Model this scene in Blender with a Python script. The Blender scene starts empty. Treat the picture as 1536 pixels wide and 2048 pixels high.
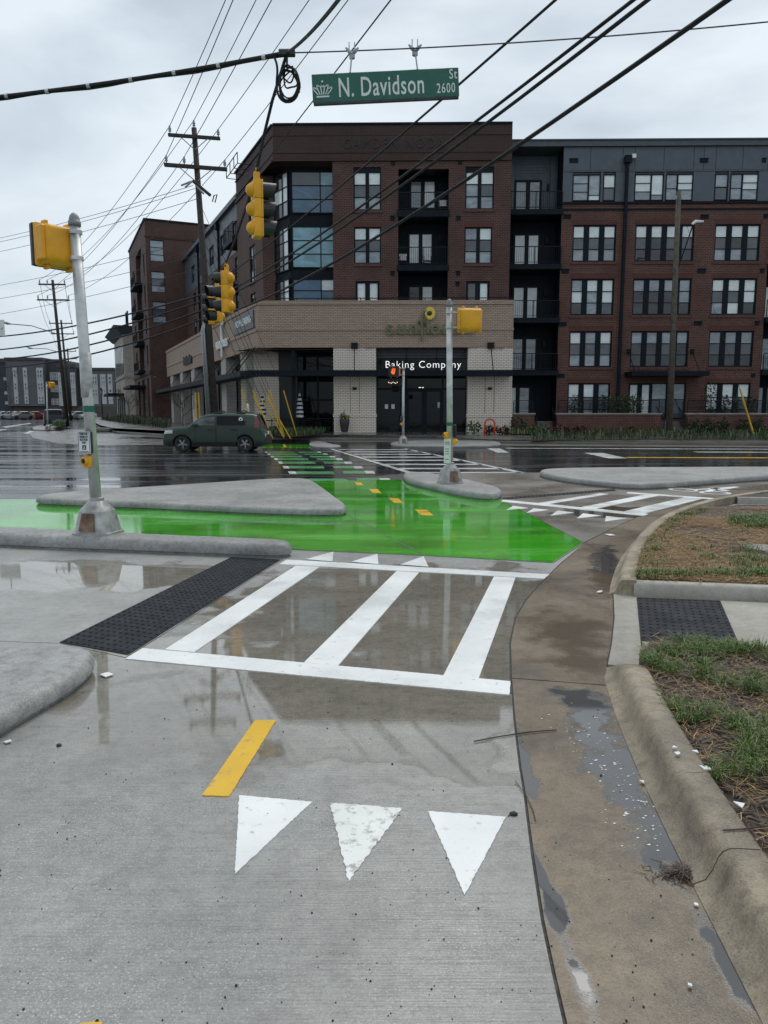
import bpy, bmesh, math, random
from mathutils import Vector, Matrix
from mathutils.geometry import tessellate_polygon
random.seed(11)
SC = bpy.context.scene
COL = SC.collection
R = math.radians

# ------------------------------------------------------------------ camera
FPX, CX, CY, HORIZON, EYE = 1480.0, 768.0, 1024.0, 828.0, 1.55
PITCH = math.atan((CY - HORIZON) / FPX)
cd = bpy.data.cameras.new('camera')
cd.sensor_fit = 'VERTICAL'; cd.sensor_height = 36.0
cd.lens = FPX / 2048.0 * 36.0
cd.clip_start = 0.05; cd.clip_end = 3000
cam = bpy.data.objects.new('camera', cd); COL.objects.link(cam)
cam.location = (0, 0, EYE)
cam.rotation_euler = (R(90) - PITCH, 0, 0)
SC.camera = cam

# ------------------------------------------------------------------ sky, sun, exposure
SUN_EL, SUN_AZ = R(58), R(20)
world = bpy.data.worlds.new('World'); SC.world = world; world.use_nodes = True
wt = world.node_tree
for n in list(wt.nodes): wt.nodes.remove(n)
wo = wt.nodes.new('ShaderNodeOutputWorld'); wb = wt.nodes.new('ShaderNodeBackground')
sky = wt.nodes.new('ShaderNodeTexSky'); sky.sky_type = 'NISHITA'; sky.sun_disc = False
sky.sun_elevation = SUN_EL; sky.sun_rotation = SUN_AZ; sky.air_density = 1.0; sky.dust_density = 4.0
tc = wt.nodes.new('ShaderNodeTexCoord')
mp = wt.nodes.new('ShaderNodeMapping'); mp.inputs['Scale'].default_value = (1.0, 1.0, 2.6)
wt.links.new(tc.outputs['Generated'], mp.inputs['Vector'])
cn = wt.nodes.new('ShaderNodeTexNoise'); cn.inputs['Scale'].default_value = 1.7; cn.inputs['Detail'].default_value = 6
cn.inputs['Roughness'].default_value = 0.5; cn.inputs['Distortion'].default_value = 0.25
wt.links.new(mp.outputs['Vector'], cn.inputs['Vector'])
cr = wt.nodes.new('ShaderNodeValToRGB')
cr.color_ramp.elements[0].position = 0.38; cr.color_ramp.elements[0].color = (4.7, 5.6, 6.5, 1)
cr.color_ramp.elements[1].position = 0.60; cr.color_ramp.elements[1].color = (8.3, 9.2, 9.9, 1)
wt.links.new(cn.outputs['Fac'], cr.inputs['Fac'])
mx = wt.nodes.new('ShaderNodeMix'); mx.data_type = 'RGBA'; mx.inputs['Factor'].default_value = 0.92
wt.links.new(sky.outputs['Color'], mx.inputs['A']); wt.links.new(cr.outputs['Color'], mx.inputs['B'])
wt.links.new(mx.outputs['Result'], wb.inputs['Color']); wb.inputs['Strength'].default_value = 0.1
wt.links.new(wb.outputs['Background'], wo.inputs['Surface'])
sd = bpy.data.lights.new('sun', 'SUN'); sd.energy = 1.4; sd.angle = R(40); sd.color = (1.0, 0.97, 0.92)
so = bpy.data.objects.new('sun', sd); COL.objects.link(so); so.location = (10, 30, 60)
so.rotation_euler = (R(90) - SUN_EL, 0, R(180) - SUN_AZ)
SC.view_settings.view_transform = 'Standard'; SC.view_settings.look = 'None'
SC.view_settings.exposure = 0.0; SC.view_settings.gamma = 1.0; SC.view_settings.use_curve_mapping = False
SC.cycles.use_denoising = True
SC.cycles.max_bounces = 6; SC.cycles.diffuse_bounces = 3; SC.cycles.glossy_bounces = 4
SC.cycles.transmission_bounces = 4; SC.cycles.transparent_max_bounces = 8

# ------------------------------------------------------------------ picture geometry
FW = Vector((0, math.cos(PITCH), -math.sin(PITCH))); UP = Vector((0, math.sin(PITCH), math.cos(PITCH)))
EYEP = Vector((0, 0, EYE))
def ray(px, py): return Vector((1, 0, 0)) * ((px - CX) / FPX) + UP * ((CY - py) / FPX) + FW
def ground_z(y): return 0.0 if y < 40 else min((y - 40) * 0.0075, 0.6)
def G(px, py, z=0.0):
    """the point of the ground (plus z) that is seen at a place in the photograph"""
    d = ray(px, py); zz = z
    for _ in range(12):
        t = (zz - EYE) / min(d.z, -0.004); p = EYEP + d * t; zz = z + ground_z(p.y)
    return Vector((p.x, p.y, zz))
def W(px, py, dist):
    d = ray(px, py); return EYEP + d * (dist / d.y)

class Frame:
    """a wall plane: u along the wall, w outwards, z up"""
    def __init__(s, origin, ang):
        s.o = Vector((origin[0], origin[1], 0)); s.u = Vector((math.cos(ang), math.sin(ang), 0))
        s.n = Vector((s.u.y, -s.u.x, 0))
    def P(s, u, z, w=0.0):
        p = s.o + s.u * u + s.n * w; return Vector((p.x, p.y, z))
    def hit(s, px, py, w=0.0):
        d = ray(px, py); t = ((s.o + s.n * w - EYEP).dot(s.n)) / d.dot(s.n); p = EYEP + d * t
        return (p - s.o).dot(s.u), p.z
    def rect(s, x0, y0, x1, y1, w=0.0):
        xm, ym = (x0 + x1) / 2, (y0 + y1) / 2
        a, b = s.hit(x0, ym, w)[0], s.hit(x1, ym, w)[0]
        return min(a, b), max(a, b), s.hit(xm, y1, w)[1], s.hit(xm, y0, w)[1]

# ------------------------------------------------------------------ mesh helpers
class MB:
    def __init__(s): s.v = []; s.f = []
    def add(s, vs, fs):
        k = len(s.v); s.v += [tuple(v) for v in vs]; s.f += [tuple(i + k for i in f) for f in fs]; return s
    def quad(s, *p): return s.add(p, [tuple(range(len(p)))])
    def hexa(s, b, t):
        n = len(b); fs = [tuple(reversed(range(n))), tuple(range(n, 2 * n))]
        for i in range(n): j = (i + 1) % n; fs.append((i, j, n + j, n + i))
        return s.add(list(b) + list(t), fs)
    def box(s, x0, x1, y0, y1, z0, z1):
        return s.hexa([(x0, y0, z0), (x1, y0, z0), (x1, y1, z0), (x0, y1, z0)], [(x0, y0, z1), (x1, y0, z1), (x1, y1, z1), (x0, y1, z1)])
    def fbox(s, fr, u0, u1, z0, z1, w0, w1):
        P = fr.P
        return s.hexa([P(u0, z0, w1), P(u1, z0, w1), P(u1, z0, w0), P(u0, z0, w0)], [P(u0, z1, w1), P(u1, z1, w1), P(u1, z1, w0), P(u0, z1, w0)])
    def prism(s, poly, z0, z1):
        """poly: points (x, y) in plan; z0, z1 may be functions of the point"""
        a = poly_area(poly); poly = list(poly) if a > 0 else list(reversed(poly)); n = len(poly)
        fz = lambda q, p: q(p) if callable(q) else q
        b = [(p[0], p[1], fz(z0, p)) for p in poly]; t = [(p[0], p[1], fz(z1, p)) for p in poly]
        tri = tessellate_polygon([[Vector(p) for p in t]])
        fs = []
        for c in tri:
            p = [Vector(t[i]).to_2d() for i in c]
            if (p[1] - p[0]).cross(p[2] - p[0]) < 0: c = (c[0], c[2], c[1])
            fs.append(tuple(n + i for i in c))
        for i in range(n): j = (i + 1) % n; fs.append((i, j, n + j, n + i))
        return s.add(b + t, fs)
    def sheet(s, poly, z):
        a = poly_area(poly); poly = list(poly) if a > 0 else list(reversed(poly))
        t = [(p[0], p[1], z(p) if callable(z) else z) for p in poly]
        fs = []
        for c in tessellate_polygon([[Vector((p[0], p[1], 0)) for p in t]]):
            p = [Vector(t[i]).to_2d() for i in c]
            if (p[1] - p[0]).cross(p[2] - p[0]) < 0: c = (c[0], c[2], c[1])
            fs.append(tuple(c))
        return s.add(t, fs)
    def tube(s, pts, r, n=6, cap=True):
        pts = [Vector(p) for p in pts]; rr = r if isinstance(r, (list, tuple)) else [r] * len(pts)
        ref = None; vs = []; m = len(pts)
        for i, p in enumerate(pts):
            t = (pts[min(i + 1, m - 1)] - pts[max(i - 1, 0)]).normalized()
            if ref is None:
                ref = Vector((0, 0, 1)) if abs(t.z) < 0.9 else Vector((1, 0, 0))
            a = t.cross(ref)
            if a.length < 1e-4: a = t.cross(Vector((0.3, 1, 0.2)))
            a.normalize(); b = a.cross(t).normalized(); ref = b
            for k in range(n):
                q = 2 * math.pi * k / n; vs.append(p + (a * math.cos(q) + b * math.sin(q)) * rr[i])
        fs = []
        for i in range(m - 1):
            for k in range(n):
                l = (k + 1) % n; fs.append((i * n + k, (i + 1) * n + k, (i + 1) * n + l, i * n + l))
        if cap: fs += [tuple(range(n)), tuple(reversed(range((m - 1) * n, m * n)))]
        return s.add(vs, fs)
    def lathe(s, prof, c=(0, 0, 0), n=20, M=None, cap=True):
        """prof: (radius, height) upwards; M an optional matrix"""
        vs = []
        for (r, h) in prof:
            for k in range(n):
                q = 2 * math.pi * k / n; p = Vector((r * math.cos(q), r * math.sin(q), h))
                if M is not None: p = M @ p
                vs.append(p + Vector(c))
        fs = []; m = len(prof)
        for i in range(m - 1):
            for k in range(n):
                l = (k + 1) % n; fs.append((i * n + k, i * n + l, (i + 1) * n + l, (i + 1) * n + k))
        if cap: fs += [tuple(reversed(range(n))), tuple(range((m - 1) * n, m * n))]
        return s.add(vs, fs)
    def rbox(s, x0, x1, y0, y1, z0, z1, r=0.02, seg=2, M=None):
        bm = bmesh.new(); bmesh.ops.create_cube(bm, size=1)
        for v in bm.verts: v.co = Vector(((x0 + x1) / 2 + v.co.x * (x1 - x0), (y0 + y1) / 2 + v.co.y * (y1 - y0), (z0 + z1) / 2 + v.co.z * (z1 - z0)))
        bmesh.ops.bevel(bm, geom=bm.edges[:], offset=r, segments=seg, affect='EDGES', profile=0.5)
        bm.verts.index_update()
        vs = [(M @ v.co if M is not None else v.co.copy()) for v in bm.verts]; fs = [tuple(v.index for v in f.verts) for f in bm.faces]
        bm.free(); return s.add(vs, fs)
    def build(s, name, m, parent=None, smooth=False, noflip=False):
        me = bpy.data.meshes.new(name); off = Vector(parent['_base']) if parent is not None and '_base' in parent else Vector((0, 0, 0))
        me.from_pydata([tuple(Vector(v) - off) for v in s.v], [], s.f); me.update()
        uv = me.uv_layers.new(name='UVMap'); Z = Vector((0, 0, 1))
        co = [Vector(v) for v in s.v]
        for p in me.polygons:
            n = p.normal
            if abs(n.z) > 0.8:
                for li in p.loop_indices: c = co[me.loops[li].vertex_index]; uv.data[li].uv = (c.x, c.y)
            else:
                t = Z.cross(n); t.normalize()
                for li in p.loop_indices: c = co[me.loops[li].vertex_index]; uv.data[li].uv = (c.dot(t), c.z)
        if smooth:
            me.polygons.foreach_set('use_smooth', [True] * len(me.polygons))
        me.materials.append(m)
        o = bpy.data.objects.new(name, me); COL.objects.link(o)
        if parent is not None:
            o.parent = parent; o['_base'] = parent['_base'] if '_base' in parent else (0.0, 0.0, 0.0)
        return o
def poly_area(p): return sum(p[i][0] * p[(i + 1) % len(p)][1] - p[(i + 1) % len(p)][0] * p[i][1] for i in range(len(p))) / 2
def chaikin(poly, it=2, closed=True):
    p = [Vector((q[0], q[1])) for q in poly]
    for _ in range(it):
        o = []
        n = len(p)
        rng = range(n) if closed else range(n - 1)
        if not closed: o.append(p[0])
        for i in rng:
            a, b = p[i], p[(i + 1) % n]; o += [a * 0.75 + b * 0.25, a * 0.25 + b * 0.75]
        if not closed: o.append(p[-1])
        p = o
    return p
def inset(poly, d):
    """moves every side of a closed outline inwards"""
    p = [Vector((q[0], q[1])) for q in poly]
    if poly_area(p) < 0: p.reverse()
    out = []; n = len(p)
    for i in range(n):
        a, b, c = p[i - 1], p[i], p[(i + 1) % n]
        e1 = (b - a); e2 = (c - b)
        if e1.length < 1e-6 or e2.length < 1e-6: out.append(b.copy()); continue
        e1.normalize(); e2.normalize()
        n1 = Vector((-e1.y, e1.x)); n2 = Vector((-e2.y, e2.x)); m = n1 + n2
        if m.length < 1e-6: m = n1.copy()
        m.normalize(); k = max(0.5, m.dot(n1)); out.append(b + m * (d / k))
    return out
def mound(poly, h, r, mb=None, z0=-0.02, crown=0.0, base=None):
    """a raised island with a rounded edge"""
    mb = mb or MB(); p = [Vector((q[0], q[1])) for q in poly]
    if poly_area(p) < 0: p.reverse()
    rings = [(0.035, z0), (0.035, 0.032), (0.004, 0.045), (0, h - r)]   # the foot is undercut
    for k in range(1, 5):
        q = math.pi / 2 * k / 4; rings.append((r * (1 - math.cos(q)), h - r + r * math.sin(q)))
    vs = []; n = len(p); prev = None
    bz = base or (lambda y: 0.0)
    for d, z in rings:
        rp = inset(p, d) if d > 0 else p
        vs += [(q.x, q.y, z + bz(q.y)) for q in rp]
    fs = []
    for i in range(len(rings) - 1):
        for k in range(n):
            l = (k + 1) % n; fs.append((i * n + k, i * n + l, (i + 1) * n + l, (i + 1) * n + k))
    mb.add(vs, fs)
    top = inset(p, rings[-1][0]); mb.sheet([(q.x, q.y) for q in top], lambda q: h + bz(q[1]))
    return mb
def sweep(path, prof, mb=None, z=None, cap=True):
    """prof: (offset to the right of the path, height)"""
    mb = mb or MB(); path = [Vector((p[0], p[1])) for p in path]; n = len(prof); m = len(path); vs = []
    for i, p in enumerate(path):
        t = (path[min(i + 1, m - 1)] - path[max(i - 1, 0)]).normalized(); nr = Vector((t.y, -t.x))
        hz = z(i / (m - 1)) if z else 1.0
        for (o, h) in prof: q = p + nr * o; vs.append((q.x, q.y, h * hz if h > 0 else h))
    fs = []
    for i in range(m - 1):
        for k in range(n - 1): fs.append((i * n + k, (i + 1) * n + k, (i + 1) * n + k + 1, i * n + k + 1))
    if cap: fs += [tuple(range(n)), tuple(reversed(range((m - 1) * n, m * n)))]
    return mb.add(vs, fs)
def resample(path, step):
    path = [Vector((p[0], p[1])) for p in path]; out = [path[0]]
    for a, b in zip(path, path[1:]):
        k = max(1, int((b - a).length / step))
        for i in range(1, k + 1): out.append(a.lerp(b, i / k))
    return out

# ------------------------------------------------------------------ things
def thing(name, label, cat, loc=(0, 0, 0), group=None, kind=None):
    o = bpy.data.objects.new(name, None); COL.objects.link(o); o.location = loc; o['_base'] = tuple(loc)
    o.empty_display_size = 0.2
    return tag(o, label, cat, group, kind)
def tag(o, label=None, cat=None, group=None, kind=None):
    if label: o['label'] = label
    if cat: o['category'] = cat
    if group: o['group'] = group
    if kind: o['kind'] = kind
    return o
def structure(o): o['kind'] = 'structure'; return o
def root_structure(name):
    o = bpy.data.objects.new(name, None); COL.objects.link(o); o['_base'] = (0.0, 0.0, 0.0); o['kind'] = 'structure'; return o
def copy_tree(o, parent=None):
    c = o.copy(); COL.objects.link(c); c.parent = parent
    for ch in [x for x in bpy.data.objects if x.parent == o]: copy_tree(ch, c)
    return c
def text_mesh(body, size, M, name, m, parent=None, depth=0.01, sx=1.0, align='LEFT', bold=0.0, space=1.0):
    cu = bpy.data.curves.new('lettering', 'FONT'); cu.body = body; cu.size = size; cu.extrude = depth; cu.align_x = align
    cu.offset = bold; cu.space_character = space; cu.resolution_u = 3
    to = bpy.data.objects.new('lettering', cu); COL.objects.link(to)
    dg = bpy.context.evaluated_depsgraph_get(); me = to.evaluated_get(dg).to_mesh()
    vs = [M @ Vector((v.co.x * sx, v.co.y, v.co.z)) for v in me.vertices]; fs = [tuple(p.vertices) for p in me.polygons]
    to.evaluated_get(dg).to_mesh_clear(); bpy.data.objects.remove(to); bpy.data.curves.remove(cu)
    root = list(range(len(vs)))                     # every letter is a piece of its own
    def find(i):
        while root[i] != i: root[i] = root[root[i]]; i = root[i]
        return i
    for f in fs:
        for i in f[1:]: root[find(i)] = find(f[0])
    groups = {}
    for f in fs: groups.setdefault(find(f[0]), []).append(f)
    out = []
    for g in groups.values():
        ids = sorted({i for f in g for i in f}); k = {i: n for n, i in enumerate(ids)}
        out.append(MB().add([vs[i] for i in ids], [tuple(k[i] for i in f) for f in g]).build('letter', m, parent))
    return out
def wall_matrix(fr, u, z, w):
    """lettering matrix: x along the wall, y up, z outwards"""
    p = fr.P(u, z, w)
    return Matrix(((fr.u.x, 0, fr.n.x, p.x), (fr.u.y, 0, fr.n.y, p.y), (0, 1, 0, p.z), (0, 0, 0, 1)))

# ------------------------------------------------------------------ materials
def new_mat(name):
    m = bpy.data.materials.new(name); m.use_nodes = True; nt = m.node_tree
    return m, nt, nt.nodes['Principled BSDF']
def N(nt, t, **kw):
    n = nt.nodes.new(t)
    for k, v in kw.items():
        if k in n.inputs: n.inputs[k].default_value = v
        else: setattr(n, k, v)
    return n
def L(nt, a, b): nt.links.new(a, b)
def position(nt, scale=(1, 1, 1), rot=0.0):
    g = N(nt, 'ShaderNodeNewGeometry'); mp = N(nt, 'ShaderNodeMapping')
    mp.inputs['Scale'].default_value = scale; mp.inputs['Rotation'].default_value = (0, 0, rot)
    L(nt, g.outputs['Position'], mp.inputs['Vector']); return mp.outputs['Vector']
def objspace(nt, scale=(1, 1, 1)):
    g = N(nt, 'ShaderNodeTexCoord'); mp = N(nt, 'ShaderNodeMapping'); mp.inputs['Scale'].default_value = scale
    L(nt, g.outputs['Object'], mp.inputs['Vector']); return mp.outputs['Vector']
def noise(nt, vec, scale, detail=4, rough=0.55, dist=0.0):
    n = N(nt, 'ShaderNodeTexNoise'); n.inputs['Scale'].default_value = scale; n.inputs['Detail'].default_value = detail
    n.inputs['Roughness'].default_value = rough; n.inputs['Distortion'].default_value = dist
    if vec is not None: L(nt, vec, n.inputs['Vector'])
    return n.outputs['Fac']
def ramp(nt, fac, stops):
    r = N(nt, 'ShaderNodeValToRGB'); e = r.color_ramp.elements
    while len(e) < len(stops): e.new(0.5)
    for i, (p, c) in enumerate(stops):
        e[i].position = p; e[i].color = (c, c, c, 1) if not isinstance(c, (tuple, list)) else (c[0], c[1], c[2], 1)
    L(nt, fac, r.inputs['Fac']); return r.outputs['Color']
def mixc(nt, f, a, b, mode='MIX'):
    m = N(nt, 'ShaderNodeMix', data_type='RGBA', blend_type=mode)
    if isinstance(f, (int, float)): m.inputs['Factor'].default_value = f
    else: L(nt, f, m.inputs['Factor'])
    for k, x in (('A', a), ('B', b)):
        if isinstance(x, (tuple, list)): m.inputs[k].default_value = (x[0], x[1], x[2], 1)
        else: L(nt, x, m.inputs[k])
    return m.outputs['Result']
def math_(nt, op, a, b=None, clamp=False):
    m = N(nt, 'ShaderNodeMath', operation=op); m.use_clamp = clamp
    for i, x in enumerate((a, b)):
        if x is None: continue
        if isinstance(x, (int, float)): m.inputs[i].default_value = x
        else: L(nt, x, m.inputs[i])
    return m.outputs[0]
def bump(nt, bsdf, h, strength=0.3, dist=0.01, prev=None):
    b = N(nt, 'ShaderNodeBump'); b.inputs['Distance'].default_value = dist
    if isinstance(strength, (int, float)): b.inputs['Strength'].default_value = strength
    else: L(nt, strength, b.inputs['Strength'])
    L(nt, h, b.inputs['Height'])
    if prev is not None: L(nt, prev, b.inputs['Normal'])
    L(nt, b.outputs['Normal'], bsdf.inputs['Normal']); return b.outputs['Normal']
def blobs(nt, spots, soft=1.0, freq=1.9, amp=1.6):
    """a mask of wet pools with an uneven outline: spots are (x, y, rx, ry, angle)"""
    g = N(nt, 'ShaderNodeNewGeometry')
    nz = N(nt, 'ShaderNodeTexNoise'); nz.inputs['Scale'].default_value = freq; nz.inputs['Detail'].default_value = 5
    L(nt, g.outputs['Position'], nz.inputs['Vector']); cur = None
    for (x, y, rx, ry, an) in spots:
        mp = N(nt, 'ShaderNodeMapping', vector_type='TEXTURE')
        mp.inputs['Location'].default_value = (x, y, 0); mp.inputs['Rotation'].default_value = (0, 0, an); mp.inputs['Scale'].default_value = (rx, ry, 1000)
        L(nt, g.outputs['Position'], mp.inputs['Vector'])
        ln = N(nt, 'ShaderNodeVectorMath', operation='LENGTH'); L(nt, mp.outputs['Vector'], ln.inputs[0])
        v = math_(nt, 'SUBTRACT', 1.0, ln.outputs['Value'])
        cur = v if cur is None else math_(nt, 'MAXIMUM', cur, v)
    v = math_(nt, 'ADD', cur, math_(nt, 'MULTIPLY', math_(nt, 'SUBTRACT', nz.outputs['Fac'], 0.5), amp))
    return math_(nt, 'MULTIPLY', v, 6.0 / soft, clamp=True)
def plain(name, c, rough=0.5, metal=0.0, var=0.15, scale=6.0, bmp=0.0, emit=None, coat=0.0, spec=0.5, obj=False, detail=4):
    m, nt, b = new_mat(name)
    vec = objspace(nt) if obj else position(nt)
    f = noise(nt, vec, scale, detail)
    lo = tuple(x * (1 - var) for x in c); hi = tuple(min(1, x * (1 + var)) for x in c)
    L(nt, ramp(nt, f, [(0.3, lo), (0.7, hi)]), b.inputs['Base Color'])
    b.inputs['Metallic'].default_value = metal; b.inputs['Coat Weight'].default_value = coat; b.inputs['Coat Roughness'].default_value = 0.05
    b.inputs['Specular IOR Level'].default_value = spec
    L(nt, ramp(nt, noise(nt, vec, scale * 2.3, 3), [(0.3, rough * 0.8), (0.7, min(1, rough * 1.2))]), b.inputs['Roughness'])
    if bmp: bump(nt, b, noise(nt, vec, scale * 8, 3), bmp, 0.01)
    if emit:
        b.inputs['Emission Color'].default_value = (emit[0], emit[1], emit[2], 1); b.inputs['Emission Strength'].default_value = emit[3]
    return m
def brick_mat(name, c1, c2, mortar, bw=0.29, bh=0.104, ms=0.013, tone=None, lime=None):
    m, nt, b = new_mat(name)
    t = N(nt, 'ShaderNodeTexCoord'); bt = N(nt, 'ShaderNodeTexBrick')
    L(nt, t.outputs['UV'], bt.inputs['Vector'])
    bt.inputs['Scale'].default_value = 1.0; bt.inputs['Brick Width'].default_value = bw; bt.inputs['Row Height'].default_value = bh
    bt.inputs['Mortar Size'].default_value = ms; bt.inputs['Mortar Smooth'].default_value = 0.3; bt.inputs['Bias'].default_value = -0.2
    bt.inputs['Color1'].default_value = (*c1, 1); bt.inputs['Color2'].default_value = (*c2, 1); bt.inputs['Mortar'].default_value = (*mortar, 1)
    pos = position(nt)
    col = mixc(nt, ramp(nt, noise(nt, pos, 0.7, 5), [(0.35, 0.0), (0.75, 0.55)]), bt.outputs['Color'], tone or tuple(x * 0.6 for x in c1))
    if lime is not None:   # pale lime wash below a height, with a ragged upper border
        g = N(nt, 'ShaderNodeNewGeometry'); sp = N(nt, 'ShaderNodeSeparateXYZ'); L(nt, g.outputs['Position'], sp.inputs[0])
        hz = math_(nt, 'ADD', sp.outputs['Z'], math_(nt, 'MULTIPLY', noise(nt, pos, 0.9, 5), 1.1))
        f = math_(nt, 'MULTIPLY', math_(nt, 'SUBTRACT', lime + 0.55, hz), 6.0, clamp=True)
        col = mixc(nt, math_(nt, 'MULTIPLY', f, 0.8), col, mixc(nt, bt.outputs['Fac'], (0.86, 0.775, 0.68), (0.27, 0.225, 0.19)))
    L(nt, col, b.inputs['Base Color']); b.inputs['Roughness'].default_value = 0.75
    bump(nt, b, bt.outputs['Fac'], 0.6, -0.008)
    return m
def glass_mat(name, c, rough=0.03, var=0.25, ior=1.6):
    m, nt, b = new_mat(name); v = position(nt, (0.6, 0.6, 1.5)); f = noise(nt, v, 1.1, 5, 0.6, 1.2)
    L(nt, ramp(nt, f, [(0.35, tuple(x * (1 - var) for x in c)), (0.65, tuple(min(1, x * (1 + var)) for x in c))]), b.inputs['Base Color'])
    b.inputs['Roughness'].default_value = rough; b.inputs['IOR'].default_value = ior
    bump(nt, b, noise(nt, position(nt), 0.9, 2), 0.12, 0.02)
    return m

# where water stands (metres)
POOLS = [(0.30, 5.75, 1.85, 1.85, 0.0), (-0.2, 4.0, 1.6, 1.05, 0.0), (-2.75, 7.0, 1.9, 0.7, 0.0), (-0.5, 4.25, 1.1, 0.45, 0.15), (1.6, 9.5, 1.3, 0.6, 0), (-1.4, 4.6, 0.9, 0.5, 0)]
def concrete(name, c, pools=None, pool_col=None, stains=None, soft=1.0, broom=0.0, wetness=0.35, speck=1.0, dark=None, pool_dark=0.84, grit=0.12):
    m, nt, b = new_mat(name); pos = position(nt)
    big = noise(nt, pos, 0.55, 5, 0.6); mid = noise(nt, pos, 4.0, 5, 0.65); fine = noise(nt, pos, 120.0, 2, 0.8)
    col = ramp(nt, big, [(0.3, tuple(x * 0.74 for x in c)), (0.7, tuple(x * 1.16 for x in c))])
    col = mixc(nt, 0.55, col, ramp(nt, mid, [(0.3, 0.52), (0.7, 1.0)]), 'MULTIPLY')
    if dark is not None: col = mixc(nt, ramp(nt, noise(nt, pos, 1.3, 6, 0.7), [(0.46, 0.0), (0.62, 0.8)]), col, dark)
    col = mixc(nt, 0.35 * speck, col, ramp(nt, fine, [(0.3, 0.25), (0.52, 0.9), (0.7, 1.0)]), 'MULTIPLY')
    gm = ramp(nt, noise(nt, pos, 150.0, 3, 0.75), [(0.55, 0.0), (0.66, 1.0)])
    mott = noise(nt, pos, 17.0, 5, 0.7); col = mixc(nt, 0.4 * speck, col, ramp(nt, mott, [(0.34, 0.55), (0.55, 1.0)]), 'MULTIPLY')
    patch = ramp(nt, noise(nt, pos, 1.4, 5), [(0.36, 0.08), (0.66, 1.0)])
    gm = math_(nt, 'MULTIPLY', gm, patch)
    col = mixc(nt, math_(nt, 'MULTIPLY', gm, grit), col, (0.75, 0.74, 0.71))
    wet = ramp(nt, noise(nt, pos, 0.8, 4), [(0.38, 0.0), (0.62, 1.0)])
    rough = mixc(nt, wet, (wetness + 0.22,) * 3, (wetness,) * 3)
    hgt = math_(nt, 'ADD', fine, math_(nt, 'MULTIPLY', noise(nt, pos, 300.0, 2, 0.8), 0.5))
    if broom:
        bl = noise(nt, position(nt, (2.5, 130.0, 1.0), 0.04), 1.0, 3, 0.6)
        col = mixc(nt, 0.30, col, ramp(nt, bl, [(0.35, 0.45), (0.55, 1.0)]), 'MULTIPLY')
        hgt = math_(nt, 'ADD', hgt, math_(nt, 'MULTIPLY', bl, broom))
    st = 0.35
    if stains:
        sm = blobs(nt, stains, 4.0, 3.5, 2.6); col = mixc(nt, math_(nt, 'MULTIPLY', sm, 0.85), col, (0.085, 0.052, 0.026)); rough = mixc(nt, sm, rough, (0.07,) * 3)
    if pools:
        pm = blobs(nt, pools, soft, 1.9 if not pool_col else 6.0, 1.6 if not pool_col else 2.8)
        col = mixc(nt, pm, col, pool_col or mixc(nt, 1.0, col, (pool_dark, pool_dark * 0.93, pool_dark * 0.82), 'MULTIPLY'))
        rough = mixc(nt, pm, rough, (0.018,) * 3)
        st = math_(nt, 'SUBTRACT', 0.35, math_(nt, 'MULTIPLY', pm, 0.346)); L(nt, math_(nt, 'ADD', 0.5, math_(nt, 'MULTIPLY', pm, 0.4)), b.inputs['Specular IOR Level'])
    L(nt, col, b.inputs['Base Color']); L(nt, rough, b.inputs['Roughness'])
    if pools and not pool_col: b.inputs['IOR'].default_value = 1.7
    bump(nt, b, hgt, st, 0.004)
    return m
def asphalt(name):
    m, nt, b = new_mat(name); pos = position(nt)
    band = noise(nt, position(nt, (0.10, 1.1, 1)), 1.0, 5, 0.6)
    band2 = noise(nt, position(nt, (0.30, 2.6, 1)), 1.0, 4, 0.6)
    f = math_(nt, 'ADD', math_(nt, 'MULTIPLY', band, 0.6), math_(nt, 'MULTIPLY', band2, 0.4))
    L(nt, mixc(nt, ramp(nt, noise(nt, pos, 1.2, 6), [(0.3, 0.0), (0.7, 1.0)]), (0.017, 0.018, 0.021), (0.034, 0.035, 0.038)), b.inputs['Base Color'])
    L(nt, ramp(nt, f, [(0.38, 0.035), (0.50, 0.12), (0.60, 0.34)]), b.inputs['Roughness'])
    st = ramp(nt, f, [(0.40, 0.010), (0.60, 0.30)])
    n1 = bump(nt, b, noise(nt, pos, 60.0, 3, 0.7), st, 0.006)
    bump(nt, b, noise(nt, position(nt, (0.4, 2.2, 1)), 1.0, 3), 0.10, 0.02, n1)
    return m
def paint(name, c, wear=0.25, rough=0.45, under=(0.20, 0.195, 0.185), scale=22.0, pools=None, wet=False, edge=0.66):
    m, nt, b = new_mat(name); pos = position(nt)
    col = mixc(nt, 0.45, c, ramp(nt, noise(nt, pos, 3.0, 5), [(0.3, 0.72), (0.7, 1.0)]), 'MULTIPLY')
    wr = ramp(nt, noise(nt, pos, scale, 6, 0.72), [(edge - wear * 0.3, 0.0), (edge + 0.05, 1.0)])
    col = mixc(nt, math_(nt, 'MULTIPLY', wr, wear * 3), col, under)
    L(nt, col, b.inputs['Base Color'])
    rg = ramp(nt, noise(nt, pos, 1.4, 4), [(0.38, rough * 0.4), (0.62, rough)])
    st = 0.2
    if pools: pm = blobs(nt, pools); rg = mixc(nt, pm, rg, (0.04,) * 3); st = math_(nt, 'SUBTRACT', 0.2, math_(nt, 'MULTIPLY', pm, 0.19))
    L(nt, rg, b.inputs['Roughness'])
    bump(nt, b, noise(nt, pos, 90.0, 3, 0.7), st, 0.003)
    return m
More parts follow.
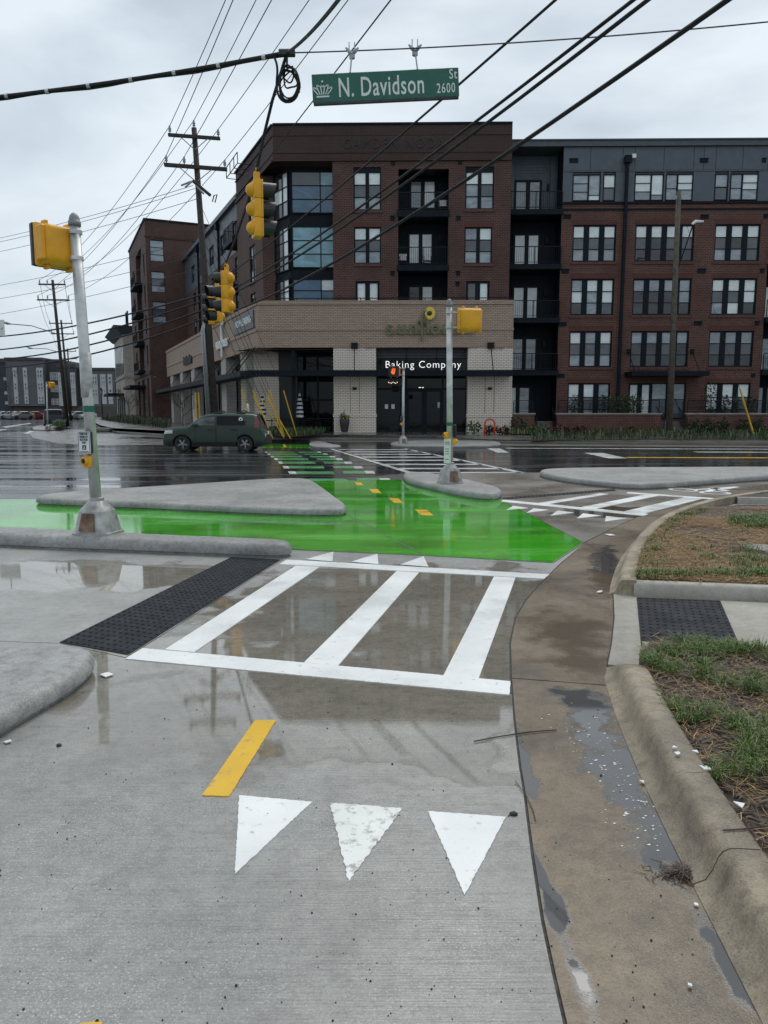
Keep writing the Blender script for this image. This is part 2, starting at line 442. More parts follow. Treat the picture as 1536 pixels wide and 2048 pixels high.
def green_paint():
    m, nt, b = new_mat('green_lane_paint'); pos = position(nt)
    st = noise(nt, position(nt, (0.42, 1.7, 1)), 1.0, 6, 0.62)
    col = ramp(nt, st, [(0.24, (0.022, 0.17, 0.010)), (0.40, (0.046, 0.33, 0.018)), (0.55, (0.075, 0.45, 0.028)), (0.74, (0.18, 0.58, 0.12))])
    col = mixc(nt, ramp(nt, noise(nt, pos, 0.9, 6, 0.7), [(0.48, 0.0), (0.64, 0.55)]), col, (0.06, 0.15, 0.025))
    col = mixc(nt, ramp(nt, noise(nt, pos, 26.0, 6, 0.75), [(0.60, 0.0), (0.70, 0.5)]), col, (0.09, 0.13, 0.075))
    col = mixc(nt, 0.25, col, ramp(nt, noise(nt, pos, 60.0, 3), [(0.3, 0.5), (0.6, 1.0)]), 'MULTIPLY')
    L(nt, col, b.inputs['Base Color'])
    L(nt, ramp(nt, noise(nt, position(nt, (0.5, 1.3, 1)), 0.9, 4), [(0.42, 0.03), (0.58, 0.10), (0.72, 0.34)]), b.inputs['Roughness'])
    bump(nt, b, noise(nt, pos, 40.0, 3, 0.7), 0.05, 0.004)
    return m
M = {}
M['asphalt'] = asphalt('wet_asphalt')
M['path'] = concrete('wet_broomed_concrete', (0.365, 0.357, 0.332), POOLS, broom=2.4, grit=0.7, speck=1.15)
M['pad'] = concrete('wet_pavement_concrete', (0.375, 0.368, 0.345), POOLS, grit=0.4, speck=1.1)
GUTTER_POOLS = [(1.06, 3.80, 0.17, 0.34, 0.0), (1.03, 3.3, 0.15, 0.42, 0.05), (1.00, 2.85, 0.13, 0.36, 0.05), (1.02, 2.5, 0.12, 0.2, 0.0), (0.98, 1.85, 0.05, 0.36, 0.05), (0.53, 2.3, 0.035, 0.7, 0.02), (0.62, 3.3, 0.045, 0.6, 0.0), (2.36, 7.75, 0.16, 0.8, -0.3)]
GUTTER_STAINS = [(1.32, 5.05, 0.3, 0.75, 0.0), (1.2, 4.45, 0.35, 0.22, 0.0), (2.15, 7.0, 0.2, 1.0, -0.3)]
M['gutter'] = concrete('stained_gutter_concrete', (0.255, 0.19, 0.118), GUTTER_POOLS, pool_col=(0.085, 0.082, 0.08), wetness=0.20, dark=(0.085, 0.066, 0.046), grit=0.2, speck=1.6, stains=GUTTER_STAINS, soft=2.6)
M['kerb'] = concrete('tan_kerb_concrete', (0.46, 0.38, 0.27), None, wetness=0.5, dark=(0.20, 0.165, 0.12), grit=0.1, speck=1.8)
M['island'] = concrete('pale_island_concrete', (0.44, 0.435, 0.42), None, wetness=0.45, speck=2.0, grit=0.4, dark=(0.26, 0.25, 0.235))
M['far_pave'] = concrete('far_pavement_concrete', (0.17, 0.155, 0.14), [(-8, 47, 9, 3, 0), (8, 45, 9, 2, 0)], wetness=0.2)
M['far_kerb'] = concrete('far_kerb_concrete', (0.20, 0.175, 0.15), None, wetness=0.4)
M['ramp'] = concrete('ramp_concrete', (0.42, 0.39, 0.33), None, wetness=0.42, grit=0.2)
M['joint'] = plain('dark_joint', (0.025, 0.022, 0.02), 0.6, var=0.5, scale=20)
M['green'] = green_paint()
M['white'] = paint('white_thermoplastic', (0.86, 0.87, 0.85), 0.16, 0.5, pools=None, edge=0.64)
M['white_worn'] = paint('worn_white_thermoplastic', (0.82, 0.82, 0.78), 0.26, 0.55, edge=0.60)
M['white_far'] = paint('wet_white_road_paint', (0.66, 0.67, 0.67), 0.2, 0.35, under=(0.05, 0.05, 0.05), scale=9)
M['yellow'] = paint('yellow_road_paint', (0.80, 0.47, 0.018), 0.2, 0.4, edge=0.62)
M['green_dash'] = paint('green_dash_paint', (0.13, 0.42, 0.16), 0.25, 0.25, under=(0.04, 0.06, 0.04), scale=8)
M['tactile'] = plain('black_tactile_panel', (0.010, 0.012, 0.017), 0.6, var=0.5, scale=5, bmp=0.2, spec=0.2)
M['soil'] = plain('wet_soil', (0.040, 0.026, 0.015), 0.7, var=0.6, scale=9, bmp=0.9)
M['pole'] = plain('weathered_aluminium', (0.52, 0.53, 0.52), 0.42, 0.55, 0.22, 5, 0.05)
M['cap'] = plain('grey_cast_cap', (0.23, 0.24, 0.25), 0.5, 0.4, 0.2, 9)
M['cast'] = plain('cast_aluminium_base', (0.36, 0.355, 0.34), 0.45, 0.45, 0.4, 7, 0.12)
M['rust'] = plain('rusty_plate', (0.19, 0.115, 0.075), 0.6, 0.2, 0.55, 9, 0.2)
M['sig_yellow'] = plain('signal_yellow', (0.76, 0.36, 0.006), 0.42, 0, 0.14, 5, 0.04)
M['black'] = plain('black_plastic', (0.012, 0.013, 0.015), 0.4, 0, 0.3, 8)
M['black_metal'] = plain('black_metal', (0.008, 0.009, 0.012), 0.5, 0.0, 0.3, 4, spec=0.2)
M['cable'] = plain('black_cable', (0.008, 0.008, 0.009), 0.7, 0, 0.2, 4)
M['wire'] = plain('dark_wire', (0.03, 0.031, 0.035), 0.6, 0.0, 0.2, 4)
M['tape'] = plain('silver_tape', (0.6, 0.6, 0.6), 0.35, 0.5, 0.2, 9)
M['sign_green'] = plain('street_sign_green', (0.004, 0.105, 0.068), 0.35, 0, 0.1, 4)
M['letter_white'] = plain('sign_white', (0.72, 0.76, 0.74), 0.45, 0, 0.06, 6)
M['galv'] = plain('galvanised_steel', (0.33, 0.34, 0.35), 0.42, 0.6, 0.3, 12)
M['wood'] = plain('dark_pole_wood', (0.040, 0.032, 0.026), 0.8, 0, 0.5, 7, 0.4)
M['wood_old'] = plain('grey_green_pole_wood', (0.085, 0.075, 0.055), 0.8, 0, 0.4, 6, 0.4)
M['brick'] = brick_mat('dark_red_brick', (0.085, 0.026, 0.017), (0.036, 0.014, 0.010), (0.16, 0.11, 0.09), tone=(0.028, 0.010, 0.007))
M['brick_r'] = brick_mat('red_brown_brick', (0.115, 0.034, 0.020), (0.048, 0.017, 0.011), (0.18, 0.125, 0.10), tone=(0.040, 0.012, 0.008))
M['brick_dark'] = brick_mat('dark_parapet_brick', (0.050, 0.020, 0.016), (0.030, 0.013, 0.011), (0.075, 0.052, 0.047))
M['soldier'] = brick_mat('brick_lintel', (0.10, 0.022, 0.012), (0.06, 0.016, 0.010), (0.11, 0.07, 0.05), 0.10, 0.30, 0.01)
M['tan'] = brick_mat('tan_brick', (0.45, 0.33, 0.25), (0.36, 0.255, 0.19), (0.09, 0.07, 0.058), lime=5.6, tone=(0.33, 0.24, 0.18))
M['tan_high'] = brick_mat('tan_parapet_brick', (0.45, 0.33, 0.25), (0.36, 0.255, 0.19), (0.08, 0.062, 0.052), tone=(0.33, 0.24, 0.18))
M['pale_brick'] = brick_mat('pale_brick', (0.60, 0.555, 0.51), (0.50, 0.46, 0.42), (0.17, 0.155, 0.14), tone=(0.30, 0.265, 0.24))
M['clad'] = plain('slate_grey_cladding', (0.072, 0.088, 0.108), 0.5, 0, 0.1, 2)
M['clad_trim'] = plain('slate_grey_trim', (0.058, 0.071, 0.084), 0.5, 0, 0.1, 2)
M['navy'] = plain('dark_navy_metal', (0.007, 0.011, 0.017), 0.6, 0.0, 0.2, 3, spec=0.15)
M['frame'] = plain('dark_window_frame', (0.005, 0.009, 0.014), 0.5, 0, 0.2, 4, spec=0.15)
M['g_blind'] = glass_mat('glass_before_pale_blind', (0.70, 0.76, 0.75), 0.05, 0.10)
M['g_mid'] = glass_mat('glass_before_grey_blind', (0.075, 0.09, 0.10), 0.05, 0.2)
M['g_half'] = glass_mat('glass_curtain_painted_reflection', (0.27, 0.31, 0.34), 0.05, 0.3)  # mottled colour stands for curtains and for painted reflections of trees
M['g_dark'] = glass_mat('dark_glass', (0.022, 0.027, 0.03), 0.03, 0.6)
M['g_teal'] = glass_mat('teal_bay_glass', (0.20, 0.38, 0.44), 0.04, 0.25)
M['g_blue'] = glass_mat('blue_bay_glass', (0.055, 0.125, 0.20), 0.04, 0.25)
M['g_shop'] = glass_mat('shopfront_glass', (0.003, 0.005, 0.006), 0.03, 0.5, 1.3)
M['stone'] = plain('pale_coping_stone', (0.27, 0.25, 0.23), 0.7, 0, 0.2, 3)
M['sill'] = plain('brick_sill', (0.085, 0.035, 0.026), 0.7, 0, 0.3, 5)
M['olive'] = plain('olive_sign_metal', (0.14, 0.15, 0.07), 0.5, 0.1, 0.25, 6)
M['petal'] = plain('petal_yellow', (0.75, 0.55, 0.08), 0.5, 0, 0.25, 12)
M['lit_white'] = plain('lit_white_letters', (0.8, 0.8, 0.8), 0.5, emit=(1, 1, 1, 0.75))
M['hand'] = plain('lit_red_orange_hand', (0.8, 0.10, 0.02), 0.5, emit=(1.0, 0.13, 0.02, 1.4))
M['amber'] = plain('amber_lamp_edge', (0.5, 0.2, 0.02), 0.5)
M['lamp_glow'] = plain('warm_bulb', (0.9, 0.8, 0.6), 0.5, emit=(1.0, 0.85, 0.6, 2.0))
M['guard'] = plain('guy_guard_yellow', (0.58, 0.36, 0.02), 0.5, 0, 0.2, 3)
M['orange'] = plain('orange_rack_paint', (0.60, 0.085, 0.018), 0.4, 0, 0.12, 4)
M['pot'] = plain('charcoal_planter', (0.035, 0.038, 0.042), 0.6, 0, 0.3, 6)
M['umb_white'] = plain('white_canvas', (0.6, 0.6, 0.6), 0.8, 0, 0.15, 5)
M['umb_black'] = plain('black_canvas', (0.015, 0.015, 0.018), 0.8, 0, 0.3, 5)
M['bark'] = plain('bark', (0.06, 0.047, 0.038), 0.8, 0, 0.4, 9, 0.3)
M['banner'] = plain('grey_banner', (0.13, 0.14, 0.15), 0.6, 0, 0.1, 3)
def leaf_mat(name, a, b_, rough=0.45):
    m, nt, b = new_mat(name)
    f = N(nt, 'ShaderNodeNewGeometry')
    c = ramp(nt, f.outputs['Random Per Island'], [(0.0, a), (1.0, b_)])
    L(nt, c, b.inputs['Base Color']); b.inputs['Roughness'].default_value = rough
    return m
M['leaf'] = leaf_mat('green_leaves', (0.018, 0.045, 0.010), (0.055, 0.10, 0.022))
M['leaf_dark'] = leaf_mat('dark_leaves', (0.010, 0.024, 0.008), (0.03, 0.055, 0.016))
M['leaf_pale'] = leaf_mat('pale_liriope_leaves', (0.07, 0.10, 0.035), (0.20, 0.22, 0.09))
M['leaf_red'] = leaf_mat('dark_red_leaves', (0.045, 0.010, 0.010), (0.10, 0.016, 0.018))
M['grass'] = leaf_mat('grass_blades', (0.025, 0.065, 0.008), (0.15, 0.24, 0.035), 0.5)
M['straw'] = leaf_mat('dead_straw', (0.11, 0.055, 0.018), (0.46, 0.29, 0.12), 0.7)
M['litter'] = leaf_mat('dark_leaf_litter', (0.018, 0.010, 0.006), (0.07, 0.036, 0.02), 0.5)
M['shard'] = plain('white_plastic', (0.78, 0.78, 0.77), 0.5, 0, 0.05, 20)
M['stone_dark'] = plain('dark_pebble', (0.020, 0.020, 0.021), 0.5, 0, 0.4, 40)

# ================================================================== GROUND
def g2(pts, z=0.0): return [(lambda q: (q.x, q.y))(G(a, b, z)) for a, b in pts]
rows = [-40, 0, 20, 40, 60, 80, 100, 120, 300, 900]; xs = [-600, -150, -60, -20, 0, 20, 60, 150, 600]
mb = MB(); mb.add([(x, y, ground_z(y)) for y in rows for x in xs], [(j * 9 + i, j * 9 + i + 1, j * 9 + 10 + i, j * 9 + 9 + i) for j in range(len(rows) - 1) for i in range(8)])
road = structure(mb.build('road', M['asphalt'])); road['_base'] = (0.0, 0.0, 0.0)

TOP = 0.012
path = root_structure('bike_path'); pad = root_structure('pavement')
Jpx = [(1128, 2048), (1108, 1960), (1085, 1850), (1065, 1720), (1050, 1600), (1040, 1540), (1028, 1440), (1022, 1360), (1020, 1290), (1030, 1240), (1050, 1205), (1085, 1165), (1120, 1130), (1170, 1087), (1225, 1058), (1300, 1024), (1390, 995), (1470, 980), (1560, 966), (1680, 953)]
J = g2(Jpx); j0, j1 = Vector(J[0]), Vector(J[1]); dj = (j0 - j1).normalized()
J = [tuple(j0 + dj * 4.5)] + J
Kpx = [(1536, 2030), (1500, 1960), (1440, 1850), (1395, 1765), (1345, 1670), (1300, 1575), (1262, 1495), (1232, 1425), (1217, 1375), (1214, 1335), (1222, 1295), (1228, 1240), (1226, 1192), (1227, 1165), (1240, 1130), (1265, 1092), (1300, 1058), (1340, 1037), (1388, 1020), (1440, 1008), (1500, 998), (1600, 985), (1720, 972)]
K = g2(Kpx); k0, k1 = Vector(K[0]), Vector(K[1]); dk = (k0 - k1).normalized()
K = [tuple(k0 + dk * 4.5)] + K
# dark bedding that shows in the joints
bed = [(-9, -4)] + [tuple(p) for p in [K[0]]] + K[1:] + g2([(1720, 935), (1060, 946), (830, 946), (620, 962), (80, 1003), (-700, 1008)])
MB().sheet(bed, 0.004).build('joint_bed', M['joint'], path)
def slab(poly, m, parent, name='slab', gap=0.005, top=TOP): return MB().prism(inset(poly, gap), -0.05, top).build(name, m, parent)
cross_near = g2([(-700, 1262), (120, 1290), (252, 1319), (1021, 1391)])
s1 = [(-9, -4)] + [J[0]] + J[1:9] + list(reversed(cross_near))
s1 = [(-9, -4)] + J[0:9] + [cross_near[3], cross_near[2], cross_near[1], cross_near[0]]
slab(s1, M['path'], path)
s2 = [cross_near[2], cross_near[3]] + J[9:15] + g2([(1106, 1128.5), (850, 1114), (585, 1102), (505, 1114), (566, 1121)])
slab(s2, M['path'], path)
sp = g2([(-700, 1046), (585, 1101), (505, 1114), (566, 1121), (252, 1319), (120, 1290), (-700, 1262)])
slab(sp, M['pad'], pad)
s3 = g2([(-700, 1000), (640, 1000), (692, 1031), (850, 1113.5), (585, 1101), (-700, 1046)])
slab(s3, M['path'], path)
s4 = g2([(640, 1000), (620, 964), (800, 960), (1005, 1003), (1168, 1087), (1107, 1127.5), (850, 1113.5), (692, 1031)])
slab(s4, M['path'], path)
s5 = g2([(800, 960), (830, 947), (1060, 947), (1560, 938), (1680, 938)]) + list(reversed(J[14:])) + g2([(1168, 1087), (1005, 1003)])
s5a = g2([(1005, 1003), (1168, 1087)]) + J[15:21] + g2([(1680, 936), (1300, 955), (1230, 982)])
slab(s5a, M['gutter_far'] if 'gutter_far' in M else M['pad2'] if 'pad2' in M else M['far_path'], path) if False else None
M['far_path'] = concrete('brownish_wet_concrete', (0.215, 0.185, 0.15), [(3.6, 11.6, 1.0, 0.8, 0)], wetness=0.22, grit=0.1)
slab(s5a, M['far_path'], path)
s5b = g2([(800, 960), (830, 947), (1090, 946), (1300, 955), (1230, 982), (1005, 1003)])
slab(s5b, M['far_path'], pad)
# green lane paint, one coat on each slab
for sp_ in (s3, s4):
    o = MB().prism(inset(sp_, 0.012), TOP + 0.0005, TOP + 0.004).build('green_lane_paint', M['green'], path)
    tag(o, 'bright green wet lane paint')
# gutter between the bike path and the kerb, in sections
def between(js, ks): return list(js) + list(reversed(ks))
gutter = root_structure('gutter')
for ja, jb, ka, kb in ((0, 8, 0, 9), (8, 14, 9, 15), (14, 17, 15, 18), (17, 21, 18, 24)):
    slab(between(J[ja:jb + 1], K[ka:kb + 1]), M['gutter'], gutter, 'gutter_section', 0.006)

def paint_px(pts, name, m, parent, label=None, z0=TOP + 0.0005, z1=TOP + 0.0045, rag=0.0):
    poly = g2(pts, z1 if z1 < 0.1 else 0)
    if rag:
        q = []
        for i, a in enumerate(poly):
            a = Vector(a); b = Vector(poly[(i + 1) % len(poly)]); n = max(2, int((b - a).length / 0.012)); e = (b - a).normalized(); nr = Vector((e.y, -e.x))
            for k in range(n): q.append(a.lerp(b, k / n) + nr * (random.uniform(-rag, rag) if k else 0))
        poly = [(p.x, p.y) for p in q]
    o = MB().prism(poly, z0, z1).build(name, m, parent)
    if label: o['label'] = label
    return o
# near ladder crossing
LZ = (TOP + 0.0005, TOP + 0.005)
paint_px([(285, 1296), (250, 1317), (1019, 1389), (1021, 1362)], 'crossing_bar', M['white'], path, rag=0.0018)
paint_px([(573, 1119), (559, 1128), (1088, 1157), (1099, 1148.5)], 'crossing_bar', M['white'], path, rag=0.0018)
for q in ([(592, 1131), (639, 1133.5), (388, 1304), (330, 1298.5)], [(793, 1142), (838, 1144.5), (676, 1331), (608, 1324.5)], [(988, 1152.5), (1031, 1155), (957, 1357), (887, 1350)]):
    paint_px(q, 'crossing_rung', M['white'], path, z0=TOP + 0.0003, z1=TOP + 0.0038)
for q in ([(612, 1118), (667, 1103), (665, 1122.5)], [(703, 1123), (755, 1107), (757, 1128)], [(801, 1128.5), (847, 1112), (857, 1133)]):
    paint_px(q, 'yield_triangle', M['white'], path, z0=TOP + 0.0045, z1=TOP + 0.0085)
for q, m in (([(478, 1590), (624, 1603), (470, 1747)], 'white'), ([(660, 1605), (805, 1616), (697, 1762)], 'white_worn'), ([(856, 1622), (1012, 1633), (929, 1789)], 'white')):
    paint_px(q, 'yield_triangle', M[m], path, rag=0.0034 if m == 'white_worn' else 0.0022)
paint_px([(510, 1440), (552, 1440), (458, 1592), (404, 1590)], 'centre_line_dash', M['yellow'], path, rag=0.0015)
paint_px([(160, 2046), (205, 2043), (120, 2300), (60, 2300)], 'centre_line_dash', M['yellow'], path)
for q in ([(708, 964), (721, 964), (727, 970), (714, 970)], [(738, 978), (755, 978), (763, 986), (746, 985.5)], [(778, 996), (796, 996), (807, 1006), (788, 1005)], [(830, 1019), (854, 1019.5), (867, 1031), (843, 1030)]):
    paint_px(q, 'centre_line_dash', M['yellow'], path, z0=TOP + 0.0045, z1=TOP + 0.008)
# second ladder crossing and its yield line
paint_px([(1005, 999), (1003, 1003), (1288, 1031.5), (1297, 1027.5)], 'crossing_bar', M['white'], path)
paint_px([(1256, 984), (1253, 986.5), (1432, 999), (1440, 997)], 'crossing_bar', M['white'], path)
for q in ([(1075, 1006), (1096, 1008), (1218, 988), (1200, 986.5)], [(1160, 1014.5), (1190, 1017.5), (1318, 991), (1290, 989)], [(1246, 1023), (1288, 1027), (1408, 996.5), (1372, 994)]):
    paint_px(q, 'crossing_rung', M['white'], path, z0=TOP + 0.0003, z1=TOP + 0.0038)
for q in ([(1012, 1020), (1026, 1011.5), (1057, 1016)], [(1053, 1025.5), (1067, 1016.5), (1099, 1019.5)], [(1101, 1031), (1115, 1021), (1148, 1025)], [(1154, 1036.5), (1166, 1026.5), (1202, 1031)], [(1210, 1042.5), (1212, 1032), (1255, 1036.5)]):
    paint_px(q, 'yield_triangle', M['white'], path)
# bicycle symbol
def ring_px(cx, cy, rx, ry, t):
    c = G(cx, cy); a = abs(G(cx + rx, cy).x - c.x); b = abs(G(cx, cy - ry).y - c.y); mb = MB(); n = 20; vs = []
    for k in range(n):
        q = 2 * math.pi * k / n
        for s_ in (1, t): vs.append((c.x + math.cos(q) * a * s_, c.y + math.sin(q) * b * s_, TOP + 0.004))
    mb.add(vs, [(2 * k, 2 * ((k + 1) % n), 2 * ((k + 1) % n) + 1, 2 * k + 1) for k in range(n)]); return mb
bk = ring_px(1366, 981, 27, 3.6, 0.72)
r2 = ring_px(1430, 987, 30, 3.2, 0.72); bk.add(r2.v, r2.f)
for q in ([(1366, 981.5), (1374, 982.5), (1430, 979.5), (1424, 978)], [(1415, 978), (1424, 977), (1462, 983), (1450, 984)], [(1424, 980.5), (1455, 980), (1480, 975.5), (1470, 974.5), (1440, 977)], [(1404, 985), (1420, 985.5), (1440, 979), (1428, 978)]):
    bk.sheet(g2(q), TOP + 0.0055)
tag(bk.build('bicycle_symbol', M['white'], path), 'white painted bicycle symbol')

# tactile panels with their domes
def tactile(quad, parent, nx, ny, z=TOP + 0.001):
    a, b, c, d = [Vector(p) for p in quad]
    o = MB().prism(inset([a, b, c, d], 0.004), z - 0.03, z + 0.004).build('tactile_panel', M['tactile'], parent)
    mb = MB()
    for i in range(nx):
        for j in range(ny):
            s_, t_ = (i + 0.5) / nx, (j + 0.5) / ny
            p = a.lerp(b, s_).lerp(d.lerp(c, s_), t_)
            mb.lathe([(0.0125, z + 0.0035), (0.011, z + 0.0075), (0.007, z + 0.0095)], (p.x, p.y, 0), 6)
    return tag(mb.build('dome_field', M['tactile'], o), kind='stuff')
tl = g2([(118, 1289), (462, 1117), (562, 1122), (256, 1314)])
mid_a, mid_b = Vector(tl[0]).lerp(Vector(tl[1]), 0.5), Vector(tl[3]).lerp(Vector(tl[2]), 0.5)
tactile([tl[0], mid_a, mid_b, tl[3]], pad, 20, 11); tactile([mid_a, tl[1], tl[2], mid_b], pad, 20, 11)

# raised islands
islands = []
def island(pts, h, r, label, name='traffic_island', it=2, m='island', z=None):
    poly = chaikin(g2(pts, h * 0.0), it)
    o = structure(mound(poly, h, r).build(name, M[m], None, True)); o['_base'] = (0.0, 0.0, 0.0); return o
def fix_smooth(o, ang=40):
    me = o.data
    try: me.set_sharp_from_angle(angle=R(ang))
    except Exception: pass
# the pixel outlines below are those of the foot of each island
isl_mid = island([(60, 1012), (95, 1001), (215, 992), (420, 978), (560, 968), (618, 968), (640, 982), (672, 1008), (696, 1026), (686, 1036), (640, 1036), (540, 1034), (300, 1022), (150, 1016)], 0.14, 0.07, '')
isl_kerb = island([(-500, 1040), (0, 1078), (300, 1094), (530, 1104), (582, 1108), (585, 1116), (560, 1120), (505, 1118), (300, 1110), (0, 1098), (-500, 1066)], 0.17, 0.085, '', it=2)
isl_near = island([(-900, 1330), (-300, 1330), (0, 1335), (140, 1325), (185, 1332), (194, 1352), (160, 1390), (0, 1484), (-250, 1640), (-900, 2000)], 0.135, 0.07, '')
isl_pole = island([(805, 960), (812, 953), (880, 960), (960, 977), (1003, 990), (1004, 999), (985, 1004), (940, 1001), (860, 982), (815, 970)], 0.15, 0.07, '')
isl_right = island([(1075, 952), (1100, 947), (1250, 945), (1750, 943), (1750, 958), (1536, 962), (1400, 974), (1290, 982), (1240, 980), (1150, 970), (1090, 960)], 0.15, 0.07, '')
isl_far = island([(775, 892), (800, 886), (900, 884), (985, 886), (1003, 890), (1000, 896), (900, 897), (800, 897)], 0.13, 0.05, '')
isl_far2 = island([(615, 890), (640, 886), (662, 892), (690, 897), (650, 899), (625, 897)], 0.12, 0.05, '')
for o in (isl_mid, isl_kerb, isl_near, isl_pole, isl_right, isl_far, isl_far2): fix_smooth(o)

# right-hand kerb
kerb = root_structure('kerb')
PROF = [(-0.03, -0.03), (-0.03, 0.016), (0.01, 0.035), (0.03, 0.07), (0.045, 0.115), (0.06, 0.138), (0.08, 0.148), (0.11, 0.151), (0.175, 0.150), (0.186, 0.142), (0.186, -0.03)]
def eased(p, w=7, it=2):
    p = [Vector((q[0], q[1])) for q in p]
    for _ in range(it):
        o = []
        for i in range(len(p)):
            k = min(w, i, len(p) - 1 - i); seg = p[i - k:i + k + 1]; o.append(sum(seg, Vector((0, 0))) / len(seg))
        p = o
    return p
near_path = eased(resample(chaikin(K[0:11], 2, False), 0.1)); L1 = len(near_path)
def kerb_run(pth, cuts, hz=None):
    idx = [0] + [int(c * (len(pth) - 1)) for c in cuts] + [len(pth) - 1]; m = len(pth) - 1
    for a, b in zip(idx, idx[1:]):
        seg = [Vector(p) for p in pth[a:b + 1]]
        seg[0] = seg[0].lerp(seg[1], 0.05); seg[-1] = seg[-1].lerp(seg[-2], 0.05)
        o = sweep(seg, PROF, z=(lambda t, a=a, b=b: hz((a + (b - a) * t) / m)) if hz else None).build('kerb_section', M['kerb'], kerb, True); fix_smooth(o, 50)
kerb_run(near_path, (0.45, 0.66), lambda t: 1.0 if t < 0.93 else max(0.14, 1 - (t - 0.93) / 0.07 * 0.86))
far_path_ = eased(resample(chaikin(K[13:24], 2, False), 0.12), 4, 1)
kerb_run(far_path_, (0.12, 0.3, 0.55))
def offset_path(pth, d):
    out = []
    for i, p in enumerate(pth):
        t = (Vector(pth[min(i + 1, len(pth) - 1)]) - Vector(pth[max(i - 1, 0)])).normalized(); out.append((p[0] + t.y * d, p[1] - t.x * d))
    return out
near_back = offset_path(near_path, 0.182); far_back = offset_path(far_path_, 0.182)
# return kerb and ramp between the two verges
ret = g2([(1268, 1197), (1420, 1203), (1560, 1209), (1800, 1220)])
o = sweep([Vector(p) for p in resample(ret, 0.2)], [(0, -0.03), (0, 0.05), (-0.02, 0.11), (-0.05, 0.135), (-0.09, 0.14), (-0.15, 0.13), (-0.16, -0.03)]).build('return_kerb', M['ramp'], kerb, True); fix_smooth(o, 50)
for f in o.data.polygons: pass
o.data.flip_normals()
low = g2([(1283, 1305), (1420, 1315), (1560, 1325), (1800, 1345)])
MB().prism([low[0], low[3]] + [(p[0], p[1] - 0.11) for p in (low[3], low[0])], -0.03, 0.075).build('edge_strip', M['ramp'], kerb)
ramp_ = K[10:14][::-1][:4] and ([tuple(K[14]), tuple(K[13]), tuple(K[12]), tuple(K[11]), tuple(K[10])] + g2([(1300, 1345), (1800, 1365), (1800, 1221), (1268, 1198), (1262, 1165)]))
MB().prism(inset(ramp_, 0.004), -0.05, lambda p: 0.02).build('ramp_slab', M['ramp'], pad)
tq = g2([(1272, 1200), (1441, 1207), (1488, 1316), (1281, 1301)])
ma, mb_ = Vector(tq[0]).lerp(Vector(tq[3]), 0.5), Vector(tq[1]).lerp(Vector(tq[2]), 0.5)
tactile([tq[0], tq[1], mb_, ma], pad, 12, 8, 0.022); tactile([ma, mb_, tq[2], tq[3]], pad, 12, 8, 0.022)
# tactile strips further off
t3 = g2([(1003, 1001), (1005, 997), (1228, 979), (1232, 983)]); tactile([t3[0], t3[3], t3[2], t3[1]], pad, 30, 4)
t4 = g2([(1470, 1013), (1640, 1016), (1640, 1028), (1478, 1026)]); tactile([t4[3], t4[2], t4[1], t4[0]], pad, 14, 8, 0.03)

# verges
def verge(poly, z, name='verge'):
    mb = MB(); xs_ = [p[0] for p in poly]; ys_ = [p[1] for p in poly]
    return structure(mb.prism(poly, -0.05, z).build(name, M['soil']))
nb = [p for p in near_back[:-1]]
verge_near = [tuple(p) for p in nb] + [(low[0][0] + 0.03, low[0][1] - 0.115), (low[3][0], low[3][1] - 0.115), (9, 4), (9, -4), tuple(nb[0])]
verge(verge_near, 0.125)
vf = list(far_back[: int(len(far_back) * 0.42)])
rb = [(ret[0][0] + 0.02, ret[0][1] + 0.165), (ret[3][0], ret[3][1] + 0.165)]
top_far = g2([(1470, 1026), (1800, 1038)])
verge_far = [rb[0]] + [tuple(p) for p in vf] + top_far + [rb[1]]
verge(verge_far, 0.125)
bt = [tuple(far_back[int(len(far_back) * 0.42)])] + g2([(1470, 1010), (1800, 1014), (1800, 1037), (1472, 1025)])
MB().prism(bt, -0.05, 0.02).build('ramp_slab', M['ramp'], pad)
rk = g2([(1475, 1010), (1560, 1012), (1800, 1016)])
o = sweep(resample(rk, 0.3), [(0, -0.03), (0, 0.08), (-0.03, 0.13), (-0.14, 0.13), (-0.15, -0.03)]).build('return_kerb', M['ramp'], kerb, True); o.data.flip_normals(); fix_smooth(o, 50)
vb = g2([(1480, 1007), (1800, 1013), (1800, 985), (1560, 992)])
verge(vb, 0.12)

# ------------------------------------------------------------------ markings of the wide road
def mark(pts, name, m, z=0.006):
    poly = g2(pts); return MB().sheet(poly, lambda p: ground_z(p[1]) + z).build(name, m, road)
Lrow = [(160, 122, 265, 12), (170, 135, 283, 13), (182, 150, 305, 14), (195, 168, 335, 15), (212, 187, 370, 20), (235, 210, 412, 28), (262, 237, 460, 36), (299, 278, 528, 42)]
Rrow = [(160, 290, 408, 22), (170, 308, 432, 28), (182, 325, 468, 30), (195, 345, 505, 32), (212, 378, 552, 36), (235, 415, 602, 40), (262, 460, 663, 48), (262, 508, 735, 58)]
for i, (y, a, b, w) in enumerate(Lrow):
    h = 2.2 + i * 0.75; f = lambda X, Y: (480 + X / 2.477, 840 + Y / 2.477)
    mark([f(a, y - h), f(a + w, y - h), f(a + w + h * 1.3, y + h), f(a + h * 1.3, y + h)], 'crossing_dash_end', M['white_far'])
    mark([f(a + w, y - h), f(b, y - h), f(b + h * 1.3, y + h), f(a + w + h * 1.3, y + h)], 'green_crossing_dash', M['green_dash'])
RY = [160, 170, 182, 195, 212, 235, 260, 296]; RA = [290, 318, 345, 378, 412, 458, 506, 575]; RB = [400, 432, 468, 505, 550, 602, 662, 740]
